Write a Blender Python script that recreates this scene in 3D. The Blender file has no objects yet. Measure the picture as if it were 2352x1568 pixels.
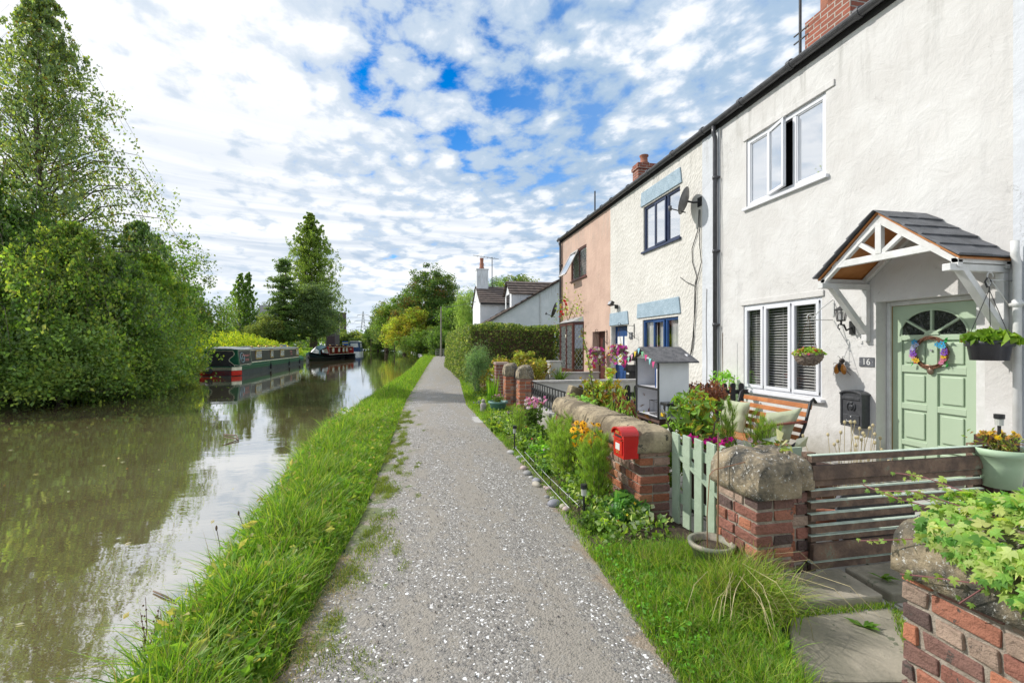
import bpy, math, random
import numpy as np
from mathutils import Vector, Matrix
R = math.radians
sc = bpy.context.scene
COL = sc.collection

# ------------------------------------------------------------------ camera
F, CX, HY, EYE = 1045.0, 1176.0, 793.0, 1.5      # focal length and horizon in a 2352 px wide frame, eye height in metres
TH = math.atan(213 / F)
CT, ST = math.cos(TH), math.sin(TH)
cam_d = bpy.data.cameras.new('camera'); cam = bpy.data.objects.new('camera', cam_d); COL.objects.link(cam)
cam_d.sensor_width = 36; cam_d.lens = 36 * F / 2352; cam_d.shift_y = 9 / 2352
cam_d.clip_start = 0.05; cam_d.clip_end = 4000
cam.location = (0, 0, EYE); cam.rotation_euler = (R(90), 0, -TH)
sc.camera = cam

def ray(px, py):
    r = (px - CX) / F; v = (HY - py) / F
    return np.array([r * CT + ST, CT - r * ST, v])
def DP(px, py, d): return ray(px, py) * d + np.array([0, 0, EYE])
def G(px, py, z=0.0): return DP(px, py, (EYE - z) / ((py - HY) / F))
def WX(px, py, X): k = ray(px, py); return DP(px, py, X / k[0])
def WY(px, py, Y): k = ray(px, py); return DP(px, py, Y / k[1])
def crop(ox, oy, s): return lambda x, y: ((ox + x / s) * 0.765625, (oy + y / s) * 0.765625)
c2 = crop(550, 900, 3.136); c3 = crop(1150, 650, 2.6133); c4 = crop(1650, 450, 1.96)
c6 = crop(2350, 600, 1.96); c7 = crop(1350, 950, 2.24); c1 = crop(1950, 1150, 1.746)

# ------------------------------------------------------------------ light
SUN_EL, SUN_AZ = R(38), R(60)       # azimuth from +Y towards -X
sd = bpy.data.lights.new('sun', 'SUN'); so = bpy.data.objects.new('sun', sd); COL.objects.link(so)
sd.energy = 3.0; sd.angle = R(0.6); sd.color = (1.0, 0.96, 0.90)
sv = Vector((-math.sin(SUN_AZ) * math.cos(SUN_EL), math.cos(SUN_AZ) * math.cos(SUN_EL), math.sin(SUN_EL)))
so.rotation_euler = sv.to_track_quat('Z', 'Y').to_euler(); so.location = (-30, 30, 40)
sc.view_settings.view_transform = 'Standard'; sc.view_settings.look = 'None'
sc.view_settings.exposure = 0.5; sc.view_settings.gamma = 1.0
sc.cycles.max_bounces = 7; sc.cycles.diffuse_bounces = 3; sc.cycles.glossy_bounces = 3
sc.cycles.transmission_bounces = 3; sc.cycles.transparent_max_bounces = 8
sc.cycles.use_denoising = True; sc.cycles.sample_clamp_indirect = 4

w = bpy.data.worlds.new('World'); sc.world = w; w.use_nodes = True
class NT:
    def __init__(s, nt): s.nt = nt; s.L = nt.links
    def n(s, t, **k):
        o = s.nt.nodes.new(t)
        for a, b in k.items():
            if a.startswith('i_'):
                key = a[2:]; key = int(key) if key.isdigit() else key.replace('_', ' ')
                s.set(o.inputs[key], b)
            else: setattr(o, a, b)
        return o
    def set(s, inp, b):
        if isinstance(b, bpy.types.NodeSocket): s.L.new(b, inp)
        else: inp.default_value = b
    def m(s, op, a, b=0.0, c=None, clamp=False):
        o = s.nt.nodes.new('ShaderNodeMath'); o.operation = op; o.use_clamp = clamp
        s.set(o.inputs[0], a); s.set(o.inputs[1], b)
        if c is not None: s.set(o.inputs[2], c)
        return o.outputs[0]
    def mix(s, f, a, b, t='MIX'):
        o = s.nt.nodes.new('ShaderNodeMix'); o.data_type = 'RGBA'; o.blend_type = t
        s.set(o.inputs[0], f)
        s.set(o.inputs[6], a if isinstance(a, bpy.types.NodeSocket) else (*a[:3], 1))
        s.set(o.inputs[7], b if isinstance(b, bpy.types.NodeSocket) else (*b[:3], 1))
        return o.outputs[2]
    def ss(s, x, a, b):       # smoothstep
        o = s.nt.nodes.new('ShaderNodeMapRange'); o.interpolation_type = 'SMOOTHSTEP'
        s.set(o.inputs[0], x); o.inputs[1].default_value = a; o.inputs[2].default_value = b
        return o.outputs[0]
    def noise(s, vec, scale, detail=4, rough=.55, dist=0.0, col=False):
        o = s.n('ShaderNodeTexNoise'); s.L.new(vec, o.inputs['Vector'])
        o.inputs['Scale'].default_value = scale; o.inputs['Detail'].default_value = detail
        o.inputs['Roughness'].default_value = rough; o.inputs['Distortion'].default_value = dist
        return o.outputs['Color' if col else 'Fac']
    def xyz(s, x, y, z):
        o = s.n('ShaderNodeCombineXYZ'); s.set(o.inputs[0], x); s.set(o.inputs[1], y); s.set(o.inputs[2], z); return o.outputs[0]
    def sep(s, v):
        o = s.n('ShaderNodeSeparateXYZ'); s.L.new(v, o.inputs[0]); return o.outputs

def build_sky():
    t = NT(w.node_tree); w.node_tree.nodes.clear()
    out = t.n('ShaderNodeOutputWorld'); bg = t.n('ShaderNodeBackground')
    sky = t.n('ShaderNodeTexSky', sky_type='NISHITA'); sky.sun_disc = False
    sky.sun_elevation = SUN_EL; sky.sun_rotation = -SUN_AZ; sky.air_density = 1.0; sky.dust_density = 0.3; sky.ozone_density = 3
    tc = t.n('ShaderNodeTexCoord'); d = tc.outputs['Generated']
    x, y, z = t.sep(d)
    zc = t.m('ADD', t.m('MAXIMUM', z, 0.0), 0.13)
    u = t.m('DIVIDE', x, zc); v = t.m('DIVIDE', y, zc)
    # cloud streets slant a little: turn and squash the plane
    a = t.m('ADD', t.m('MULTIPLY', u, 0.95), t.m('MULTIPLY', v, 0.30))
    b = t.m('SUBTRACT', t.m('MULTIPLY', v, 0.80), t.m('MULTIPLY', u, 0.25))
    P = t.xyz(a, b, 0.0)
    big = t.noise(P, 1.15, 3, .5, .3)
    puff = t.noise(P, 6.4, 7, .62, .25)
    vo = t.n('ShaderNodeTexVoronoi', feature='SMOOTH_F1'); 
    wob = t.n('ShaderNodeVectorMath', operation='ADD'); t.L.new(P, wob.inputs[0])
    wn = t.n('ShaderNodeVectorMath', operation='SCALE'); t.L.new(t.noise(P, 7, 4, .6, 0, True), wn.inputs[0]); wn.inputs['Scale'].default_value = .16
    t.L.new(wn.outputs[0], wob.inputs[1]); t.L.new(wob.outputs[0], vo.inputs['Vector'])
    vo.inputs['Scale'].default_value = 9.5; vo.inputs['Smoothness'].default_value = .35
    cell = vo.outputs['Distance']
    # where the blue opens: high in front, a second smaller gap low on the right
    def lobe(px, py, k):
        q = ray(px, py); q = q / np.linalg.norm(q)
        o = t.n('ShaderNodeVectorMath', operation='DOT_PRODUCT'); t.L.new(d, o.inputs[0]); o.inputs[1].default_value = tuple(q)
        return t.m('POWER', t.m('MAXIMUM', o.outputs['Value'], 0.0), k)
    lob = t.m('ADD', t.m('MULTIPLY', lobe(930, 60, 34), .20), t.m('MULTIPLY', lobe(1280, 120, 22), .09))
    lob = t.m('ADD', lob, t.m('MULTIPLY', lobe(1450, 500, 40), .05))
    lob = t.m('ADD', lob, t.m('MULTIPLY', lobe(250, 300, 5), -.10))
    dens = t.m('ADD', t.m('MULTIPLY', puff, .75), t.m('MULTIPLY', big, .55))
    dens = t.m('SUBTRACT', dens, t.m('MULTIPLY', cell, .34))
    dens = t.m('SUBTRACT', dens, lob)
    cov = t.ss(dens, .17, .36)
    thick = t.ss(dens, .33, .60)
    # shading of the cloud itself: denser lumps lit white, thin bellies bluish grey
    lum = t.noise(P, 2.6, 6, .6, .4)
    shade = t.ss(t.m('ADD', t.m('MULTIPLY', lum, .6), t.m('MULTIPLY', thick, .45)), .26, .74)
    c_dark = (.31, .42, .555); c_lit = (.735, .755, .785)
    cl = t.mix(shade, c_dark, c_lit)
    sunlobe = t.ss(lobe(-300, 250, 1.5), .25, .98)
    cl = t.mix(t.m('MULTIPLY', sunlobe, .40), cl, (.80, .80, .80))
    # low grey-blue bands
    P2 = t.xyz(t.m('MULTIPLY', u, .35), t.m('MULTIPLY', v, .35), t.m('MULTIPLY', z, 14))
    band = t.noise(P2, 2.0, 5, .6, .3)
    lowm = t.m('MULTIPLY', t.ss(z, .52, .12), t.ss(band, .38, .60))
    cl = t.mix(t.m('MULTIPLY', lowm, .62), cl, (.27, .37, .50))
    skyc = t.n('ShaderNodeVectorMath', operation='MULTIPLY'); t.L.new(sky.outputs[0], skyc.inputs[0]); skyc.inputs[1].default_value = (.30, .85, 1.35)
    hs = t.n('ShaderNodeHueSaturation'); hs.inputs['Saturation'].default_value = 1.1; hs.inputs['Value'].default_value = .095
    t.L.new(skyc.outputs[0], hs.inputs['Color'])
    hz = t.ss(z, .20, .0)
    veil = t.m('SUBTRACT', .36, t.m('MULTIPLY', lobe(930, 60, 24), .42), clamp=True)
    col = t.mix(cov, t.mix(veil, hs.outputs[0], (.40, .58, .80)), cl)
    col = t.mix(t.m('MULTIPLY', hz, .65), col, (.66, .73, .80))
    t.L.new(col, bg.inputs['Color']); bg.inputs['Strength'].default_value = 1.0
    t.L.new(bg.outputs[0], out.inputs['Surface'])
build_sky()

# ------------------------------------------------------------------ materials
MATS = {}
def mat(name, col, rough=.7, col2=None, vs=5.0, bump=0.0, bs=30.0, metal=0.0, attr=False, trans=0.0, spec=.4, speck=None, detail=5, coat=0.0):
    if name in MATS: return MATS[name]
    m = bpy.data.materials.new(name); m.use_nodes = True; t = NT(m.node_tree); m.node_tree.nodes.clear()
    out = t.n('ShaderNodeOutputMaterial'); p = t.n('ShaderNodeBsdfPrincipled')
    p.inputs['Roughness'].default_value = rough; p.inputs['Metallic'].default_value = metal
    p.inputs['Specular IOR Level'].default_value = spec
    if coat: p.inputs['Coat Weight'].default_value = coat; p.inputs['Coat Roughness'].default_value = .12
    tc = t.n('ShaderNodeTexCoord').outputs['Object']
    if col2 is None: col2 = tuple(c * .78 for c in col)
    nz = t.noise(tc, vs, detail, .62)
    c = t.mix(t.ss(nz, .36, .66), col2, col)
    if attr:
        at = t.n('ShaderNodeAttribute', attribute_name='Col'); c = t.mix(1.0, at.outputs['Color'], t.mix(t.ss(nz, .3, .7), (.82, .82, .82), (1.12, 1.12, 1.12)), 'MULTIPLY')
    if speck:
        sc_, thr, scol = speck
        c = t.mix(t.ss(t.noise(tc, sc_, 8, .75), thr, thr + .03), c, scol)
    t.L.new(c, p.inputs['Base Color'])
    if bump:
        b = t.n('ShaderNodeBump'); b.inputs['Strength'].default_value = bump; b.inputs['Distance'].default_value = .02
        t.L.new(t.noise(tc, bs, 6, .65), b.inputs['Height']); t.L.new(b.outputs[0], p.inputs['Normal'])
    if trans:
        tr = t.n('ShaderNodeBsdfTranslucent'); t.L.new(t.mix(1.0, c, (1.45, 1.4, .65), 'MULTIPLY'), tr.inputs['Color'])
        mx = t.n('ShaderNodeMixShader'); mx.inputs[0].default_value = trans
        t.L.new(p.outputs[0], mx.inputs[1]); t.L.new(tr.outputs[0], mx.inputs[2]); t.L.new(mx.outputs[0], out.inputs[0])
    else: t.L.new(p.outputs[0], out.inputs[0])
    MATS[name] = m; return m

LEAF = mat('leaf', (1, 1, 1), .5, attr=True, trans=.5, spec=.35, vs=3)
GRASS = mat('grass_blade', (1, 1, 1), .55, attr=True, trans=.42, spec=.3, vs=2)
PETAL = mat('petal', (1, 1, 1), .6, attr=True, trans=.3, spec=.2)
TINT = mat('painted_tint', (1, 1, 1), .6, attr=True, spec=.3, bump=.15, bs=60)
BARK = mat('bark', (.16, .12, .085), .9, (.07, .055, .04), 12, .8, 40)
PALEBARK = mat('pale_bark', (.42, .39, .34), .85, (.16, .13, .10), 9, .6, 30)
STEM = mat('stem', (.10, .16, .04), .7, (.13, .10, .05), 12)
TWIG = mat('twig', (.17, .11, .07), .8, (.09, .06, .04), 20)
WHITE = mat('white_paint', (.68, .68, .67), .45, (.59, .59, .57), 7, .1, 60)
UPVC = mat('white_plastic', (.70, .71, .74), .28, (.66, .67, .70), 3, spec=.5)
BLACK = mat('black_metal', (.02, .02, .022), .38, (.03, .03, .03), 20, .1, 80)
GUTTER = mat('gutter_plastic', (.045, .045, .05), .32, (.07, .07, .075), 9, spec=.5)
SAGE = mat('sage_paint', (.38, .47, .35), .55, (.33, .41, .30), 9, .3, 60, speck=(13, .66, (.24, .26, .20)))
SAGED = mat('sage_door_paint', (.40, .50, .36), .38, (.385, .485, .345), 3, .05, 60)
BLUEP = mat('blue_paint', (.025, .075, .22), .35, (.02, .06, .17), 5)
NAVY = mat('navy_frame', (.03, .045, .10), .35)
MAHOG = mat('mahogany_frame', (.13, .045, .035), .4, (.09, .03, .025), 9)
PALEBLUE = mat('pale_blue_render', (.36, .46, .535), .8, (.29, .385, .455), 6, .9, 26)
TERRA = mat('terracotta', (.38, .15, .09), .8, (.28, .12, .08), 8, .4, 40)
DARKIN = mat('unlit_room_dark', (.03, .033, .035), .9)
CURT = mat('curtain', (.75, .75, .73), .9, (.62, .62, .60), 5)
SLATE = mat('slate', (.13, .135, .15), .55, (.08, .085, .095), 6, .5, 26)
GALV = mat('galvanised', (.55, .56, .57), .4, metal=.6)
SOIL = mat('soil', (.05, .035, .025), .95, (.10, .075, .05), 14, 1.0, 50)
COBBLE = mat('cobble', (.32, .31, .30), .7, (.20, .19, .20), 7, .5, 30)
WOODO = mat('orange_plywood', (.48, .20, .06), .5, (.40, .15, .04), 6)
RUBBER = mat('black_rubber', (.02, .02, .02), .7)
CREAM = mat('cream_paint', (.78, .74, .55), .45)
REDP = mat('red_paint', (.55, .02, .02), .22, (.48, .015, .015), 5, coat=.3)
SAND = mat('sandstone', (.43, .35, .23), .9, (.15, .12, .08), 4.5, 1.0, 26, speck=(9, .57, (.075, .068, .05)))
LICHEN = mat('lichen_sandstone', (.36, .29, .19), .92, (.06, .058, .05), 5.5, 1.0, 28, speck=(42, .58, (.55, .54, .50)))
FLAG = mat('flagstone', (.36, .32, .25), .8, (.20, .185, .14), 3.2, .6, 14, speck=(7, .62, (.13, .14, .09)))
FLAGP = mat('pale_flagstone', (.46, .44, .42), .85, (.34, .33, .31), 5, .5, 16)

def glass(name, refl, tint=(.02, .025, .028), alpha=0.0):
    m = bpy.data.materials.new(name); m.use_nodes = True; t = NT(m.node_tree); m.node_tree.nodes.clear()
    out = t.n('ShaderNodeOutputMaterial'); gl = t.n('ShaderNodeBsdfGlossy'); gl.inputs['Roughness'].default_value = .015
    gl.inputs['Color'].default_value = (.95, .97, 1, 1)
    df = t.n('ShaderNodeBsdfTransparent') if alpha else t.n('ShaderNodeBsdfDiffuse')
    df.inputs['Color'].default_value = (alpha, alpha, alpha, 1) if alpha else (*tint, 1)
    fr = t.n('ShaderNodeLayerWeight'); fr.inputs[0].default_value = .5
    tc = t.n('ShaderNodeTexCoord').outputs['Object']
    b = t.n('ShaderNodeBump'); b.inputs['Strength'].default_value = .06; b.inputs['Distance'].default_value = .02
    t.L.new(t.noise(tc, 1.3, 1), b.inputs['Height']); t.L.new(b.outputs[0], gl.inputs['Normal'])
    mx = t.n('ShaderNodeMixShader'); t.L.new(t.m('ADD', t.m('MULTIPLY', t.m('POWER', fr.outputs['Facing'], 4.5), 1 - refl), refl, clamp=True), mx.inputs[0])
    t.L.new(df.outputs[0], mx.inputs[1]); t.L.new(gl.outputs[0], mx.inputs[2]); t.L.new(mx.outputs[0], out.inputs[0])
    MATS[name] = m; return m
GL_SKY = glass('sky_reflecting_glass', .62, (.35, .36, .38))
GL_CLEAR = glass('clear_window_glass', .10, alpha=.8)
GL_DARK = glass('dark_window_glass', .22)

def plaster(name, col, col2, kind):
    m = bpy.data.materials.new(name); m.use_nodes = True; t = NT(m.node_tree); m.node_tree.nodes.clear()
    out = t.n('ShaderNodeOutputMaterial'); p = t.n('ShaderNodeBsdfPrincipled'); p.inputs['Roughness'].default_value = .85
    p.inputs['Specular IOR Level'].default_value = .2
    g = t.n('ShaderNodeNewGeometry').outputs['Position']
    c = t.mix(t.ss(t.noise(g, 1.6, 6, .6), .35, .7), col2, col)
    # stains: faint vertical streaks and small dark pits
    x, y, z = t.sep(g)
    st = t.noise(t.xyz(t.m('MULTIPLY', x, 3), t.m('MULTIPLY', y, 3), t.m('MULTIPLY', z, .35)), 3, 5, .6)
    c = t.mix(t.m('MULTIPLY', t.ss(st, .55, .78), .38), c, tuple(k * .72 for k in col))
    c = t.mix(t.m('MULTIPLY', t.ss(t.noise(g, 34, 2, .5), .76, .82), .4), c, (.25, .24, .22))
    gr = t.m('MULTIPLY', t.ss(t.m('ADD', z, t.m('MULTIPLY', t.noise(g, 5, 5, .7), .5)), .75, .2), .65); c = t.mix(t.m('MULTIPLY', t.m('MULTIPLY', t.ss(st, .46, .66), t.ss(z, 4.3, 5.5)), .4), c, (.33, .32, .29)); c = t.mix(gr, c, (.22, .20, .15))
    b = t.n('ShaderNodeBump'); b.inputs['Strength'].default_value = .45; b.inputs['Distance'].default_value = .03
    if kind == 'smooth':
        cr = t.n('ShaderNodeTexVoronoi', feature='DISTANCE_TO_EDGE'); cr.inputs['Scale'].default_value = .9
        wv = t.n('ShaderNodeVectorMath', operation='ADD'); t.L.new(g, wv.inputs[0])
        w2 = t.n('ShaderNodeVectorMath', operation='SCALE'); t.L.new(t.noise(g, 2.2, 6, .7, 0, True), w2.inputs[0]); w2.inputs['Scale'].default_value = .9
        t.L.new(w2.outputs[0], wv.inputs[1]); t.L.new(wv.outputs[0], cr.inputs['Vector'])
        crk = t.m('MULTIPLY', t.ss(cr.outputs['Distance'], .006, .0), t.ss(t.noise(g, .9, 3), .50, .60))
        c = t.mix(t.m('MULTIPLY', crk, .55), c, (.35, .34, .32))
        u_ = t.m('ADD', t.m('MULTIPLY', y, .75), t.m('MULTIPLY', z, .66)); v_ = t.m('SUBTRACT', t.m('MULTIPLY', z, .75), t.m('MULTIPLY', y, .66))
        scr = t.noise(t.xyz(t.m('MULTIPLY', u_, 16), t.m('MULTIPLY', v_, 2.6), 0.0), 1.6, 5, .7)
        c = t.mix(t.m('MULTIPLY', t.m('MULTIPLY', t.ss(scr, .63, .70), t.ss(t.noise(g, 1.7, 3), .48, .60)), .45), c, (.30, .29, .27))
        h = t.m('ADD', t.m('MULTIPLY', t.noise(g, 3.2, 7, .62, .5), 1.7), t.m('MULTIPLY', t.noise(g, 26, 4, .6), .07)); h = t.m('ADD', h, t.m('MULTIPLY', t.noise(g, 9, 4, .6, 1.2), .45))
        h = t.m('SUBTRACT', h, t.m('MULTIPLY', crk, .2))
    elif kind == 'scallop':
        a1 = t.m('ADD', t.m('MULTIPLY', y, .80), t.m('MULTIPLY', z, .60)); b1 = t.m('SUBTRACT', t.m('MULTIPLY', z, .80), t.m('MULTIPLY', y, .60))
        vv = t.n('ShaderNodeTexVoronoi', feature='F1'); vv.inputs['Scale'].default_value = 1.0; vv.inputs['Randomness'].default_value = .9
        t.L.new(t.xyz(t.m('MULTIPLY', a1, 20), t.m('MULTIPLY', b1, 11), 0.0), vv.inputs['Vector'])
        h = t.m('ADD', t.m('MULTIPLY', t.m('POWER', vv.outputs['Distance'], 1.6), 1.1), t.m('MULTIPLY', t.noise(g, 12, 4), .5))
        b.inputs['Strength'].default_value = .6; b.inputs['Distance'].default_value = .02
    else:
        br = t.n('ShaderNodeTexBrick'); t.L.new(t.xyz(t.m('ADD', x, y), z, 0.0), br.inputs['Vector'])
        br.inputs['Scale'].default_value = 1; br.inputs['Brick Width'].default_value = .23; br.inputs['Row Height'].default_value = .077; br.inputs['Mortar Size'].default_value = .008
        h = t.m('ADD', t.m('MULTIPLY', br.outputs['Fac'], -.8), t.m('MULTIPLY', t.noise(g, 9, 4), .4))
    t.L.new(h, b.inputs['Height']); t.L.new(b.outputs[0], p.inputs['Normal'])
    t.L.new(c, p.inputs['Base Color']); t.L.new(p.outputs[0], out.inputs[0]); MATS[name] = m; return m
PL16 = plaster('white_plaster', (.63, .622, .605), (.565, .55, .53), 'smooth')
PL15 = plaster('scalloped_render', (.66, .64, .595), (.59, .57, .525), 'scallop')
PLPINK = plaster('pink_render', (.59, .42, .335), (.51, .355, .285), 'smooth')
PLW2 = plaster('white_plaster_cool', (.62, .64, .67), (.55, .57, .60), 'smooth')
PLBRICK = plaster('white_painted_brick', (.80, .81, .83), (.70, .72, .74), 'brick')
PLGREY = plaster('grey_garden_render', (.55, .54, .51), (.44, .43, .40), 'smooth')

def brickmat(name, c1_, c2_, mort):
    m = bpy.data.materials.new(name); m.use_nodes = True; t = NT(m.node_tree); m.node_tree.nodes.clear()
    out = t.n('ShaderNodeOutputMaterial'); p = t.n('ShaderNodeBsdfPrincipled'); p.inputs['Roughness'].default_value = .9
    g = t.n('ShaderNodeNewGeometry').outputs['Position']; x, y, z = t.sep(g)
    br = t.n('ShaderNodeTexBrick'); t.L.new(t.xyz(t.m('ADD', x, y), z, 0.0), br.inputs['Vector'])
    br.inputs['Scale'].default_value = 1; br.inputs['Brick Width'].default_value = .23; br.inputs['Row Height'].default_value = .077
    br.inputs['Mortar Size'].default_value = .009; br.inputs['Bias'].default_value = 0
    br.inputs['Color1'].default_value = (*c1_, 1); br.inputs['Color2'].default_value = (*c2_, 1); br.inputs['Mortar'].default_value = (*mort, 1)
    c = t.mix(t.m('MULTIPLY', t.ss(t.noise(g, 9, 5), .45, .75), .55), br.outputs['Color'], tuple(k * .45 for k in c1_))
    b = t.n('ShaderNodeBump'); b.inputs['Strength'].default_value = .8; b.inputs['Distance'].default_value = .01
    t.L.new(t.m('SUBTRACT', t.noise(g, 40, 4), br.outputs['Fac']), b.inputs['Height']); t.L.new(b.outputs[0], p.inputs['Normal'])
    t.L.new(c, p.inputs['Base Color']); t.L.new(p.outputs[0], out.inputs[0]); MATS[name] = m; return m
BRICKR = brickmat('red_brickwork', (.33, .10, .06), (.24, .08, .05), (.40, .36, .31))
BRICKB = brickmat('brown_brickwork', (.24, .085, .055), (.19, .07, .05), (.33, .29, .26))

# ------------------------------------------------------------------ mesh builder
ORG = {}
class MB:
    def __init__(s): s.V = []; s.Fs = []; s.C = []; s.M = []; s.n = 0; s.hascol = False
    def add(s, V, Fa, col=None, mi=0):
        V = np.asarray(V, float).reshape(-1, 3); s.V.append(V)
        groups = {}
        if isinstance(Fa, np.ndarray): groups[Fa.shape[1]] = Fa
        else:
            for f in Fa: groups.setdefault(len(f), []).append(f)
        for k, f in groups.items():
            f = np.asarray(f, int) + s.n; s.Fs.append(f); s.M.append(np.full(len(f), mi))
        if col is None: s.C.append(np.ones((len(V), 3)))
        else:
            s.hascol = True; c = np.asarray(col, float)
            s.C.append(np.tile(c, (len(V), 1)) if c.ndim == 1 else c)
        s.n += len(V); return s
    def box(s, x0, x1, y0, y1, z0, z1, col=None, mi=0, jit=0.0, mtx=None, rng=None):
        V = np.array([[x, y, z] for z in (z0, z1) for y in (y0, y1) for x in (x0, x1)], float)
        if jit: V += (rng or np.random).uniform(-jit, jit, V.shape)
        if mtx is not None: V = xf(V, mtx)
        return s.add(V, [(0, 2, 3, 1), (4, 5, 7, 6), (0, 1, 5, 4), (2, 6, 7, 3), (0, 4, 6, 2), (1, 3, 7, 5)], col, mi)
    def bar(s, a, b, w_, h_, up=(0, 0, 1), col=None, mi=0):
        a = Vector(a); b = Vector(b); d = b - a; L = d.length; z = d.normalized(); u = Vector(up)
        x = z.cross(u); 
        if x.length < 1e-4: x = z.cross(Vector((1, 0, 0)))
        x.normalize(); y = x.cross(z) * -1; y = z.cross(x)
        M = Matrix(((x.x, y.x, z.x, a.x), (x.y, y.y, z.y, a.y), (x.z, y.z, z.z, a.z), (0, 0, 0, 1)))
        return s.box(-w_ / 2, w_ / 2, -h_ / 2, h_ / 2, 0, L, col, mi, mtx=M)
    def tube(s, pts, rad, k=8, col=None, mi=0, cap=True):
        pts = np.asarray(pts, float); n = len(pts); rad = np.broadcast_to(rad, (n,))
        T = np.gradient(pts, axis=0); T /= np.linalg.norm(T, axis=1)[:, None] + 1e-9
        up = np.array([0, 0, 1.0]) if abs(T[0][2]) < .9 else np.array([1.0, 0, 0])
        V = []
        for i in range(n):
            x = np.cross(T[i], up); x /= np.linalg.norm(x) + 1e-9; y = np.cross(T[i], x); up = np.cross(x, T[i]) if True else up
            a = np.arange(k) * 2 * math.pi / k
            V.append(pts[i] + rad[i] * (np.cos(a)[:, None] * x + np.sin(a)[:, None] * y))
        V = np.concatenate(V); Fq = []
        for i in range(n - 1):
            for j in range(k): Fq.append((i * k + j, i * k + (j + 1) % k, (i + 1) * k + (j + 1) % k, (i + 1) * k + j))
        if cap: Fq += [tuple(range(k))[::-1], tuple((n - 1) * k + j for j in range(k))]
        return s.add(V, Fq, col, mi)
    def lathe(s, prof, c=(0, 0, 0), k=24, col=None, mi=0, sx=1, sy=1, mtx=None):
        n = len(prof); a = np.arange(k) * 2 * math.pi / k; V = []
        for r, z in prof: V.append(np.stack([r * np.cos(a) * sx, r * np.sin(a) * sy, np.full(k, z)], 1))
        V = np.concatenate(V)
        if mtx is not None: V = xf(V, mtx)
        V = V + np.array(c)
        Fq = [(i * k + j, i * k + (j + 1) % k, (i + 1) * k + (j + 1) % k, (i + 1) * k + j) for i in range(n - 1) for j in range(k)]
        return s.add(V, Fq, col, mi)
    def ball(s, c, r, k=10, col=None, mi=0, mtx=None):
        r = np.broadcast_to(np.asarray(r, float), (3,)); n = max(4, k // 2 + 1); pr = [(math.sin(math.pi * i / n), -math.cos(math.pi * i / n)) for i in range(n + 1)]
        pr[0] = (.001, -1); pr[-1] = (.001, 1)
        a = np.arange(k) * 2 * math.pi / k
        V = np.concatenate([np.stack([q * np.cos(a) * r[0], q * np.sin(a) * r[1], np.full(k, z * r[2])], 1) for q, z in pr])
        if mtx is not None: V = xf(V, mtx)
        Fq = [(i * k + j, i * k + (j + 1) % k, (i + 1) * k + (j + 1) % k, (i + 1) * k + j) for i in range(n) for j in range(k)]
        return s.add(V + np.array(c), Fq, col, mi)
    def prism(s, poly, ext, col=None, mi=0):
        P = np.asarray(poly, float); E = np.asarray(ext, float); n = len(P)
        Fq = [tuple(range(n))[::-1], tuple(range(n, 2 * n))] + [(i, (i + 1) % n, n + (i + 1) % n, n + i) for i in range(n)]
        return s.add(np.concatenate([P, P + E]), Fq, col, mi)
    def quad(s, a, b, c, d, col=None, mi=0): return s.add([a, b, c, d], [(0, 1, 2, 3)], col, mi)
    def build(s, name, mats, parent=None, smooth=False, bevel=0.0, loc=None, label=None, cat=None, group=None, kind=None):
        V = np.concatenate(s.V); C = np.concatenate(s.C)
        if parent is not None: org = ORG[parent.name]
        else:
            org = np.array([(V[:, 0].min() + V[:, 0].max()) / 2, (V[:, 1].min() + V[:, 1].max()) / 2, V[:, 2].min()]) if loc is None else np.array(loc, float)
        V = V - org
        me = bpy.data.meshes.new(name); me.vertices.add(len(V)); me.vertices.foreach_set('co', V.astype(np.float32).ravel())
        tot = sum(f.size for f in s.Fs); me.loops.add(tot); me.loops.foreach_set('vertex_index', np.concatenate([f.ravel() for f in s.Fs]).astype(np.int32))
        ln = np.concatenate([np.full(len(f), f.shape[1]) for f in s.Fs]); me.polygons.add(len(ln))
        me.polygons.foreach_set('loop_start', (np.cumsum(ln) - ln).astype(np.int32))
        me.polygons.foreach_set('material_index', np.concatenate(s.M).astype(np.int32))
        me.polygons.foreach_set('use_smooth', np.full(len(ln), smooth))
        if s.hascol:
            ca = me.color_attributes.new('Col', 'FLOAT_COLOR', 'POINT')
            ca.data.foreach_set('color', np.concatenate([C, np.ones((len(C), 1))], 1).astype(np.float32).ravel())
        me.update(calc_edges=True)
        for m_ in (mats if isinstance(mats, (list, tuple)) else [mats]): me.materials.append(m_)
        o = bpy.data.objects.new(name, me); COL.objects.link(o)
        if parent is not None: o.parent = parent
        else: o.location = org
        ORG[o.name] = org
        if bevel:
            b = o.modifiers.new('bevel', 'BEVEL'); b.width = bevel; b.segments = 2; b.limit_method = 'ANGLE'; b.harden_normals = False
        tag(o, label, cat, group, kind); return o

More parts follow.
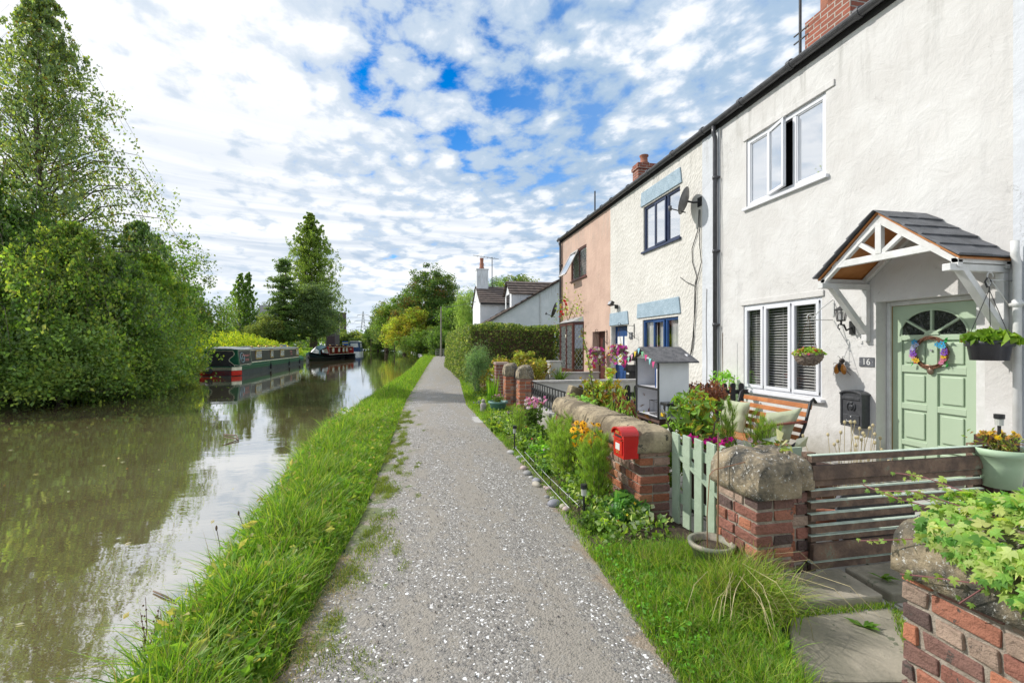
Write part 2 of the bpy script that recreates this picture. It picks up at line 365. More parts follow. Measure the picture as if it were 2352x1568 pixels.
def xf(V, M):
    A = np.array(M); return V @ A[:3, :3].T + A[:3, 3]
def tag(o, label=None, cat=None, group=None, kind=None):
    for k, v in (('label', label), ('category', cat), ('group', group), ('kind', kind)):
        if v: o[k] = v
    return o
def thing(name, loc, label, cat, group=None):
    o = bpy.data.objects.new(name, None); COL.objects.link(o); o.location = [float(q) for q in loc]; o.empty_display_size = .1
    ORG[o.name] = np.array(loc, float); return tag(o, label, cat, group)
def copy_tree(o, loc=None, rot=None, label=None, parent=None, scale=None):
    c = o.copy(); COL.objects.link(c)
    if parent is not None: c.parent = parent
    if loc is not None: c.location = [float(q) for q in loc]
    if rot is not None: c.rotation_euler = rot
    if scale is not None: c.scale = scale
    if label: c['label'] = label
    ORG[c.name] = np.array(c.location)
    for ch in list(o.children): copy_tree(ch, parent=c)
    return c
def frame(o, x, y, z):
    x, y, z = Vector(x).normalized(), Vector(y).normalized(), Vector(z).normalized()
    return Matrix(((x.x, y.x, z.x, o[0]), (x.y, y.y, z.y, o[1]), (x.z, y.z, z.z, o[2]), (0, 0, 0, 1)))
def lettering(txt, parent, o, xa, up, size, m, name='lettering', ext=.002, align='CENTER', shear=0):
    c = bpy.data.curves.new(name, 'FONT'); c.body = txt; c.size = size; c.extrude = ext; c.align_x = align; c.align_y = 'CENTER'; c.shear = shear
    c.materials.append(m); ob = bpy.data.objects.new(name, c); COL.objects.link(ob)
    xa = Vector(xa).normalized(); up = Vector(up).normalized(); za = xa.cross(up)
    bpy.context.view_layer.update(); me = bpy.data.meshes.new_from_object(ob.evaluated_get(bpy.context.evaluated_depsgraph_get()))
    bpy.data.objects.remove(ob); ob = bpy.data.objects.new(name, me); COL.objects.link(ob)
    ob.parent = parent; M = frame(np.array(o) - ORG[parent.name], xa, up, za); ob.matrix_local = M
    ORG[ob.name] = ORG[parent.name]; return ob

# ------------------------------------------------------------------ foliage
rng = np.random.default_rng(7)
PALK = 2.25
def pal(cols, n, jit=.22, w_=None, idx=None):
    cols = np.array(cols, float); k = (cols[:, 1] > cols[:, 0] * .8) & (cols.max(1) < .3) & (cols[:, 2] < cols[:, 1] * .72); cols[k] *= PALK; i = rng.choice(len(cols), n, p=w_) if idx is None else idx
    return cols[i] * rng.uniform(1 - jit, 1 + jit, (n, 1)) * rng.uniform(.94, 1.06, (n, 3))
def unit(v): return v / (np.linalg.norm(v, axis=1)[:, None] + 1e-9)
def leaves(mb, C, size, cols, asp=.55, up=.5, tipdir=None, jit=.5, mi=0):
    C = np.asarray(C); n = len(C)
    d = rng.normal(size=(n, 3)); 
    if tipdir is not None: d = d * .55 + np.asarray(tipdir)
    d = unit(d); nn = unit(rng.normal(size=(n, 3)) + np.array([0, 0, up])); s_ = unit(np.cross(d, nn))
    nrm = np.cross(s_, d); sz = size * rng.uniform(1 - jit, 1 + jit, (n, 1))
    V = np.stack([C - d * sz * .5, C + s_ * sz * asp * .5 + nrm * sz * .08, C + d * sz * .5 - nrm * sz * .06, C - s_ * sz * asp * .5 + nrm * sz * .08], 1).reshape(-1, 3)
    Fq = np.arange(n * 4).reshape(n, 4)
    mb.add(V, Fq, np.repeat(cols, 4, 0), mi)
def blades(mb, B, h, wd, cols, lean=.35, dirv=None, k=3):
    n = len(B); h = np.broadcast_to(h, (n,))[:, None]; wd = np.broadcast_to(wd, (n,))[:, None]
    a = rng.uniform(0, 2 * math.pi, n); L = np.stack([np.cos(a), np.sin(a), np.zeros(n)], 1) * rng.uniform(.1, 1, (n, 1)) * lean
    if dirv is not None: L = L + np.asarray(dirv)
    b = rng.uniform(0, 2 * math.pi, n); S = np.stack([np.cos(b), np.sin(b), np.zeros(n)], 1)
    up = np.array([0, 0, 1.0]); P = []
    for t_, ww in ((0, 1), (.4, .9), (.75, .6), (1, .08)):
        q = B + up * h * (t_ - .28 * t_ * t_ * np.linalg.norm(L, axis=1)[:, None]) + L * h * t_ ** 1.9
        P += [q - S * wd * ww * .5, q + S * wd * ww * .5]
    V = np.stack(P, 1).reshape(-1, 3); i = (np.arange(n) * 8)[:, None]
    Fq = np.concatenate([i + np.array([[0, 1, 3, 2]]), i + np.array([[2, 3, 5, 4]]), i + np.array([[4, 5, 7, 6]])])
    g = np.array([.55, .55, .85, .85, 1.05, 1.05, 1.15, 1.15]); g = np.ones(8)
    mb.add(V, Fq, (cols[:, None, :] * g[None, :, None]).reshape(-1, 3))
def blossoms(mb, C, r, cols, petals=6, face=None, cup=.25, ctr=(.5, .35, .03)):
    for c, col in zip(C, cols):
        f = Vector(face if face is not None else (rng.normal() * .6 - .35, rng.normal() * .6 - .6, .7)).normalized()
        x = f.orthogonal().normalized(); y = f.cross(x); ph = rng.uniform(0, 6)
        c = np.array(c); rr = r * rng.uniform(.8, 1.2)
        for k in range(petals):
            a = ph + k * 2 * math.pi / petals; w_ = math.pi / petals * .95
            p = lambda ang, q, hh: c + np.array(x * math.cos(ang) * q + y * math.sin(ang) * q + f * hh)
            mb.add([c, p(a - w_, rr * .6, cup * rr * .5), p(a, rr, cup * rr), p(a + w_, rr * .6, cup * rr * .5)], [(0, 1, 2, 3)], np.array(col) * rng.uniform(.85, 1.12))
        mb.ball(c + np.array(f) * rr * .08, rr * .2, 5, col=ctr)

def grow(name, label, cat, base, blobs, ncl, nlf, ls, cols, group=None, tr=.12, limbs=8, cr=.6, bark=BARK, asp=.6, droop=None, shell=.45, up=.5, foliage_name='crown', trunk_name='trunk', squash=.8, weights=None, trunks=1, wl=1.0):
    """a tree or shrub: trunk with limbs running to the leaf clumps, crown of separate leaves"""
    base = np.array(base, float); t = thing(name, base, label, cat, group)
    vol = np.array([b[1][0] * b[1][1] * b[1][2] if len(b) < 3 else b[2] for b in blobs]); vol = vol ** (.75 if len(blobs[0]) < 3 else 1); vol = vol / vol.sum()
    bi = rng.choice(len(blobs), ncl, p=vol); ctr = np.array([b[0] for b in blobs], float)[bi]; rad = np.array([b[1] for b in blobs], float)[bi]
    u = unit(rng.normal(size=(ncl, 3))); rr = rng.uniform(0, 1, (ncl, 1)) ** shell
    CC = base + ctr + u * rad * rr
    tm = MB()
    top = base + ctr[np.argmax(ctr[:, 2])]; 
    for k in range(trunks):
        off = rng.normal(size=3) * [tr * 2, tr * 2, 0] if trunks > 1 else np.zeros(3)
        tp = top + off * 4
        pts = [base + off * .5 - [0, 0, .1]] + [base + off + (tp - base - off) * q + rng.normal(size=3) * tr * [.6, .6, 0] for q in (.15, .35, .55, .75, .95)]
        tm.tube(pts, [tr * 1.25, tr, tr * .8, tr * .6, tr * .4, tr * .15], 8)
    pts = np.array(pts)
    for j in rng.choice(ncl, min(limbs, ncl), replace=False):
        q = CC[j]; hz = q[2] - base[2]; s0 = max(.12, min(.85, (hz / max(.1, top[2] - base[2])) * .62)) 
        a = base + (top - base) * s0; mid = (a + q) / 2 + np.array([0, 0, -.06 * np.linalg.norm(q - a)])
        mid2 = (mid + q) / 2 + rng.normal(size=3) * .05 * np.linalg.norm(q - a)
        r0 = tr * .45 * (1 - s0 * .6)
        tm.tube([a, mid, mid2, q], [r0, r0 * .7, r0 * .45, r0 * .15], 5, cap=False)
    tm.build(trunk_name, bark, t, smooth=True)
    ci = rng.integers(0, ncl, nlf)
    csize = (cr * rng.uniform(.55, 1.35, ncl))[ci][:, None]
    off = rng.normal(size=(nlf, 3)) * .5; off = off / np.maximum(1, np.linalg.norm(off, axis=1)[:, None] / 1.05)
    P = CC[ci] + off * csize * [1, 1, squash]
    if droop: P[:, 2] -= np.abs(rng.normal(size=nlf)) * droop * csize[:, 0]
    cidx = rng.choice(len(cols), ncl, p=weights)[ci]; swap = rng.uniform(size=nlf) < .3; cidx[swap] = rng.choice(len(cols), swap.sum(), p=weights)
    cm = pal(cols, nlf, .25, idx=cidx) * (rng.uniform(.8, 1.2, ncl)[ci][:, None])
    lm = MB(); leaves(lm, P, ls, cm, asp, up, tipdir=(0, 0, -1.2) if droop else None)
    lm.build(foliage_name, LEAF, t); return t
# ------------------------------------------------------------------ ground, water, towpath
def fn(*pts):
    ys = [p[0] for p in pts]; xs = [p[1] for p in pts]
    return lambda y: np.interp(y, ys, xs)
edge_r = fn((-20, -1.0), (1.5, -1.10), (2.7, -1.25), (5, -1.42), (9.3, -1.70), (14, -1.55), (22.4, -.95), (33, -.45), (59, .15), (75, .1), (94, -.9), (120, -2.3), (146, -4.2), (203, -15), (300, -50), (700, -260))
path_l = fn((-20, -.75), (2.2, -.61), (4.3, -.46), (7, -.42), (12.6, -.33), (20, 0), (34, .6), (58, 1.75), (74, 2.1), (94, 1.2), (120, -.2), (146, -2), (203, -12), (300, -46), (700, -254))
path_r = fn((-20, 1.0), (1.83, 1.15), (4.77, 1.33), (8, 1.27), (11.4, 1.2), (20.4, 1.8), (33, 2.7), (54, 3.5), (74, 4.0), (94, 3.3), (120, 1.9), (146, 0), (203, -10), (300, -44), (700, -252))
bank_l = fn((-20, -9.6), (5, -10.8), (14, -10.9), (17, -10.3), (21.5, -10.0), (25, -11.4), (28, -12.3), (50, -12.6), (66, -10.9), (78, -11.6), (90, -13.4), (120, -14), (150, -18), (203, -30), (300, -66), (700, -276))
WZ = -0.2
def build_ground():
    ys = np.concatenate([np.arange(-20, 0, 2), np.arange(0, 16, .25), np.arange(16, 40, 1), np.arange(40, 120, 3), np.arange(120, 300, 10), np.arange(300, 701, 50), [1500]])
    rows = []
    for y in ys:
        L, Rr, a, b = bank_l(y), edge_r(y), path_l(y), path_r(y); q = rng.normal() * .015
        xs = [-1500, L - 60, L - 20, L - 8, L - 3, L - .6, L, L + .3, L + .8, Rr - .6, Rr - .12 + q, Rr + q, Rr + .22 + q, Rr + .42, a, b, b + 3, 30, 1500]
        zs = [1.0, 1.0, 1.0, .9, .55, .12, -.1, -.6, -1, -1, -.55, -.17, -.05, -.006, -.006, -.006, -.006, -.006, -.006]
        rows.append(np.stack([xs, np.full(len(xs), y), zs], 1))
    n, k = len(rows), len(rows[0]); V = np.concatenate(rows)
    i = np.arange(n - 1)[:, None] * k + np.arange(k - 1)[None, :]; i = i.ravel()
    Fq = np.stack([i, i + 1, i + k + 1, i + k], 1)
    m = bpy.data.materials.new('earth_and_turf'); m.use_nodes = True; t = NT(m.node_tree); m.node_tree.nodes.clear()
    out = t.n('ShaderNodeOutputMaterial'); p = t.n('ShaderNodeBsdfPrincipled'); p.inputs['Roughness'].default_value = .95
    g = t.n('ShaderNodeNewGeometry').outputs['Position']
    c = t.mix(t.ss(t.noise(g, 1.3, 6, .65), .38, .62), (.045, .075, .016), (.10, .15, .03))
    c = t.mix(t.ss(t.noise(g, 6, 5, .7), .60, .68), c, (.10, .08, .05))
    b = t.n('ShaderNodeBump'); b.inputs['Strength'].default_value = .9; b.inputs['Distance'].default_value = .03
    t.L.new(t.noise(g, 40, 5, .7), b.inputs['Height']); t.L.new(b.outputs[0], p.inputs['Normal'])
    t.L.new(c, p.inputs['Base Color']); t.L.new(p.outputs[0], out.inputs[0])
    mb = MB(); mb.add(V, Fq); mb.build('ground', m, kind='structure', loc=(0, 0, 0), smooth=True)

def build_water():
    m = bpy.data.materials.new('canal_water'); m.use_nodes = True; t = NT(m.node_tree); m.node_tree.nodes.clear()
    out = t.n('ShaderNodeOutputMaterial'); df = t.n('ShaderNodeBsdfDiffuse'); gl = t.n('ShaderNodeBsdfGlossy')
    gl.inputs['Roughness'].default_value = .02; gl.inputs['Color'].default_value = (.93, .95, .97, 1)
    g = t.n('ShaderNodeNewGeometry').outputs['Position']; x, y, z = t.sep(g)
    c = t.mix(t.ss(t.noise(g, .5, 4), .35, .65), (.19, .15, .07), (.225, .18, .095)); t.L.new(c, df.inputs['Color'])
    b = t.n('ShaderNodeBump'); b.inputs['Strength'].default_value = .05; b.inputs['Distance'].default_value = .05
    h = t.m('ADD', t.noise(t.xyz(t.m('MULTIPLY', x, .8), t.m('MULTIPLY', y, 1.8), 0.0), 1.1, 3, .5, .4), t.m('MULTIPLY', t.noise(t.xyz(x, t.m('MULTIPLY', y, 2.0), 0.0), 6.0, 3, .5), .16))
    t.L.new(h, b.inputs['Height']); t.L.new(b.outputs[0], gl.inputs['Normal'])
    fr = t.n('ShaderNodeFresnel'); fr.inputs[0].default_value = 1.9; t.L.new(b.outputs[0], fr.inputs['Normal'])
    f = t.m('ADD', t.m('MULTIPLY', t.m('POWER', fr.outputs[0], .50), .78), .24, clamp=True)
    mx = t.n('ShaderNodeMixShader'); t.L.new(f, mx.inputs[0]); t.L.new(df.outputs[0], mx.inputs[1]); t.L.new(gl.outputs[0], mx.inputs[2])
    t.L.new(mx.outputs[0], out.inputs[0])
    ys = [-20, 0, 5, 10, 15, 20, 30, 40, 60, 75, 90, 105, 120, 146, 175, 203, 250, 300, 500, 700]
    V = []; 
    for yy in ys: V += [(bank_l(yy) - .2, yy, WZ), (edge_r(yy) + .15, yy, WZ)]
    mb = MB(); mb.add(V, [(2 * i, 2 * i + 1, 2 * i + 3, 2 * i + 2) for i in range(len(ys) - 1)])
    mb.build('water', m, kind='structure', loc=(0, 0, 0))

def build_path():
    ys = np.concatenate([np.arange(-6, 12, .12), np.arange(12, 40, .5), np.arange(40, 110, 2), np.arange(110, 300, 10)])
    k = 13; V = []; C = []
    for y in ys:
        a, b = path_l(y), path_r(y); s = min(1, 14 / max(y, 14)) if y > 14 else 1
        a2 = a + rng.normal() * .025 * s - .03; b2 = b + rng.normal() * .025 * s + .03
        for j in range(k):
            u = j / (k - 1); V.append((a2 + (b2 - a2) * u, y, .0 + .03 * math.sin(math.pi * u))); C.append((abs(u - .5) * 2, 0, 1 - u))
    n = len(ys); i = (np.arange(n - 1)[:, None] * k + np.arange(k - 1)[None, :]).ravel()
    m = bpy.data.materials.new('gravel'); m.use_nodes = True; t = NT(m.node_tree); m.node_tree.nodes.clear()
    out = t.n('ShaderNodeOutputMaterial'); p = t.n('ShaderNodeBsdfPrincipled'); p.inputs['Roughness'].default_value = .85
    g = t.n('ShaderNodeNewGeometry').outputs['Position']
    v1 = t.n('ShaderNodeTexVoronoi'); v1.inputs['Scale'].default_value = 120; t.L.new(g, v1.inputs['Vector'])
    v2 = t.n('ShaderNodeTexVoronoi'); v2.inputs['Scale'].default_value = 70; t.L.new(g, v2.inputs['Vector'])
    r1 = t.sep(v1.outputs['Color'])[0]; r2 = t.sep(v2.outputs['Color'])
    def ramp(f):
        o = t.n('ShaderNodeValToRGB'); e = o.color_ramp.elements
        for pos, cc in ((.0, (.14, .132, .125)), (.3, (.21, .195, .175)), (.62, (.27, .25, .222)), (.92, (.32, .30, .27)), (1, (.40, .38, .345))):
            q = e.new(pos); q.color = (*cc, 1)
        e.remove(e[0]); e.remove(e[-1]); t.L.new(f, o.inputs[0]); return o.outputs[0]
    stones = t.mix(t.ss(r2[1], .62, .64), ramp(r1), ramp(r2[0]))
    big = t.noise(g, 1.1, 5, .6)
    sand = t.mix(t.noise(g, 60, 3), (.235, .212, .178), (.315, .285, .245))
    nz = t.noise(g, 18, 5, .7)
    c = t.mix(t.ss(t.m('ADD', nz, t.m('MULTIPLY', t.m('SUBTRACT', t.noise(t.xyz(t.m('MULTIPLY', t.sep(g)[0], 2.2), t.m('MULTIPLY', t.sep(g)[1], .55), 0.0), 1.3, 5, .6), .5), 1.3)), .46, .58), stones, sand)
    at = t.n('ShaderNodeAttribute', attribute_name='Col'); er = t.sep(at.outputs['Color'])
    ed = t.m('ADD', er[0], t.m('MULTIPLY', t.m('SUBTRACT', t.noise(g, 2.3, 6, .7), .5), 1.0))
    earth = t.mix(t.noise(g, 25, 4), (.22, .165, .11), (.34, .26, .18))
    c = t.mix(t.m('MULTIPLY', t.ss(ed, .88, 1.0), .75), c, earth)
    moss = t.mix(t.noise(g, 50, 4), (.07, .11, .02), (.15, .19, .045))
    lf = t.ss(t.m('ADD', er[2], t.m('MULTIPLY', t.m('SUBTRACT', t.noise(g, 3.2, 7, .75), .5), 1.3)), .93, 1.0)
    c = t.mix(t.m('MULTIPLY', lf, .8), c, moss)
    b = t.n('ShaderNodeBump'); b.inputs['Strength'].default_value = .55; b.inputs['Distance'].default_value = .010
    h = t.m('ADD', t.m('MULTIPLY', v1.outputs['Distance'], -.6), t.m('MULTIPLY', v2.outputs['Distance'], -.9)); h = t.m('ADD', h, t.m('MULTIPLY', big, 1.2))
    t.L.new(h, b.inputs['Height']); t.L.new(b.outputs[0], p.inputs['Normal'])
    t.L.new(c, p.inputs['Base Color']); t.L.new(p.outputs[0], out.inputs[0])
    mb = MB(); mb.add(V, np.stack([i, i + 1, i + k + 1, i + k], 1), np.array(C)); mb.build('towpath', m, kind='structure', loc=(0, 0, 0), smooth=True)
    # loose stones lying on the path
    N = 20000; y = 1.2 + 7 * rng.uniform(0, 1, N) ** 1.5; u = rng.uniform(0, 1, N); x = path_l(y) - .1 + (path_r(y) - path_l(y) + .2) * u
    r = np.clip(rng.lognormal(-5.75, .40, N), .0018, .014); P = np.stack([x, y, .004 + .03 * np.sin(np.pi * np.clip(u, 0, 1)) + r * .2], 1)
    O = np.array([[1, 0, 0], [0, 1, 0], [-1, 0, 0], [0, -1, 0], [0, 0, 1], [0, 0, -1]], float)
    V = O[None] * (r[:, None, None] * rng.uniform(.5, 1.25, (N, 6, 1)) * np.array([1, 1, .7])); a = rng.uniform(0, 6.28, N); ca, sa = np.cos(a), np.sin(a)
    V = np.stack([V[..., 0] * ca[:, None] - V[..., 1] * sa[:, None], V[..., 0] * sa[:, None] + V[..., 1] * ca[:, None], V[..., 2]], 2) + P[:, None, :]
    T = np.array([(0, 1, 4), (1, 2, 4), (2, 3, 4), (3, 0, 4), (1, 0, 5), (2, 1, 5), (3, 2, 5), (0, 3, 5)])
    cc = pal([(.21, .197, .18), (.245, .23, .212), (.14, .135, .138), (.195, .17, .145), (.30, .287, .268)], N, .15, w_=[.3, .2, .2, .25, .05])
    mb = MB(); mb.add(V.reshape(-1, 3), (np.arange(N)[:, None, None] * 6 + T[None]).reshape(-1, 3), np.repeat(cc, 6, 0))
    mb.build('loose_gravel', TINT, kind='stuff', label='loose grey and white stones scattered over the gravel towpath', cat='gravel', loc=(0, 0, 0))

GR = [(.075, .15, .014), (.12, .20, .018), (.045, .10, .012), (.18, .23, .035), (.30, .29, .13)]
def build_grass():
    def band(N, y0, y1, pw, fa, fb, zf, hh, ww, cols, wgt, lean, name, label, dirv=None):
        y = y0 + (y1 - y0) * rng.uniform(0, 1, N) ** pw; u = rng.uniform(0, 1, N)
        x = fa(y) + (fb(y) - fa(y)) * u; z = zf(u)
        if name == 'verge_grass': keep = ~((x > 1.60) & (y > 2.93)) ; x, y, u, z = x[keep], y[keep], u[keep], z[keep]; N = len(x)
        sc_ = np.clip(y / 6, 1, 8)
        cl = np.sin(x * 7 + np.sin(y * 3.1) * 2) * np.sin(y * 4.3 + 1) * .3 + np.sin(x * 19 + y * 13) * np.sin(y * 17 - x * 8) * .28 + 1
        h = hh(u) * rng.uniform(.55, 1.25, N) * cl; wd = ww * sc_ * rng.uniform(.7, 1.3, N)
        mb = MB(); blades(mb, np.stack([x, y, z], 1), h, wd, pal(cols, N, .25, w_=wgt), lean, dirv)
        mb.build(name, GRASS, kind='stuff', label=label, cat='grass', loc=(0, 0, 0))
    zf = lambda u: np.interp(u, [0, .12, .35, 1], [-.18, -.12, -.02, 0])
    band(60000, .9, 9, 1.35, lambda y: edge_r(y) - .02, lambda y: path_l(y) - .02, zf, lambda u: np.interp(u, [0, .3, .75, 1], [.27, .27, .15, .05]), .0085, GR, [.28, .26, .22, .16, .08], 1.05, 'bank_grass', 'long bright green grass between canal edge and gravel towpath')
    band(45000, 9, 60, 1.7, lambda y: edge_r(y), lambda y: path_l(y) - .02, zf, lambda u: np.interp(u, [0, .3, .8, 1], [.17, .17, .12, .05]), .006, GR, [.35, .35, .1, .15, .05], .7, 'far_bank_grass', 'green grass strip along the canal curving away')
    band(9000, 60, 140, 1, lambda y: edge_r(y), lambda y: path_l(y) + .3, zf, lambda u: .14 + 0 * u, .006, GR, [.35, .35, .1, .15, .05], .6, 'distant_bank_grass', 'short sunny grass strip at the distant canal bend')
    # right-hand verge, from the flagstones to the far hedge
    band(26000, .6, 3.1, 1, lambda y: path_r(y) - .03, lambda y: np.interp(y, [.6, 1.4, 2.2, 2.9, 3.2], [1.45, 1.5, 1.85, 1.9, 1.75]), lambda u: 0 * u, lambda u: np.interp(u, [0, .3, 1], [.04, .10, .15]), .0045, GR, [.25, .25, .2, .15, .15], .9, 'verge_grass', 'grass verge with clover in front of the old brick pier')
    band(9000, 3.0, 9, 1, lambda y: path_r(y) - .05, lambda y: path_r(y) + .28, lambda u: 0 * u, lambda u: .05 + .03 * u, .0045, GR, [.3, .3, .2, .1, .1], .9, 'bed_edge_grass', 'short tufty grass between towpath and flower bed')
    band(26000, 9, 60, 1.6, lambda y: path_r(y) - .05, lambda y: path_r(y) + np.interp(y, [9, 14, 20, 60], [.8, .7, .6, 1.2]), lambda u: 0 * u, lambda u: .08 + .06 * u, .0055, GR, [.3, .35, .15, .15, .05], .7, 'hedge_verge_grass', 'green grass strip between towpath and clipped hedges')
    # mossy tufts on the left of the path
    n = 95; cy = 1.6 + 9 * rng.uniform(0, 1, n) ** 1.2; cx = path_l(cy) + np.abs(rng.normal(size=n)) * .20
    i = rng.integers(0, n, 16000); rr = rng.uniform(.02, .06, n)[i]
    P = np.stack([cx[i] + rng.normal(size=16000) * rr * .8, cy[i] + rng.normal(size=16000) * rr * 1.6, np.full(16000, .005)], 1)
    mb = MB(); blades(mb, P, rng.uniform(.012, .04, 16000), .005, pal([(.09, .12, .025), (.12, .14, .03), (.07, .10, .02)], 16000, .2), .9)
    mb.build('path_moss', GRASS, kind='stuff', label='small mossy grass tufts growing through the towpath gravel', cat='moss', loc=(0, 0, 0))
    # dry scuffed grass clippings, front left
    N = 2600; y = rng.uniform(1.6, 3.4, N); x = path_l(y) + rng.normal(size=N) * .10 - .02
    mb = MB(); blades(mb, np.stack([x, y, np.full(N, .012)], 1), rng.uniform(.01, .03, N), .003, pal([(.42, .32, .17), (.5, .42, .26), (.3, .22, .12)], N, .2), 2.4)
    mb.build('dry_grass', GRASS, kind='stuff', label='dry straw coloured clippings on the path edge', cat='dry grass', loc=(0, 0, 0))
    # broad weed leaves amongst the bank grass and the verge
    N = 5200; y = 1.2 + 9 * rng.uniform(0, 1, N) ** 1.3; u = rng.uniform(.05, .9, N); x = edge_r(y) + (path_l(y) - edge_r(y)) * u
    mb = MB(); leaves(mb, np.stack([x, y, rng.uniform(.05, .24, N) * (1 - u * .6)], 1), .06, pal([(.06, .13, .02), (.10, .17, .025), (.08, .15, .02), (.12, .17, .03), (.20, .19, .07)], N, .2), .5, .6)
    N = 7000; y = rng.uniform(.7, 3.1, N); a = path_r(y); b = np.interp(y, [.6, 1.4, 2.2, 2.9, 3.2], [1.45, 1.5, 1.9, 1.95, 1.75]); x = a + (b - a) * rng.uniform(0, 1, N) ** .8
    leaves(mb, np.stack([x, y, rng.uniform(.01, .08, N)], 1), .022, pal([(.10, .25, .03), (.16, .32, .04), (.08, .18, .03)], N, .2), .8, 1.2)
    mb.build('clover_leaves', LEAF, kind='stuff', label='clover and broad weed leaves growing in the turf', cat='ground cover', loc=(0, 0, 0))
    N = 420; y = 1.3 + 12 * rng.uniform(0, 1, N) ** 1.3; u = rng.uniform(.02, .7, N); x = edge_r(y) + (path_l(y) - edge_r(y)) * u
    mb = MB(); blades(mb, np.stack([x, y, np.full(N, -.02)], 1), rng.uniform(.22, .42, N), .004, pal([(.40, .32, .16), (.30, .22, .12), (.20, .22, .08)], N, .2), .8)
    mb.build('dead_stems', GRASS, kind='stuff', label='dry tan stems and seed stalks standing in the bank grass', cat='dry grass', loc=(0, 0, 0))
    # floating bits
    N = 260; y = 2 + 40 * rng.uniform(0, 1, N) ** 1.6; x = bank_l(y) + (edge_r(y) - bank_l(y)) * rng.uniform(.05, .97, N)
    mb = MB(); a = rng.uniform(0, 6.28, N); s = rng.uniform(.015, .035, N)
    D = np.stack([np.cos(a) * s, np.sin(a) * s, 0 * s], 1); E = np.stack([-np.sin(a) * s * .5, np.cos(a) * s * .5, 0 * s], 1); P = np.stack([x, y, np.full(N, WZ + .006)], 1)
    V = np.stack([P - D, P + E, P + D, P - E], 1).reshape(-1, 3); cc = pal([(.42, .20, .05), (.5, .42, .2), (.55, .52, .45)], N, .2)
    mb.add(V, np.arange(N * 4).reshape(N, 4), np.repeat(cc, 4, 0))
    mb.build('floating_leaves', LEAF, kind='stuff', label='small fallen leaves and seeds floating on the canal', cat='fallen leaves', loc=(0, 0, 0))
build_ground(); build_water(); build_path(); build_grass()

def sticks():
    a, b = G(457, 1776 * .7656, WZ), G(530, 1809 * .7656, WZ)
    a, b = G(352, 1360, WZ), G(405, 1384, WZ)
    mb = MB(); mb.tube([a + [0, 0, .01], (a + b) / 2 + [0, 0, .012], b + [0, 0, .008]], [.005, .007, .004], 6)
    mb.build('floating_stick', TWIG, label='straight brown stick floating on the canal near the bank', cat='stick', smooth=True)
    a, b = G(515, 1000, WZ), G(548, 1012, WZ)
    mb = MB(); mb.tube([a + [0, 0, .02], (a * .5 + b * .5) + [.05, .1, .03], b + [0, 0, .02], b + [-.12, -.35, .0]], [.014, .012, .012, .006], 6)
    mb.build('floating_branch', TWIG, label='dark crooked branch poking out of the canal water', cat='branch', smooth=True)
    for i, (px, py, tpx, tpy) in enumerate([(505, 1290, 497, 1212), (562, 1240, 548, 1178)]):
        p = G(px, py, 0); q = DP(tpx, tpy, np.dot(p, [ST, CT, 0])); mb = MB(); mb.tube([p, (p + q) / 2 + [.01, 0, 0], q], .0022, 5)
        t = thing('plantain_stalk', p, ['tall plantain stalk leaning over the water, nearer of the two', 'tall plantain stalk at the bank edge, farther of the two'][i], 'seed stalk', 'plantain stalks on the bank')
        mb.build('stem', TWIG, t); mb = MB(); mb.ball(q, (.008, .008, .02), 6); mb.build('seed_head', TWIG, t, smooth=True)
    p = G(345, 1520, 0); mb = MB(); r2 = random.Random(3)
    for k in range(7):
        q = p + np.array([r2.uniform(-.05, .05), r2.uniform(-.05, .05), 0]); e = q + np.array([r2.uniform(-.09, .09), r2.uniform(-.06, .06), r2.uniform(.12, .30)])
        mb.tube([q, (q + e) / 2 + [.01, 0, 0], e], [.003, .0022, .0012], 4); 
        for j in range(5): mb.ball(q + (e - q) * (.5 + j * .1) + rng.normal(size=3) * .006, .005, 4)
    mb.build('dried_dock', mat('dried_seed', (.16, .09, .06), .9), label='dead reddish brown dock stems at the canal edge', cat='weed')
sticks()

# ------------------------------------------------------------------ canal kerb stones (far bend) 
mb = MB()
for y in np.arange(62, 112, 1.15):
    x = edge_r(y) - .04; dx = edge_r(y + 1.1) - edge_r(y)
    for zz in (0, 1):
        a = math.atan2(dx, 1.1); M = Matrix.Translation((x, y, WZ - .1 + zz * .19)) @ Matrix.Rotation(-a, 4, 'Z')
        mb.box(0, .3, 0, 1.08, 0, .17, mtx=M, jit=.02, rng=rng)
mb.build('stone_coping', FLAGP, kind='structure', loc=(0, 62, 0))
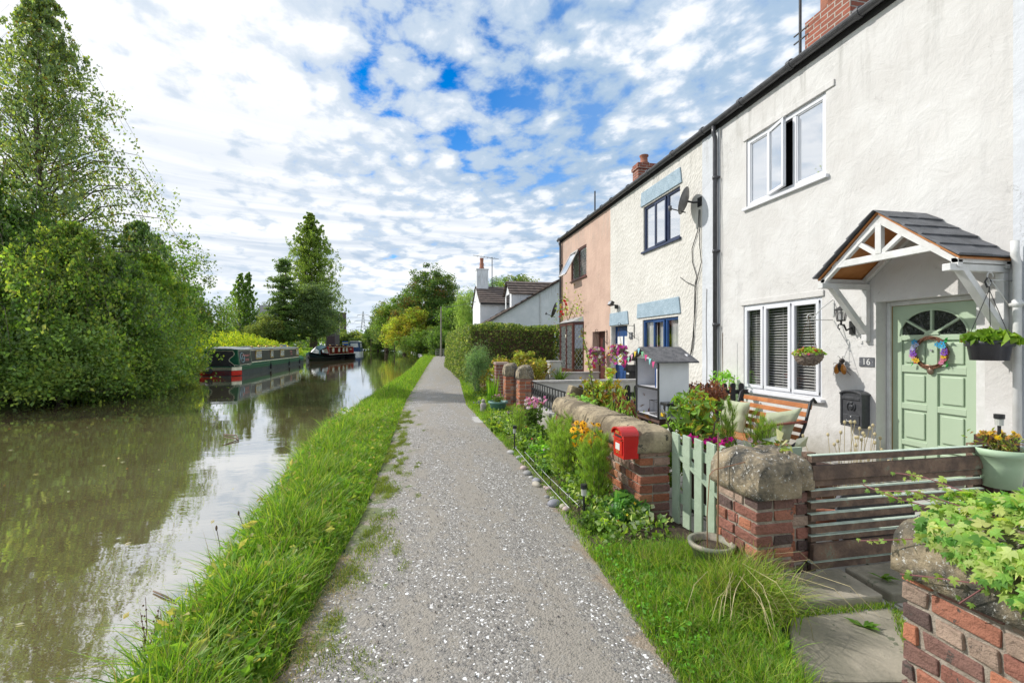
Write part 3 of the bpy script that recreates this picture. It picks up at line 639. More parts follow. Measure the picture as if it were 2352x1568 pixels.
# ------------------------------------------------------------------ the terrace
X0 = 5.4
def fy(px, X=X0): return float(WX(px, 800, X)[1])
def fz(px, py, X=X0): return float(WX(px, py, X)[2])
def wall_with_holes(y0, y1, z0, z1, holes, depth=.14, thick=.30, X=X0):
    """rendered front with real openings and reveals"""
    mb = MB(); ys = sorted({y0, y1, *[h[0] for h in holes], *[h[1] for h in holes]}); zs = sorted({z0, z1, *[h[2] for h in holes], *[h[3] for h in holes]})
    for a, b in zip(ys, ys[1:]):
        for c, d in zip(zs, zs[1:]):
            my, mz = (a + b) / 2, (c + d) / 2
            if any(h[0] < my < h[1] and h[2] < mz < h[3] for h in holes): continue
            mb.quad((X, b, c), (X, a, c), (X, a, d), (X, b, d))
    for h in holes:
        a, b, c, d = h[:4]; e = X + (h[4] if len(h) > 4 else depth)
        mb.quad((X, b, c), (X, b, d), (e, b, d), (e, b, c)); mb.quad((X, a, d), (X, a, c), (e, a, c), (e, a, d))
        mb.quad((X, a, d), (e, a, d), (e, b, d), (X, b, d)); mb.quad((X, b, c), (e, b, c), (e, a, c), (X, a, c))
    # ends and top of the wall, back of the house
    for yy in (y0, y1): mb.quad((X, yy, z0), (X + 6.5, yy, z0), (X + 6.5, yy, z1), (X, yy, z1))
    mb.quad((X + 6.5, y0, z0), (X + 6.5, y1, z0), (X + 6.5, y1, z1), (X + 6.5, y0, z1))
    return mb
EZ = 5.50         # eaves height
def roof_parts(house, y0, y1, seed=0, gut=True):
    mb = MB(); sl = math.tan(R(31)); xr = X0 + 3.2
    for k in range(16):                          # overlapping slate courses
        u0, u1 = k / 16, (k + 1) / 16; xa = X0 - .16 + (xr - X0 + .16) * u0; xb = X0 - .16 + (xr - X0 + .16) * u1 + .04
        za = EZ + .08 + (xa - X0 + .16) * sl; zb = EZ + .08 + (xb - X0 + .16) * sl
        mb.add([(xa, y0, za + .018), (xb, y0, zb), (xb, y1, zb), (xa, y1, za + .018), (xa, y0, za), (xa, y1, za)], [(0, 1, 2, 3), (4, 0, 3, 5)])
    mb.quad((xr, y0, EZ + .08 + 3.36 * sl), (X0 + 6.7, y0, EZ), (X0 + 6.7, y1, EZ), (xr, y1, EZ + .08 + 3.36 * sl))
    for yy in (y0 + .01, y1 - .01): mb.add([(X0, yy, EZ), (X0 + 6.5, yy, EZ), (xr, yy, EZ + 3.3 * sl)], [(0, 1, 2)])
    r = mb.build('roof', SLATE, house)
    mb = MB(); mb.box(X0 - .02, X0 + .3, y0, y1, EZ - .02, EZ + .07); mb.build('soffit_board', mat('soffit_black', (.025, .024, .024), .7, bump=.3), house)
    # half round gutter with unions
    mb = MB(); n = 9; P = []
    for yy in (y0, y1):
        for j in range(n): a = math.pi + math.pi * j / (n - 1); P.append((X0 - .10 + .062 * math.cos(a), yy, EZ + .085 + .062 * math.sin(a)))
        for j in range(n): a = 2 * math.pi - math.pi * j / (n - 1); P.append((X0 - .10 + .056 * math.cos(a), yy, EZ + .085 + .056 * math.sin(a)))
    m = 2 * n; mb.add(P, [(j, (j + 1) % m, m + (j + 1) % m, m + j) for j in range(m)])
    yy = y0 + .35
    while yy < y1 - .1:
        mb.tube([(X0 - .10, yy, EZ + .085), (X0 - .10, yy + .07, EZ + .085)], .071, 14); yy += 1.05
    mb.build('gutter', GUTTER, house, smooth=False)
def downpipe(house, y, ztop, z0=0.0, r=.038, m=None, x=None):
    mb = MB(); xx = X0 - .07 if x is None else x
    mb.tube([(X0 - .10, y, ztop + .05), (X0 - .10, y, ztop - .08), (xx, y, ztop - .16), (xx, y, ztop - .3), (xx, y, z0)], r, 12)
    for z in np.arange(z0 + .5, ztop - .3, 1.35): mb.tube([(xx, y, z), (xx, y, z + .06)], r * 1.22, 12); mb.box(xx - .005, X0 + .005, y - .06, y + .06, z + .01, z + .045)
    mb.build('downpipe', m or GUTTER, house, smooth=True)
def window(house, y0, y1, z0, z1, X, fm, lights, pane, sill=None, fw=.055, open_=None, lead=False, back=None, label=None):
    """y0 < y1 (y1 is the far, left side in the picture); lights = list of (fraction0, fraction1, opening?) from left to right"""
    f = MB(); ww = y1 - y0
    f.box(X - .035, X + .03, y0, y1, z0, z0 + fw); f.box(X - .035, X + .03, y0, y1, z1 - fw, z1)
    f.box(X - .037, X + .032, y0, y0 + fw, z0 + .001, z1 - .001); f.box(X - .037, X + .032, y1 - fw, y1, z0 + .001, z1 - .001)
    for a, b, o in lights[1:]: yy = y1 - ww * a; f.box(X - .033, X + .028, yy - fw / 2, yy + fw / 2, z0 + fw, z1 - fw)
    W = f.build('window', fm, house, bevel=.006, label=label)
    for i, (a, b, o) in enumerate(lights):
        ya = y1 - ww * a - (fw if i == 0 else fw / 2); yb = y1 - ww * b + (fw if i == len(lights) - 1 else fw / 2); za, zb = z0 + fw, z1 - fw
        M = Matrix.Identity(4)
        if o:
            e = .018; ang = o if isinstance(o, (int, float)) and not isinstance(o, bool) else 0
            hx = X - .03
            if ang: M = Matrix.Translation((hx, ya + .02, 0)) @ Matrix.Rotation(R(-ang), 4, 'Z') @ Matrix.Translation((-hx, -(ya + .02), 0))
            s = MB(); q0, q1, w2 = yb - e, ya + e, .05
            s.box(hx - .03, hx + .012, q0, q1, za - e, za - e + w2, mtx=M); s.box(hx - .03, hx + .012, q0, q1, zb + e - w2, zb + e, mtx=M)
            s.box(hx - .032, hx + .014, q0, q0 + w2, za - e + .001, zb + e - .001, mtx=M); s.box(hx - .032, hx + .014, q1 - w2, q1, za - e + .001, zb + e - .001, mtx=M)
            s.build('sash', fm, W, bevel=.005)
            p = MB(); p.add(xf(np.array([(hx - .01, q1 - w2, za + .03), (hx - .01, q0 + w2, za + .03), (hx - .01, q0 + w2, zb - .03), (hx - .01, q1 - w2, zb - .03)]), M), [(0, 1, 2, 3)]); p.build('pane', pane, W)
        else:
            p = MB(); p.quad((X - .005, ya, za), (X - .005, yb, za), (X - .005, yb, zb), (X - .005, ya, zb)); p.build('pane', pane, W)
            if fm is UPVC or True:
                s = MB(); e = .014
                for q in ((yb, ya, za, za + e), (yb, ya, zb - e, zb), (yb, yb + e, za, zb), (ya - e, ya, za, zb)): s.box(X - .022, X - .004, *q)
                s.build('glazing_bead', fm, W)
        if lead:
            s = MB(); hgt = zb - za; wdt = ya - yb; n = max(2, int(round(wdt / .11)))
            st = wdt / n; slope = 1.6 * st
            k = -int(hgt / slope) - 1
            for k in range(k, n + int(hgt / slope) + 1):
                for sg in (1, -1):
                    # line y = yb + k*st + sg*(z-za)/slope*st, clipped to the pane
                    pts = []
                    for zz in np.linspace(za, zb, 60):
                        yy = yb + k * st + sg * (zz - za) / slope * st
                        if yb <= yy <= ya: pts.append((X - .012, yy, zz))
                    if len(pts) > 2: s.bar(pts[0], pts[-1], .006, .004, (1, 0, 0))
            if s.n: s.build('lead_lattice', mat('lead_came', (.62, .64, .62), .4), W)
    b = MB(); Xb = X + .28
    b.quad((Xb, y1, z0), (Xb, y0, z0), (Xb, y0, z1), (Xb, y1, z1)); b.build('dark_room_sheet', DARKIN, W)  # flat near-black sheet: darkness of the unlit room put into its colour
    if sill:
        s = MB(); s.box(X0 - sill[0], X + .02, y0 - .05, y1 + .05, z0 - sill[1], z0 - .002); s.build('sill', sill[2], house, bevel=.006)
    return W

def house16():
    yR, yL = fy(2330), fy(1655)
    h = thing('white_cottage', (X0, (yR + yL) / 2, 0), 'white rendered cottage with sage green door and tiled porch canopy', 'house', 'terraced cottages')
    uw = (fy(1897), fy(1714), fz(1714, 478), fz(1714, 324)); lw = (fy(1888), fy(1708), .765, 2.17); dr = (fy(2262), fy(2012), -.02, 2.02)
    wall_with_holes(yR, yL, -.2, EZ, [(*uw, .10), (*lw, .09), (*dr, .24)]).build('wall', PL16, h)
    roof_parts(h, yR, yL)
    # hood mould lines over the windows
    for a, b, z in ((uw[0] - .14, uw[1] + .06, uw[3]), (lw[0] - .04, lw[1] + .05, lw[3])):
        mb = MB(); mb.box(X0 - .022, X0 - .001, a, b, z + .002, z + .09); mb.build('lintel', PL16, h, bevel=.008)
    window(h, *uw, X0 + .055, UPVC, [(0, .31, False), (.31, .62, 14), (.64, 1, False)], GL_SKY, sill=(.05, .05, UPVC), fw=.07)
    W = window(h, *lw, X0 + .05, UPVC, [(0, .30, True), (.30, .66, True), (.66, 1, True)], GL_CLEAR, sill=(.07, .045, UPVC), fw=.06)
    mb = MB(); Xb = X0 + .10
    for z in np.arange(lw[2] + .06, lw[3] - .05, .042):
        M = Matrix.Translation((Xb, 0, z)) @ Matrix.Rotation(R(-28), 4, 'Y'); mb.box(-.02, .02, lw[0] + .06, lw[1] - .06, -.001, .001, mtx=M)
    for yy in np.linspace(lw[0] + .2, lw[1] - .2, 5): mb.box(Xb - .02, Xb - .018, yy - .003, yy + .003, lw[2], lw[3])
    mb.build('venetian_blind', WHITE, W)
    for yy, zz, r in ((lw[0] + .23, lw[2] + .33, .10), (lw[0] + .85, lw[2] + .27, .09)):
        mb = MB(); mb.ball((X0 + .25, yy, zz), (.03, r, r * .6), 10); mb.build('red_lamp', REDP, W, smooth=True)
    # door, frame and fanlight
    Xd = X0 + .20; ya, yb = fy(2052, Xd), fy(2262, X0 + .02) - .02; yb = ya - .86; zt = 1.965
    fr = MB(); fr.box(Xd - .05, Xd + .03, ya + .002, dr[1] - .001, -.02, 2.018); fr.box(Xd - .052, Xd + .03, dr[0] + .001, yb - .002, -.02, 2.018); fr.box(Xd - .048, Xd + .03, yb, ya, zt + .004, 2.019)
    fr.build('door_frame', WHITE, h, bevel=.008)
    mb = MB(); mb.box(Xd - .02, Xd + .01, yb - .012, ya + .012, zt + .001, zt + .012); mb.box(Xd - .022, Xd + .01, ya, ya + .010, 0, zt); mb.build('door_lining', mat('oak_strip', (.38, .22, .07), .5), h)
    cy = (ya + yb) / 2; W_ = ya - yb; d = MB()
    rows = [(1.27, 1.56), (.83, 1.19), (.40, .76), (.10, .34)]; ms = .052; st = .105
    # leaf made of stiles, rails and a backing
    d.box(Xd + .012, Xd + .04, yb, ya, .0, zt)
    cols_ = [(cy + ms, ya - st), (yb + st, cy - ms)]
    zs = sorted([0.0] + [v for r_ in rows for v in r_] + [1.60]); 
    x0, x1 = Xd - .012, Xd + .013
    d.box(x0, x1, ya - st, ya, 0, zt); d.box(x0, x1, yb, yb + st, 0, zt); d.box(x0, x1, cy - ms, cy + ms, 0, 1.60)
    zz = [0.0, .10, .34, .40, .76, .83, 1.19, 1.27, 1.56, 1.62]
    for a, b in zip(zz[::2], zz[1::2]): d.box(x0 + .0005, x1, yb + st, cy - ms, a, b); d.box(x0 + .0005, x1, cy + ms, ya - st, a, b)
    D = d.build('door', SAGED, h, bevel=.004)
    for (a, b) in cols_:
        for (c, e) in rows:
            p = MB(); g = .03; p.box(Xd - .006, Xd + .014, min(a, b) + g, max(a, b) - g, c + g, e - g); p.build('door_panel', SAGED, D, bevel=.009)
    # fan: head of the door around a half round light
    f = MB(); rz = 1.62; Rr = W_ / 2 - .085; n = 20; xs = x0 + .0008
    arc = [(cy + Rr * math.cos(math.pi * i / n), rz + .28 * math.sin(math.pi * i / n)) for i in range(n + 1)]
    outer = []
    for (yy, z_) in arc:
        t_ = (yy - cy) / Rr; outer.append((yy, zt))
    for i in range(n):
        for xx, fl in ((xs, 0),):
            f.quad((xx, arc[i][0], arc[i][1]), (xx, arc[i + 1][0], arc[i + 1][1]), (xx, outer[i + 1][0], zt), (xx, outer[i][0], zt))
        f.quad((xs, arc[i][0], arc[i][1]), (xs + .03, arc[i][0], arc[i][1]), (xs + .03, arc[i + 1][0], arc[i + 1][1]), (xs, arc[i + 1][0], arc[i + 1][1]))
    for i in range(n + 1): pass
    f.tube([(xs - .004, y_, z_) for y_, z_ in arc], .012, 6)
    f.box(xs, xs + .02, cy - Rr - .01, cy + Rr + .01, rz - .03, rz)
    for a in (38, 90, 142):
        u_, v_ = math.cos(R(a)), math.sin(R(a)); f.bar((xs + .002, cy + .06 * u_, rz + .045 * v_), (xs + .002, cy + Rr * u_, rz + .28 * v_), .022, .03, (1, 0, 0))
    hub = [(xs - .012, cy + .075 * math.cos(math.pi * i / 10), rz - .002 + .055 * math.sin(math.pi * i / 10)) for i in range(11)]
    f.prism(hub, (.03, 0, 0)); f.build('fanlight_frame', SAGED, D)
    g = MB(); pts = [(Xd + .008, y_, z_) for y_, z_ in arc]; g.add(pts + [(Xd + .008, cy, rz)], [(i, i + 1, n + 1) for i in range(n)])
    gm = bpy.data.materials.new('water_glass'); gm.use_nodes = True; t = NT(gm.node_tree); pb = gm.node_tree.nodes['Principled BSDF']
    pb.inputs['Base Color'].default_value = (.02, .025, .02, 1); pb.inputs['Roughness'].default_value = .08; pb.inputs['Specular IOR Level'].default_value = .9
    bn = t.n('ShaderNodeBump'); bn.inputs['Strength'].default_value = 1; bn.inputs['Distance'].default_value = .05
    t.L.new(t.noise(t.n('ShaderNodeNewGeometry').outputs['Position'], 16, 3, .5, 2.5), bn.inputs['Height']); t.L.new(bn.outputs[0], pb.inputs['Normal'])
    g.build('fanlight_glass', gm, D)
    k = MB(); k.ball((Xd - .035, cy - .0, 1.22), (.022, .035, .045), 12); k.ball((Xd - .03, cy, 1.265), (.018, .02, .018), 8)
    for sg in (1, -1): k.ball((Xd - .025, cy + sg * .05, 1.272), (.006, .045, .016), 8)
    k.build('bee_knocker', mat('aged_copper', (.28, .20, .15), .4, metal=.7), D, smooth=True)
    k = MB(); k.tube([(Xd - .03, cy, 1.445), (Xd - .008, cy, 1.445)], .013, 12); k.build('spyhole', GALV, D)
    s = MB(); s.box(X0 - .14, X0 + .2, dr[0] - .05, dr[1] + .05, -.05, .03); s.build('doorstep', FLAG, h, bevel=.01)
    # porch canopy
    c = MB(); yA, zA, zE, yl, yr, xf_ = 3.955, 2.925, 2.30, 4.70, 3.18, 4.77
    for sg, ye in ((1, yl), (-1, yr)):
        for kk in range(5):
            u0, u1 = kk / 5, (kk + 1) / 5 + .03
            p0 = np.array([0, ye + (yA - ye) * u0, zE + (zA - zE) * u0]); p1 = np.array([0, ye + (yA - ye) * min(u1, 1), zE + (zA - zE) * min(u1, 1)])
            nn = np.array([0, (zA - zE) * sg, abs(yA - ye)]); nn = nn / np.linalg.norm(nn)
            wk = 3; off = .5 * (kk % 2)
            cuts = [xf_ - .07] + [xf_ + (X0 - xf_) * (i + off) / 2 for i in range(0, 4) if xf_ + .05 < xf_ + (X0 - xf_) * (i + off) / 2 < X0 - .05] + [X0 - .003]
            for xa, xb in zip(cuts, cuts[1:]):
                q = rng.uniform(-.003, .003); V = []
                for xx in (xa + .002, xb - .002):
                    for pp, hh in ((p0, .030 + q), (p1, .012 + q), (p1, .002), (p0, .008)): V.append(np.array([xx, pp[1], pp[2]]) + nn * hh)
                c.add(V, [(0, 1, 2, 3), (7, 6, 5, 4), (0, 4, 5, 1), (1, 5, 6, 2), (2, 6, 7, 3), (3, 7, 4, 0)])
    CA = c.build('door_canopy', SLATE, h, bevel=.004)
    s = MB()
    for ye in (yl, yr): 
        sg = 1 if ye > yA else -1
        s.prism([(xf_ - .02, ye - sg * .02, zE + .0), (xf_ - .02, yA, zA - .012), (xf_ - .02, yA, zA - .03), (xf_ - .02, ye - sg * .02, zE - .018)], (X0 - xf_ + .015, 0, 0))
    s.build('canopy_soffit', WOODO, CA)
    s = MB(); th = .055
    for x_, full in ((xf_, True), (X0 - .06, False)):
        for ye in (yl - .04, yr + .04):
            s.prism([(x_, ye, zE - .02), (x_, yA, zA - .035), (x_, yA, zA - .135), (x_, ye + (yA - ye) * .09, zE - .03), (x_, ye, zE - .09)], (th, 0, 0))
        zc = 2.40
        if full:
            s.box(x_ + .002, x_ + th - .002, yr + .19, yl - .19, zc, zc + .075)
            s.box(x_ - .003, x_ + th - .006, yA - .033, yA + .033, zc + .07, zA - .13)
            for sg in (1, -1): s.bar((x_ + th / 2, yA + sg * .02, zc + .07), (x_ + th / 2, yA + sg * .26, zc + .25), .05, th - .012, (1, 0, 0))
    for ye in (yl - .07, yr + .07): s.box(xf_, X0 - .005, ye - .03, ye + .03, zE - .05, zE - .001)
    s.build('truss', WHITE, CA, bevel=.004)
    for ye in (4.60, 3.27):
        b = MB(); b.box(xf_ - .07, X0 - .003, ye - .035, ye + .035, 2.18, 2.245); b.box(X0 - .065, X0 - .002, ye - .034, ye + .034, 1.55, 2.178)
        b.bar((xf_ + .10, ye, 2.20), (X0 - .05, ye, 1.66), .06, .075, (0, 1, 0)); b.build('bracket', WHITE, CA, bevel=.005)
    # downpipe between the two white houses with its slack cable
    yp = fy(1650); downpipe(h, yp, EZ - .02)
    c = MB(); c.tube([(X0 - .03, yp - .10 + .012 * math.sin(z * 5), z) for z in np.arange(.9, EZ, .12)], .006, 5); c.tube([(X0 - .02, yp + .33 + .01 * math.sin(z * 4), z) for z in np.arange(.3, 2.6, .12)], .006, 5)
    c.build('cable', mat('painted_cable', (.45, .44, .42), .6), h)
    ch = MB(); y0 = fy(1992); y1 = fy(1852); 
    xc = X0 + .30; y0, y1 = fy(1953, xc), fy(1849, xc); zt = fz(1849, 54, xc)
    ch.box(xc, xc + .5, y0, y1, EZ - .1, zt); C = ch.build('chimney', BRICKR, h)
    q = MB(); q.lathe([(.13, zt), (.13, zt + .5), (.15, zt + .55)], (X0 + .52, fy(1893, X0 + .4), 0), 16); q.build('chimney_pot', TERRA, C, smooth=True)
    return h
H16 = house16()

def house15():
    yR, yL = fy(1655) + .002, fy(1402)
    h = thing('textured_cottage', (X0, (yR + yL) / 2, 0), 'cream scallop-rendered cottage with pale blue lintels and blue door', 'house', 'terraced cottages')
    uw = (fy(1562), fy(1478), fz(1478, 579), fz(1478, 477)); lw = (fy(1558), fy(1476), .85, fz(1476, 735)); dr = (fy(1441), fy(1404), -.02, fz(1404, 750))
    ysm = fy(1614)
    wall_with_holes(yR, yL, -.2, EZ, [(*uw, .12), (*lw, .12), (*dr, .2)]).build('wall', PL15, h)
    mb = MB(); mb.box(X0 - .012, X0 - .001, yR, ysm, -.2, EZ - .01); mb.build('smooth_render_strip', PLW2, h, bevel=.005)
    roof_parts(h, yR, yL)
    for (a, b, z0, z1) in ((fy(1565), fy(1475), fz(1478, 474), fz(1480, 441)), (fy(1562), fy(1466), fz(1466, 731), fz(1470, 698)), (fy(1443), fy(1402.5), fz(1404, 748), fz(1404, 720))):
        m = MB(); m.prism([(X0 - .03, a - .04, z0), (X0 - .03, b + .04, z0), (X0 - .03, b, z1), (X0 - .03, a + .02, z1)], (.029, 0, 0)); m.build('lintel', PALEBLUE, h, bevel=.008)
    W = window(h, *uw, X0 + .07, NAVY, [(0, .32, False), (.32, .64, True), (.66, 1, False)], GL_SKY, sill=(.05, .05, NAVY))
    W = window(h, *lw, X0 + .07, BLUEP, [(0, .32, False), (.32, .64, True), (.66, 1, False)], GL_CLEAR, sill=(.05, .05, BLUEP))
    for a, b in ((0, .3), (.36, .62), (.68, 1)):
        q = MB(); n = 24; y1_ = lw[1] - (lw[1] - lw[0]) * a; y0_ = lw[1] - (lw[1] - lw[0]) * b; P = []
        for zz in (lw[2], lw[3]):
            for i in range(n): P.append((X0 + .14 + .02 * math.sin(i * 1.7), y0_ + (y1_ - y0_) * i / (n - 1), zz))
        q.add(P, [(i, i + 1, n + i + 1, n + i) for i in range(n - 1)]); q.build('curtain', CURT, W, smooth=True)
    d = MB(); xd = X0 + .15; d.box(xd, xd + .04, dr[0], dr[1], 0, dr[3] - .02); D = d.build('door', BLUEP, h)
    for z0, z1 in ((.2, .8), (.95, 1.75)):
        for a, b in ((.12, .45), (.55, .88)):
            p = MB(); yy0 = dr[0] + (dr[1] - dr[0]) * a; yy1 = dr[0] + (dr[1] - dr[0]) * b; p.box(xd - .012, xd + .001, yy0, yy1, z0, z1); p.build('door_panel' if z0 < .5 else 'door_glass', BLUEP if z0 < .5 else CURT, D, bevel=.006)
    m = MB(); m.box(xd - .02, xd + .03, dr[1] - .045, dr[1] - .001, -.01, dr[3] - .002); m.box(xd - .02, xd + .03, dr[0] + .001, dr[0] + .045, -.01, dr[3] - .002); m.build('door_frame', BLUEP, h)
    ch = MB(); xc = X0 + .75; y1, y0 = fy(1450, xc), fy(1465, xc); z2 = fz(1450, 384, xc); xe = xc + .66
    ch.box(xc + .03, xe - .03, y0 + .03, y1 - .03, EZ - .1, z2 - .17); ch.box(xc - .0, xe, y0, y1, z2 - .168, z2 - .08); ch.box(xc + .02, xe - .02, y0 + .02, y1 - .02, z2 - .078, z2); C = ch.build('chimney', BRICKR, h)
    q = MB(); q.lathe([(.12, z2), (.15, z2 + .05), (.11, z2 + .08), (.10, z2 + .22), (.13, z2 + .25), (.13, z2 + .28)], (xc + .3, (y0 + y1) / 2, 0), 16); q.build('chimney_pot', TERRA, C, smooth=True)
    c = MB(); dk = mat('black_cable', (.02, .02, .02), .6)
    for k, pl in enumerate([[(876, 350), (870, 470), (835, 580), (838, 660), (862, 740), (852, 800), (850, 900), (845, 1100), (838, 1160), (822, 1230)], [(882, 350), (880, 560), (890, 660), (860, 780), (855, 900), (840, 1100), (826, 1200)], [(766, 748), (800, 775), (845, 795)]]):
        c.tube([WX(*c4(x, y), X0 - .02 - .008 * k) for x, y in pl], .008, 5)
    c.build('cable', dk, h)
    return h
H15 = house15()

def housepink():
    yR, yL = fy(1402) + .002, fy(1288)
    h = thing('pink_cottage', (X0, (yR + yL) / 2, 0), 'salmon pink rendered cottage with mahogany leaded windows', 'house', 'terraced cottages')
    uw = (fy(1347), fy(1312), fz(1312, 647), fz(1312, 581)); bw = (fy(1339), fy(1302), fz(1302, 848), fz(1302, 745)); dr = (fy(1390), fy(1361), -.02, fz(1361, 762))
    wall_with_holes(yR, yL, -.2, EZ, [(*uw, .12), (*bw, .2), (*dr, .3)]).build('wall', PLPINK, h)
    roof_parts(h, yR, yL + .05)
    W = window(h, *uw, X0 + .06, MAHOG, [(0, .5, False), (.5, 1, False)], GL_DARK, sill=(.05, .05, MAHOG), lead=True)
    # top-hung sash propped open
    y1 = uw[1] - .02; y0 = uw[1] - (uw[1] - uw[0]) * .55; L = uw[3] - uw[2] - .05; s = MB(); M = Matrix.Translation((X0 - .01, 0, uw[3] - .04)) @ Matrix.Rotation(R(28), 4, 'Y')
    for q in ((y0, y0 + .06, -L, 0), (y1 - .06, y1, -L, 0), (y0, y1, -.06, 0), (y0, y1, -L, -L + .06)): s.box(-.03, .0, q[0], q[1], q[2], q[3], mtx=M)
    s.build('open_sash', mat('pale_sash_edge', (.55, .50, .47), .5), W, bevel=.004)
    s = MB(); s.add(xf(np.array([(-.015, y0 + .05, -L + .05), (-.015, y1 - .05, -L + .05), (-.015, y1 - .05, -.05), (-.015, y0 + .05, -.05)]), M), [(0, 1, 2, 3)]); s.build('pane', GL_SKY, W)
    # shallow bay
    xb = X0 - .28; b = MB(); z0, z1 = bw[2], bw[3]
    P = [(X0 + .02, bw[1] + .05), (xb, bw[1] - .18), (xb, bw[0] + .18), (X0 + .02, bw[0] - .05)]
    for a, c in zip(P, P[1:]):
        b.bar((*a, z0 + .04), (*c, z0 + .04), .07, .09); b.bar((*a, z1 - .04), (*c, z1 - .04), .07, .09)
    for a in P: b.bar((*a, z0), (*a, z1), .075, .075, (1, 0, 0))
    m_ = ((P[1][0] + P[2][0]) / 2, (P[1][1] + P[2][1]) / 2); b.bar((*m_, z0), (*m_, z1), .07, .07, (1, 0, 0))
    B = b.build('bay_window', MAHOG, h)
    g = MB(); le = MB()
    for a, c in zip(P, P[1:]):
        g.quad((*a, z0 + .05), (*c, z0 + .05), (*c, z1 - .05), (*a, z1 - .05)); a_, c_ = np.array(a), np.array(c); n = max(3, int(round(np.linalg.norm(c_ - a_) / .13))); hh = z1 - z0 - .1; sl = 1.6 / n
        nv = np.array([(c_ - a_)[1], -(c_ - a_)[0]]); nv = nv / np.linalg.norm(nv) * -.012
        if nv[0] > 0: nv = -nv
        step = hh / max(1, round(hh / .2)); m = int(round(hh / step))
        for i in range(n):
            for j in range(m):
                p = lambda u, v: (*(a_ + (c_ - a_) * u + nv), z0 + .05 + v)
                le.bar(p(i / n, j * step), p((i + 1) / n, (j + 1) * step), .007, .004, (1, 0, 0)); le.bar(p((i + 1) / n, j * step), p(i / n, (j + 1) * step), .007, .004, (1, 0, 0))
    g.build('leaded_pane', GL_DARK, B); le.build('lead_lattice', MATS['lead_came'], B)
    s = MB(); s.prism([(*P[0], z0 - .05), (P[1][0] - .05, P[1][1] + .04, z0 - .05), (P[2][0] - .05, P[2][1] - .04, z0 - .05), (*P[3], z0 - .05)], (0, 0, .05)); s.build('sill', MAHOG, B)
    s = MB(); s.add([(X0 - .003, bw[1] + .1, z1 + .02), (xb - .08, bw[1] - .12, z1 + .02), (xb - .08, bw[0] + .12, z1 + .02), (X0 - .003, bw[0] - .1, z1 + .02), (X0 - .003, bw[1] + .02, z1 + .20), (X0 - .003, bw[0] - .02, z1 + .20)], [(0, 1, 4), (1, 2, 5, 4), (2, 3, 5), (0, 3, 2, 1)]); s.build('bay_roof', mat('lead_sheet', (.42, .42, .42), .6, bump=.4), B)
    s = MB(); s.ball((xb - .03, m_[1] + .02, z1 - .45), (.02, .05, .07), 8); s.build('window_ornament', CREAM, B, smooth=True)
    d = MB(); xd = X0 + .22; d.box(xd, xd + .04, dr[0], dr[1], 0, dr[3]); D = d.build('door', MAHOG, h)
    p = MB(); cy = (dr[0] + dr[1]) / 2; n = 16; p.prism([(xd - .012, cy + .2 * math.cos(math.pi * 2 * i / n), 1.35 + .45 * math.sin(math.pi * 2 * i / n)) for i in range(n)], (.011, 0, 0)); p.build('oval_light', GL_DARK, D)
    downpipe(h, fy(1291.5), EZ - .02, r=.05)
    return h
HP = housepink()

def house17():
    y1 = fy(2330) - .002
    h = thing('neighbouring_cottage', (X0, 0, 0), 'cool white cottage front at the right edge beside the porch', 'house', 'terraced cottages')
    m = wall_with_holes(-6, y1, -.2, EZ, [], X=X0 - .02); m.build('wall', PLW2, h); roof_parts(h, -6, y1)
    downpipe(h, y1 - .06, 2.4, r=.03, m=WHITE)
H17 = house17()

# aerial poles on the roof
for px, py0, py1, r_, nm, lb in ((1838, 125, -60, .02, 'aerial_pole', 'thin black aerial mast rising behind the gutter by the front chimney'), (1366.5, 490, 439, .025, 'aerial_pole', 'short black aerial mast above the pink and textured cottages')):
    b = WX(px, py0, X0 + .3); k = WX(px, py1, X0 + .3); m = MB(); m.tube([(b[0], b[1], EZ - .0), (b[0], b[1], k[2])], r_, 8)
    if py1 < 0: 
        for dz in (.5, .62): m.box(b[0] - .01, b[0] + .01, b[1] - .15, b[1] + .12, k[2] - dz - .4, k[2] - dz - .385)
    m.build(nm, BLACK, label=lb, cat='aerial')
b = WX(1335, 516, X0 + .1); m = MB(); m.bar((b[0], b[1] - .25, b[2]), (b[0], b[1] + .5, b[2]), .05, .05); m.bar((b[0], b[1], EZ), (b[0], b[1], b[2]), .04, .04, (1, 0, 0)); m.build('roof_aerial', BLACK, label='small horizontal aerial bar above the pink cottage roof edge', cat='aerial')
# ------------------------------------------------------------------ trees and shrubs across the water
def at(px, d, z=0.0): p = DP(px, HY, d); return np.array([p[0], p[1], z])
DG = [(.06, .10, .028), (.08, .13, .032), (.048, .08, .026)]
MG = [(.07, .13, .022), (.095, .16, .03), (.05, .09, .02)]
YG = [(.15, .22, .03), (.20, .24, .035), (.10, .16, .028)]
OLIVE = [(.09, .12, .035), (.13, .15, .04), (.06, .085, .03)]
AUT = [(.26, .20, .03), (.20, .19, .03), (.10, .13, .03)]
SILV = [(.10, .14, .07), (.075, .115, .05), (.05, .08, .035)]
G1 = 'trees and shrubs hanging over the far canal bank'
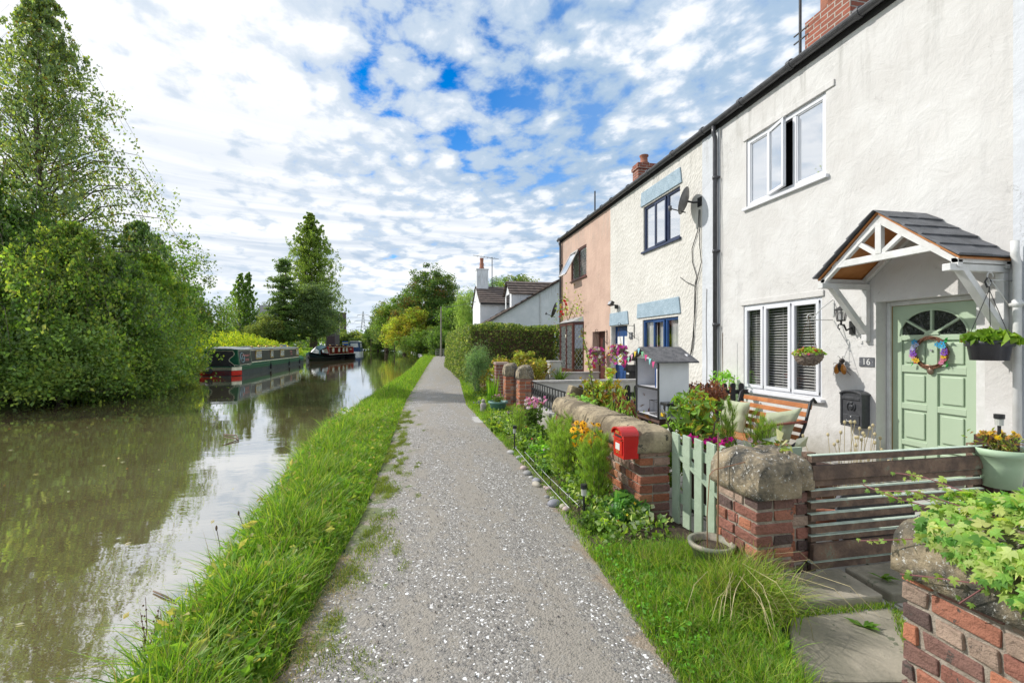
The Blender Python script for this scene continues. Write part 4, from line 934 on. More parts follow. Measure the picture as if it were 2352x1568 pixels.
# tall airy birch at the left
def airy(name, label, cat, base, H, prof, nb, lpb, ls, cols, group, tr, lean=(0, 0), droop=.5, bark=BARK, wgt=None):
    base = np.array(base, float); t = thing(name, base, label, cat, group); tm = MB(); top = base + np.array([lean[0], lean[1], H])
    sp = [base + (top - base) * q + np.array([math.sin(q * 7) * .12, math.cos(q * 5) * .12, 0]) * (H / 14) for q in np.linspace(0, 1, 10)]
    tm.tube(sp, [tr * (1.1 - q) for q in np.linspace(0, 1.07, 10)], 8); PT = []; DR = []
    for k in range(nb):
        q = .10 + .9 * ((k + rng.uniform()) / nb); a = k * 2.4 + rng.uniform(-.4, .4); s0 = base + (top - base) * q
        r_ = prof(q) * rng.uniform(.72, 1.1); d = np.array([math.cos(a), math.sin(a), 0]); up = r_ * rng.uniform(.25, .6)
        p1 = s0 + d * r_ * .5 + [0, 0, up * .8]; p2 = s0 + d * r_ * .82 + [0, 0, up * .85]; p3 = s0 + d * r_ + [0, 0, up * .6 - droop * r_ * .3]
        r0 = tr * .3 * (1.05 - q); tm.tube([s0, p1, p2, p3], [r0, r0 * .6, r0 * .35, r0 * .15], 4, cap=False)
        # hanging twigs with leaves
        nt = max(4, int(r_ * 5)); 
        for j in range(nt):
            u = rng.uniform(.25, 1.05); b = (s0 * (1 - u) + p2 * u) if u < .8 else (p2 + (p3 - p2) * min(1, (u - .8) * 5)); b = b + rng.normal(size=3) * [.22, .22, .12] * (.3 + u) * min(1.4, r_ * .55)
            m = max(3, int(lpb / nt)); L = rng.uniform(.3, 1) * droop * min(1.6, r_ * .6); s = rng.uniform(0, 1, m)
            sw = rng.normal(size=3) * [.35, .35, .1]
            PT.append(b + np.outer(s, np.array([0, 0, -L]) + sw * L) + rng.normal(size=(m, 3)) * .09 * min(1.4, .5 + r_ * .2))
    tm.build('trunk', bark, t, smooth=True); P = np.concatenate(PT); m = MB(); leaves(m, P, ls, pal(cols, len(P), .3, w_=wgt), .62, .4, tipdir=(0, 0, -1)); m.build('crown', LEAF, t); return t
airy('birch_tree', 'tall airy birch towering over the far bank at the left edge', 'tree', at(105, 18.5, .4), 15.6, lambda q: float(np.interp(q, [0, .2, .45, .7, .9, 1], [4.6, 5.2, 4.1, 2.3, 1.0, .2])), 190, 240, .12, [(.14, .18, .09), (.11, .15, .06), (.06, .10, .05), (.16, .20, .04), (.28, .22, .04)], G1, .19, (-.3, .2), .75, wgt=[.3, .25, .17, .22, .06])
airy('alder_tree', 'slender leafy alder rising behind the birch at the left edge', 'tree', at(-60, 16, .4), 7.6, lambda q: float(np.interp(q, [0, .3, .7, 1], [3.4, 3.6, 2.2, .6])), 90, 300, .12, MG + SILV[:1], G1, .15, (0, 0), .55)
airy('poplar_sapling', 'leafy young alder on the right flank of the big birch', 'tree', at(300, 20.5, .4), 6.6, lambda q: float(np.interp(q, [0, .3, .7, 1], [2.6, 2.7, 1.7, .4])), 80, 260, .12, SILV[:2] + MG[:2], G1, .12, (.3, 0), .6)
AIR = lambda r: (lambda q: r * float(np.interp(q, [0, .3, .6, .85, 1], [.7, 1, .72, .38, .08])))
airy('willow_shrub', 'broad grey-green willow shrub low at the far left', 'shrub', at(-40, 12.8, -.1), 4.0, AIR(3.0), 100, 260, .105, MG + SILV[:2] + YG[:1], G1, .07, (-.4, 0), .8)
airy('sallow_shrub', 'dense sallow shrub with yellowing leaves beneath the tall birch', 'shrub', at(135, 14.2, -.1), 5.4, AIR(2.9), 120, 260, .10, OLIVE + YG[:2] + MG, G1, .07, (.3, 0), .8)
airy('sallow_shrub', 'dark green sallow shrub behind, filling the gap above the front shrubs', 'shrub', at(30, 17, .3), 6.2, AIR(3.4), 110, 230, .12, DG + MG[:1], G1, .1, (0, 0), .7)
airy('elder_shrub', 'rounded elder shrub leaning over the water, middle of the bank thicket', 'shrub', at(255, 15.6, -.1), 4.6, AIR(2.5), 110, 250, .10, SILV[:2] + MG[:2] + YG[:1], G1, .07, (.4, -.3), .9)
airy('hazel_shrub', 'yellow-green hazel shrub with arching branches next to the first boat', 'shrub', at(326, 18.6, -.1), 5.2, AIR(2.1), 100, 240, .11, YG + MG[:2], G1, .07, (.5, -.2), .7)
SK = [(.08, .13, .03), (.06, .10, .025), (.13, .17, .035), (.10, .15, .05)]
grow('dogwood_shrub', 'low leafy dogwood skirt touching the water at the far left', 'shrub', at(-20, 12.0, -.1), [((0, 0, .7), (2.2, 1.2, .9)), ((1.2, .2, 1.4), (1.4, 1.2, 1.0))], 130, 15000, .10, SK, G1, .05, 20, .5, trunks=3, squash=.7, shell=.7)
grow('dogwood_shrub', 'low leafy dogwood skirt beneath the sallow', 'shrub', at(140, 13.2, -.1), [((0, 0, .6), (2.1, 1.1, .8)), ((-1, .2, 1.5), (1.3, 1.2, 1.1)), ((.9, 0, 1.1), (1, 1, .8))], 130, 15000, .10, SK + YG[:1], G1, .05, 20, .5, trunks=3, squash=.7, shell=.7)
grow('dogwood_shrub', 'low leafy dogwood skirt beneath the elder', 'shrub', at(285, 14.9, -.1), [((0, 0, .55), (1.9, 1.1, .8)), ((.6, 0, 1.3), (1.2, 1, .9))], 110, 12000, .10, SK, G1, .05, 20, .45, trunks=3, squash=.7, shell=.7)
grow('dogwood_shrub', 'low leafy dogwood skirt next to the bramble', 'shrub', at(362, 18.0, -.1), [((0, 0, .6), (1.5, 1.1, .8)), ((-.5, 0, 1.4), (1.1, 1, .9))], 90, 10000, .10, SK + YG[:1], G1, .05, 18, .45, trunks=3, squash=.7, shell=.7)
grow('bramble_clump', 'low loose bramble trailing into the canal left of the first boat', 'shrub', at(415, 22.5, .0), [((0, 0, .5), (1.0, 1.0, .65))], 80, 8000, .09, [(.15, .18, .03), (.09, .14, .03)], G1, .03, 14, .35, trunks=3)
grow('ash_tree', 'mid green ash tree behind the hazel shrub', 'tree', at(372, 24, .5), [((0, 0, 4.4), (2.5, 2.2, 2.3)), ((.4, 0, 2.6), (2.8, 2.2, 1.6))], 170, 19000, .13, MG + OLIVE[:1], G1, .12, 18, .6)
grow('small_conifer', 'small dark conifer standing against the sky beyond the left thicket', 'tree', at(448, 48, .8), [((0, 0, 2.2), (2.3, 2.3, 1.4)), ((0, 0, 4.4), (1.6, 1.6, 1.5)), ((0, 0, 6.3), (.6, .6, 1.2))], 120, 14000, .17, DG, G1, .14, 10, .55, squash=.5)
GB = 'trees beyond the moored boats'
airy('twin_birch', 'pale trunked birch standing alone behind the yellow bank', 'tree', at(548, 72, .8), 12.0, lambda q: float(np.interp(q, [0, .2, .6, 1], [3.0, 3.6, 2.2, .35])), 90, 150, .2, MG + YG[:1], GB, .16, (.3, 0), .7, PALEBARK)
airy('twin_birch', 'thinner birch touching the right side of the lone pale birch', 'tree', at(574, 73, .8), 12.4, lambda q: float(np.interp(q, [0, .2, .6, 1], [2.0, 2.4, 1.6, .3])), 80, 130, .2, MG + YG[2:], GB, .13, (-.2, 0), .7, PALEBARK)
airy('tall_poplar', 'tallest pointed poplar behind the boats', 'tree', at(716, 78, .8), 23.2, lambda q: float(np.interp(q, [0, .25, .6, .85, 1], [4.4, 5.8, 4.4, 2.3, .5])), 230, 330, .21, [(.11, .16, .03), (.15, .20, .035), (.08, .12, .03)], GB, .4, (-.2, 0), .35)
grow('cedar_tree', 'dark cedar with tiered branches left of the tall poplar', 'tree', at(652, 62, .8), [((0, 0, 2.6), (3.0, 3.0, 1.6)), ((0, 0, 5.6), (2.6, 2.6, 1.8)), ((0, 0, 8.6), (1.8, 1.8, 1.8)), ((0, 0, 11.4), (.9, .9, 1.3))], 230, 26000, .22, DG + [(.07, .10, .045)], GB, .3, 22, .75, squash=.35)
grow('sycamore_tree', 'round grey-green sycamore in front of the tall poplar', 'tree', at(722, 64, .7), [((0, 0, 4.4), (3.6, 3.0, 3.0)), ((.2, 0, 7.4), (2.6, 2.4, 2.2))], 220, 24000, .22, [(.075, .11, .05), (.055, .085, .035), (.09, .13, .05)], GB, .26, 16, .85, squash=.6)
grow('hawthorn_tree', 'olive hawthorn at the foot of the cedar', 'tree', at(612, 60, .7), [((0, 0, 2.6), (2.4, 2.2, 2.2))], 90, 9000, .19, OLIVE, GB, .14, 10, .7)
# sunny weeds on the bank
m = MB(); N = 42000; y = 21 + 36 * rng.uniform(0, 1, N) ** .9; off = np.abs(rng.normal(size=N)) * 2.6 + .9; off = np.where((y > 26.5), off + .5, off)
x = bank_l(y) - off; hz = np.interp(off, [.5, 1.5, 3.5, 8], [.5, 1.4, 2.3, 3.0]) * np.interp(y, [20, 48, 57], [1, 1, .55]) + .45 * np.sin(y * 1.7 + np.sin(x * 3)) * np.sin(x * 2.3) + .25 * np.sin(y * 5.1) * np.sin(x * 6.7)
z = hz * (1 - .45 * rng.uniform(0, 1, N) ** 2.4); leaves(m, np.stack([x, y, z], 1), .15, pal([(.22, .27, .02), (.28, .28, .02), (.14, .20, .02), (.08, .13, .02)], N, .22), .45, .8, tipdir=(0, 0, .5))
m.build('bank_weeds', LEAF, kind='stuff', label='bright yellow-green goldenrod and nettles on the bank behind the first boat', cat='weeds', loc=(0, 0, 0))
m = MB(); N = 9000; y = rng.uniform(56, 92, N); off = rng.uniform(.2, 5, N); leaves(m, np.stack([bank_l(y) - off, y, rng.uniform(.1, .6, N) + off * .12], 1), .2, pal([(.12, .2, .03), (.16, .25, .035)], N, .22), .5, .8)
m.build('far_bank_plants', LEAF, kind='stuff', label='low green plants on the bank beside the second boat', cat='plants', loc=(0, 0, 0))
# right of the towpath, in the distance
GC = 'trees beyond the towpath bend'
grow('chestnut_tree', 'largest dark green chestnut with russet tips at the bend', 'tree', at(985, 92, 0), [((.0, 0, 8.6), (7.2, 5, 5.6)), ((1.0, 0, 13.4), (5.4, 4.5, 4.4)), ((-3.8, 0, 6), (4.5, 4, 4.2)), ((4.0, 0, 9), (4, 4, 4)), ((1, -1, 3.2), (6, 4, 3.2))], 420, 56000, .32, [(.045, .085, .02), (.06, .10, .03), (.09, .12, .03), (.20, .12, .04)], GC, .45, 14, 1.25, weights=[.42, .33, .18, .07])
grow('maple_tree', 'bright yellow-green maple low in front of the chestnut', 'tree', at(930, 86, 0), [((0, 0, 3.6), (4.2, 3.5, 3.4)), ((1.5, 0, 6.6), (2.6, 2.4, 2.2)), ((3.2, -1, 2.6), (4.4, 3, 2.6))], 240, 28000, .27, AUT[:2] + YG[:2], GC, .2, 10, .95)
grow('oak_tree', 'dark oak at the left end of the bend trees', 'tree', at(888, 120, 0), [((0, 0, 6.0), (5.6, 4.5, 5)), ((-.5, 0, 10.3), (3.8, 3, 2.8)), ((4, 0, 3.5), (5, 4, 3.5)), ((6, 0, 8), (5, 4, 4.4))], 260, 30000, .36, DG + [(.08, .11, .03), (.10, .13, .04)], GC, .4, 10, 1.25)
grow('bay_shrub', 'dark rounded shrubs beside the utility pole', 'shrub', at(1022, 64, 0), [((0, 0, 1.9), (2.2, 1.9, 1.9)), ((-1.0, 1, 1.2), (1.6, 1.6, 1.2))], 110, 11000, .2, DG + MG[:1], GC, .12, 8, .7)
grow('lime_tree', 'mid green lime tree between the chestnut and the weeping willow', 'tree', at(1046, 74, 0), [((0, 0, 5), (3.0, 3, 4)), ((-1, 0, 3), (3, 3, 2.6))], 150, 15000, .26, MG + DG[:1], GC, .25, 10, .95)
grow('weeping_willow', 'pale weeping willow left of the white cottage chimney', 'tree', at(1078, 56, 0), [((0, 0, 5.2), (1.9, 1.8, 3.2)), ((-.4, 0, 7.4), (1.4, 1.4, 1.4)), ((.6, 0, 3), (2.2, 2, 2))], 130, 17000, .22, [(.17, .23, .07), (.12, .18, .045)], GC, .2, 10, .6, droop=1.5, asp=.3)
grow('weeping_willow', 'tall weeping willow directly behind the white chimney', 'tree', at(1130, 64, 0), [((0, 0, 9.2), (2.4, 2.0, 2.2)), ((0, 0, 6.5), (2.6, 2.4, 2.4))], 110, 13000, .24, [(.11, .17, .05), (.08, .13, .04)], GC, .2, 10, .7, droop=1.4, asp=.3)
grow('beech_tree', 'olive beech crowns showing over the cottage roof ridge', 'tree', at(1195, 70, 0), [((0, 0, 9.2), (4.0, 3.0, 2.8)), ((-3.4, 0, 8.4), (3.2, 2.4, 2.6))], 150, 16000, .26, OLIVE + MG[:1], GC, .3, 10, .95)
grow('elm_tree', 'broad mid-green elm joining the oak and the chestnut at the bend', 'tree', at(928, 104, 0), [((0, 0, 6.5), (5.5, 4, 6)), ((2.5, 0, 9.5), (4.5, 4, 4.2)), ((-3.5, 0, 8), (3.8, 3.5, 3.6))], 260, 32000, .34, MG[:2] + DG[:2] + [(.16, .15, .04)], GC, .4, 10, 1.2)
grow('hawthorn_shrub', 'dense green scrub under the chestnut by the towpath bend', 'shrub', at(965, 80, 0), [((0, 0, 1.8), (4.2, 2.4, 2.2)), ((2, 0, 2.6), (2.4, 2, 1.8))], 150, 15000, .25, MG + OLIVE[:1], GC, .12, 8, .8)
GD = 'distant trees behind the canal'
for i, (px, d, hh, ww, cl, nm, lb) in enumerate([(838, 210, 7.5, 9, DG, 'distant_oak', 'dark distant trees under the pylon'), (815, 170, 6.6, 6, OLIVE, 'distant_willow', 'olive distant tree left of the pylon'), (853, 150, 6.2, 7, OLIVE + AUT[2:], 'distant_thorn', 'low olive thicket at the far end of the canal'), (800, 128, 5.0, 5.5, OLIVE + MG[:1], 'distant_ash', 'mid green scrub just right of the blue and white boat'), (868, 134, 7.5, 6, DG, 'distant_alder', 'dark tree where the right bank trees start')]):
    grow(nm, lb, 'tree', at(px, d, 0), [((0, 0, hh * .5), (ww * .6, ww * .5, hh * .48)), ((ww * .45, 0, hh * .35), (ww * .5, ww * .5, hh * .35))], 80, 8000, .5, cl, GD, .3, 5, hh * .19)
# far-off woods that close the horizon
m = MB()
for (y0, y1, x0, x1, hh, n) in ((230, 330, -330, 20, 11, 26000), (100, 150, -150, -26, 7, 15000), (70, 180, 14, 70, 8, 12000), (190, 240, -10, 60, 8, 7000)):
    x = rng.uniform(x0, x1, n); y = rng.uniform(y0, y1, n); h_ = hh * (.72 + .28 * np.sin(x * .21 + y * .13) * np.sin(x * .57 + 1)); z = h_ * np.sqrt(rng.uniform(.0, 1, n))
    leaves(m, np.stack([x, y, z], 1), 1.0, pal(DG + MG + OLIVE, n, .2), .7, .5)
m.build('far_woods', LEAF, kind='stuff', label='dark green woodland closing the flat horizon', cat='woods', loc=(0, 0, 0))

# ------------------------------------------------------------------ narrowboats
def loft(mb, secs, closed=False, caps=True, mi=0):
    n = len(secs); k = len(secs[0]); V = np.concatenate([np.array(s, float) for s in secs])
    F_ = [(i * k + j, i * k + (j + 1) % k, (i + 1) * k + (j + 1) % k, (i + 1) * k + j) for i in range(n - 1) for j in range(k if closed else k - 1)]
    if caps: F_ += [tuple(range(k))[::-1], tuple((n - 1) * k + j for j in range(k))]
    mb.add(V, F_, None, mi)
def hull(L, W, zb, zt, bowlen=3.0, y0=0.0, y1=None, grow_=0.0, sheer=.25):
    secs = []; y1 = L if y1 is None else y1
    for y in np.linspace(y0, y1, 28):
        wd = W / 2
        if y < .9: wd *= math.sqrt(max(0.02, 1 - ((.9 - y) / .9) ** 2 * .55))
        if y > L - bowlen: wd *= max(.03, math.cos((y - L + bowlen) / bowlen * math.pi / 2) ** .75)
        wd += grow_; up = sheer * max(0, (y - L + bowlen) / bowlen) ** 2
        secs.append([(-wd, y, zb + up * (zb > .3)), (wd, y, zb + up * (zb > .3)), (wd, y, zt + up), (-wd, y, zt + up)])
    return secs
HULLB = mat('black_hull', (.035, .042, .055), .4, (.06, .065, .075), 3); GREENB = mat('dark_green_boat_paint', (.015, .105, .06), .3); CHARB = mat('charcoal_boat_paint', (.045, .042, .05), .35); CREAMB = mat('cream_coachline', (.72, .68, .50), .45)
GREYROOF = mat('grey_boat_roof', (.36, .38, .38), .55, (.28, .30, .30), 6); REDB = mat('maroon_boat_paint', (.48, .04, .03), .3); TEALB = mat('slate_green_boat_paint', (.04, .10, .10), .4); BRASS = mat('brass', (.75, .50, .14), .3, metal=.7); CANVAS = mat('grey_canvas', (.30, .32, .32), .8)
def finish(t, loc, rz): t.location = [float(v) for v in loc]; t.rotation_euler = (0, 0, rz)
def boat_window(parent, x, y0, y1, z0, z1):
    f = MB(); f.box(x, x + .025, y0, y1, z0 - .03, z1 + .03); Wd = f.build('window', BRASS, parent)
    g = MB(); g.box(x + .02, x + .032, y0 + .05, y1 - .05, z0 + .05, z1 - .05); g.build('pane', mat('boat_pane', (.55, .58, .55), .15, (.25, .27, .26), 5), Wd)
    b = MB(); b.box(x + .03, x + .037, y0 + .05, y1 - .05, z1 - .17, z1 - .15); b.build('window_bar', BRASS, Wd)
def boat1():
    t = thing('narrowboat', (0, 0, 0), 'dark green and charcoal narrowboat with red and cream stern, nearest boat', 'narrowboat', 'boats moored along the far bank'); L, W = 20.5, 2.1
    m = MB(); loft(m, hull(L, W, -.3, .34)); m.build('hull', HULLB, t)
    m = MB(); loft(m, hull(L, W, .32, .50, grow_=.02)); m.build('gunwale', GREENB, t)
    for a, b, mt, nm in ((.03, .29, REDB if 0 else REDP, 'red_stern_band'), (.31, .49, CREAMB, 'cream_stern_band')):
        m = MB(); P = []
        s = hull(L, W, a, b, y0=0, y1=.62, grow_=.032 if b < .3 else .03)
        loft(m, s[:28]); m.build(nm, mt, t)
    m = MB(); loft(m, hull(L, W, .495, .52, grow_=.03)); m.build('deck', GREENB, t)
    cw0, cw1 = .86, .74; y0, y1 = 3.0, L - 3.4; z0, z1 = .52, 1.50
    m = MB(); loft(m, [[(-cw0, y, z0), (cw0, y, z0), (cw1, y, z1), (-cw1, y, z1)] for y in (y0, y1)]); m.build('cabin', CHARB, t)
    m = MB(); loft(m, [[(-cw1 - .05, y, z1 - .03), (cw1 + .05, y, z1 - .03), (cw1 + .03, y, z1 + .02), (0, y, z1 + .08), (-cw1 - .03, y, z1 + .02)] for y in (y0 - .02, y1 + .05)]); Rf = m.build('roof', GREYROOF, t)
    m = MB(); sl = (cw1 - cw0) / (z1 - z0); xs = lambda z: cw0 + (z - z0) * sl
    for (a, b, c, d) in ((y0 + .1, y1 - .1, z0 + .11, z0 + .17), (y0 + .1, y1 - .1, z1 - .125, z1 - .07), (y0 + .1, y0 + .15, z0 + .13, z1 - .08), (y1 - .12, y1 - .1, z0 + .13, z1 - .08)):
        x_ = xs(max(c, d)); 
        m.add([(xs(c) + .006, a, c), (xs(c) + .006, b, c), (xs(d) + .006, b, d), (xs(d) + .006, a, d)], [(0, 1, 2, 3)])
    m.build('coachline', CREAMB, t)
    m = MB(); m.add([(xs(z0) + .004, y0, z0), (xs(z0) + .004, y1, z0), (xs(z0 + .12) + .004, y1, z0 + .12), (xs(z0 + .12) + .004, y0, z0 + .12)], [(0, 1, 2, 3)]); m.build('cabin_green_band', GREENB, t)
    for a, w_ in ((4.1, 1.25), (7.6, .7), (10.4, 1.15), (16.0, 1.0)): boat_window(t, xs(1.1) + .01, a, a + w_, .84, 1.36)
    # stern hood: canvas over a frame
    m = MB(); hx, hz = .80, 1.47; y_a, y_b = .55, 3.0
    loft(m, [[(-.92, y_a, .52), (.92, y_a, .52), (hx, y_a + .05, hz), (-hx, y_a + .05, hz)], [(-.92, y_b, .52), (.92, y_b, .52), (hx, y_b, hz), (-hx, y_b, hz)]]); Hd = m.build('stern_hood', GREENB, t)
    m = MB(); loft(m, [[(-hx - .06, y, hz), (hx + .06, y, hz), (hx * .6, y, hz + .13 * q + .02), (-hx * .6, y, hz + .13 * q + .02)] for y, q in ((y_a - .06, .35), (y_a + .7, 1.1), (y_b + .1, .7))]); m.build('hood_roof', GREYROOF, Hd)
    # black hourglass panel with cream scrolls on the end
    m = MB(); pr = []; n = 14
    for i in range(n + 1): z = .53 + (1.40 - .53) * i / n; u = i / n; wv = .66 - .20 * math.sin(math.pi * min(1, u * 1.15)) ** 2 + .05 * math.cos(u * 9) - .16 * max(0, u - .85); pr.append((wv, z))
    P = [(w_, z) for w_, z in pr] + [(-w_, z) for w_, z in reversed(pr)]; fy_ = lambda z: y_a + .05 * (z - .52) / (hz - .52) - .012
    m.prism([(x_, fy_(z), z) for x_, z in P], (0, .012, 0)); m.build('stern_panel', CHARB, Hd)
    m = MB()
    for sg in (1, -1): m.tube([(sg * w_, fy_(z) - .005, z) for w_, z in pr], .014, 5)
    m.tube([(-pr[-1][0] + 2 * pr[-1][0] * q, fy_(1.4) - .005, 1.40 - .03 * abs(math.sin(q * 9.4))) for q in np.linspace(0, 1, 12)], .012, 5); m.build('scroll_line', CREAMB, Hd)
    xh = lambda z: .92 + (z - .52) * (hx - .92) / (hz - .52) + .006
    m = MB(); m.add([(xh(.6), y_a + .22, .6), (xh(.6), y_b - .12, .6), (xh(1.4), y_b - .12, 1.4), (xh(1.4), y_a + .22, 1.4)], [(0, 1, 2, 3)]); m.build('name_panel', CHARB, Hd)
    m = MB()
    for (a, b, c, d) in ((y_a + .2, y_b - .1, .58, .605), (y_a + .2, y_b - .1, 1.40, 1.425), (y_a + .2, y_a + .225, .58, 1.42), (y_b - .125, y_b - .1, .58, 1.42)): m.add([(xh(c) + .006, a, c), (xh(c) + .006, b, c), (xh(d) + .006, b, d), (xh(d) + .006, a, d)], [(0, 1, 2, 3)])
    m.build('panel_border', CREAMB, Hd)
    pinkl = mat('rose_lettering', (.65, .25, .22), .5); blu = mat('pale_blue_emblem', (.40, .58, .62), .5)
    m = MB(); m.tube([(xh(1 + .27 * math.sin(a)) + .012, 1.3 + .34 * math.cos(a), 1.0 + .27 * math.sin(a)) for a in np.linspace(0, 2 * math.pi, 25)], .014, 4); m.tube([(xh(.95) + .012, 1.0, .88), (xh(.95) + .012, 1.2, 1.02), (xh(.95) + .012, 1.35, .92), (xh(.95) + .012, 1.55, .96)], .012, 4); m.tube([(xh(.95) + .012, 1.2, 1.02), (xh(.95) + .012, 1.25, 1.14)], .012, 4); m.build('round_emblem', blu, Hd)
    lettering('Moments of', Hd, (xh(1.12) + .014, 1.98, 1.12), (0, 1, 0), (0, 0, 1), .25, pinkl, shear=.3); lettering('Inertia', Hd, (xh(.86) + .014, 2.05, .86), (0, 1, 0), (0, 0, 1), .25, pinkl, shear=.3)
    lettering('Preston', t, (xs(1.2) + .014, 14.1, 1.20), (0, 1, 0), (0, 0, 1), .24, pinkl, shear=.3); lettering('Brook', t, (xs(.98) + .014, 14.1, .98), (0, 1, 0), (0, 0, 1), .24, pinkl, shear=.3)
    for y in (4.6, 6.2, 8.0, 10.3, 12.4, 14.6):
        m = MB(); m.lathe([(.05, 1.55), (.05, 1.62), (.10, 1.62), (.09, 1.66), (.02, 1.68)], (.45, y, 0), 12); m.build('roof_vent', BRASS, t, smooth=True)
    m = MB(); m.tube([(cw1 - .02, y0 + .2, z1 + .06), (cw1 - .02, y1 - .3, z1 + .06)], .015, 6); m.build('handrail', GREENB, t)
    m = MB(); loft(m, [[(-.78, y1, .55), (.78, y1, .55), (.70, y1, 1.52), (-.70, y1, 1.52)], [(-.6, L - 2.2, .60), (.6, L - 2.2, .60), (.25, L - 2.6, 1.15), (-.25, L - 2.6, 1.15)]]); m.build('cratch_cover', CANVAS, t)
    m = MB(); m.tube([(-.62, .35, .5), (-.62, .35, 1.5), (-.62, .45, 1.6), (-.62, .6, 1.6)], .022, 8); m.build('tiller_arm', GREENB, t)
    m = MB(); m.ball((-.35, -.10, .30), (.20, .17, .17), 12); m.build('stern_fender', RUBBER, t, smooth=True)
    m = MB(); m.box(-.70, -.58, .46, .50, 1.0, 1.12); m.build('notice', CREAMB, t)
    m = MB(); m.ball((.55, .3, .56), (.06, .06, .06), 8); m.ball((-.86, .3, .56), (.05, .05, .05), 8); m.build('mooring_bollard', BLACK, t, smooth=True)
    m = MB(); m.tube([(.1, 7.0, 1.68), (.1, 12.2, 1.68)], .03, 6); m.build('boat_pole', mat('boat_pole_wood', (.40, .22, .08), .5), t)
    m = MB(); m.box(-.35, .0, 5.2, 6.4, 1.56, 1.66); m.box(-.3, .1, 15.0, 15.6, 1.55, 1.78); m.build('roof_box', CANVAS, t)
    m = MB(); m.tube([(.80, .3, .60), (1.02, .9, .50), (1.03, 2.2, .52)], .018, 5); m.tube([(-.86, .3, .60), (-1.3, -.6, .45), (-1.7, -1.4, .35)], .018, 5); m.build('mooring_rope', mat('rope', (.5, .46, .36), .9), t)
    for y in (6.5, 12.0, 16.0): m = MB(); m.tube([(1.09, y, .62), (1.09, y, .42)], .012, 4); m.tube([(1.10, y, .42), (1.10, y, .10)], .06, 8); m.build('side_fender', RUBBER, t)
    finish(t, (-10.85, 27.6, WZ), .045)
boat1()
def boat2():
    t = thing('narrowboat', (0, 0, 0), 'maroon cabined narrowboat with glazed slate-green bow cover, middle boat', 'narrowboat', 'boats moored along the far bank'); L, W = 14.5, 2.1
    # bow faces the camera: build along +Y from stern then turn round
    m = MB(); loft(m, hull(L, W, -.3, .40, 2.6, sheer=.42)); m.build('hull', HULLB, t)
    m = MB(); loft(m, hull(L, W, .38, .60, 2.6, grow_=.02, sheer=.42)); m.build('gunwale', TEALB, t)
    y0, y1 = 1.2, L - 3.7; z0, z1, cw0, cw1 = .58, 1.60, .86, .76; xs = lambda z: cw0 + (z - z0) * (cw1 - cw0) / (z1 - z0)
    m = MB(); loft(m, [[(-cw0, y, z0), (cw0, y, z0), (cw1, y, z1), (-cw1, y, z1)] for y in (y0, y1)]); C = m.build('cabin', REDB, t)
    m = MB(); loft(m, [[(-cw1 - .04, y, z1 - .02), (cw1 + .04, y, z1 - .02), (0, y, z1 + .08)] for y in (y0, y1 + .1)]); m.build('roof', GREYROOF, t)
    m = MB()
    for (a, b, c, d) in ((y0 + .1, y1 - .1, z0 + .06, z0 + .09), (y0 + .1, y1 - .1, z1 - .10, z1 - .07), (y0 + 2.4, y0 + 2.44, z0, z1), (y1 - .12, y1 - .08, z0, z1)): m.add([(-xs(c) - .006, b, c), (-xs(c) - .006, a, c), (-xs(d) - .006, a, d), (-xs(d) - .006, b, d)], [(0, 1, 2, 3)])
    m.build('coachline', CREAMB, t)
    for y in (9.0, 6.9, 5.2, 3.9): 
        f = MB(); f.box(-xs(1.1) - .03, -xs(1.1), y, y + .70, .88, 1.42); Wd = f.build('window', BRASS, t); g = MB(); g.box(-xs(1.1) - .036, -xs(1.1) - .02, y + .06, y + .64, .94, 1.36); g.build('pane', MATS['boat_pane'], Wd)
    lettering('AMBERLEY', t, (-xs(1.2) - .01, 2.4, 1.2), (0, -1, 0), (0, 0, 1), .2, CREAMB)
    m = MB(); ya, yb = L - 3.7, L - 1.7   # glazed cover over the well deck
    loft(m, [[(-.88, ya, .6), (.88, ya, .6), (.62, ya, 1.55), (0, ya, 1.78), (-.62, ya, 1.55)], [(-.60, yb, .74), (.60, yb, .74), (.42, yb - .35, 1.2), (0, yb - .45, 1.55), (-.42, yb - .35, 1.2)]]); Cr = m.build('bow_cover', TEALB, t)
    m = MB()
    for sg in (1, -1): m.prism([(sg * .86, ya + .3, .80), (sg * .68, yb - .30, .92), (sg * .56, yb - .55, 1.2), (sg * .70, ya + .3, 1.34)], (sg * .02, 0, 0))
    m.prism([(-.44, yb + .01, .82), (.44, yb + .01, .82), (.30, yb - .26, 1.14), (0, yb - .36, 1.36), (-.30, yb - .26, 1.14)], (0, .02, 0)); m.build('cover_window', mat('clear_vinyl', (.50, .52, .50), .12, (.15, .14, .10), 2), Cr)
    m = MB(); m.lathe([(.05, 1.76), (.08, 1.84), (.02, 1.92)], (0, ya + .1, 0), 10); m.build('tunnel_lamp', GALV, t)
    for y in (3, 5.5, 8): m = MB(); m.lathe([(.05, 1.66), (.05, 1.72), (.10, 1.72), (.02, 1.78)], (.0, y, 0), 10); m.build('roof_vent', BRASS, t)
    m = MB(); m.ball((0, L + .05, .45), (.14, .14, .2), 8); m.build('bow_fender', RUBBER, t)
    finish(t, (-9.35, 66.0, WZ), math.pi + math.atan2(2.0, 13.4) * -1 + 0)
    t.rotation_euler = (0, 0, math.pi - math.atan2(2.0, 13.4))
boat2()
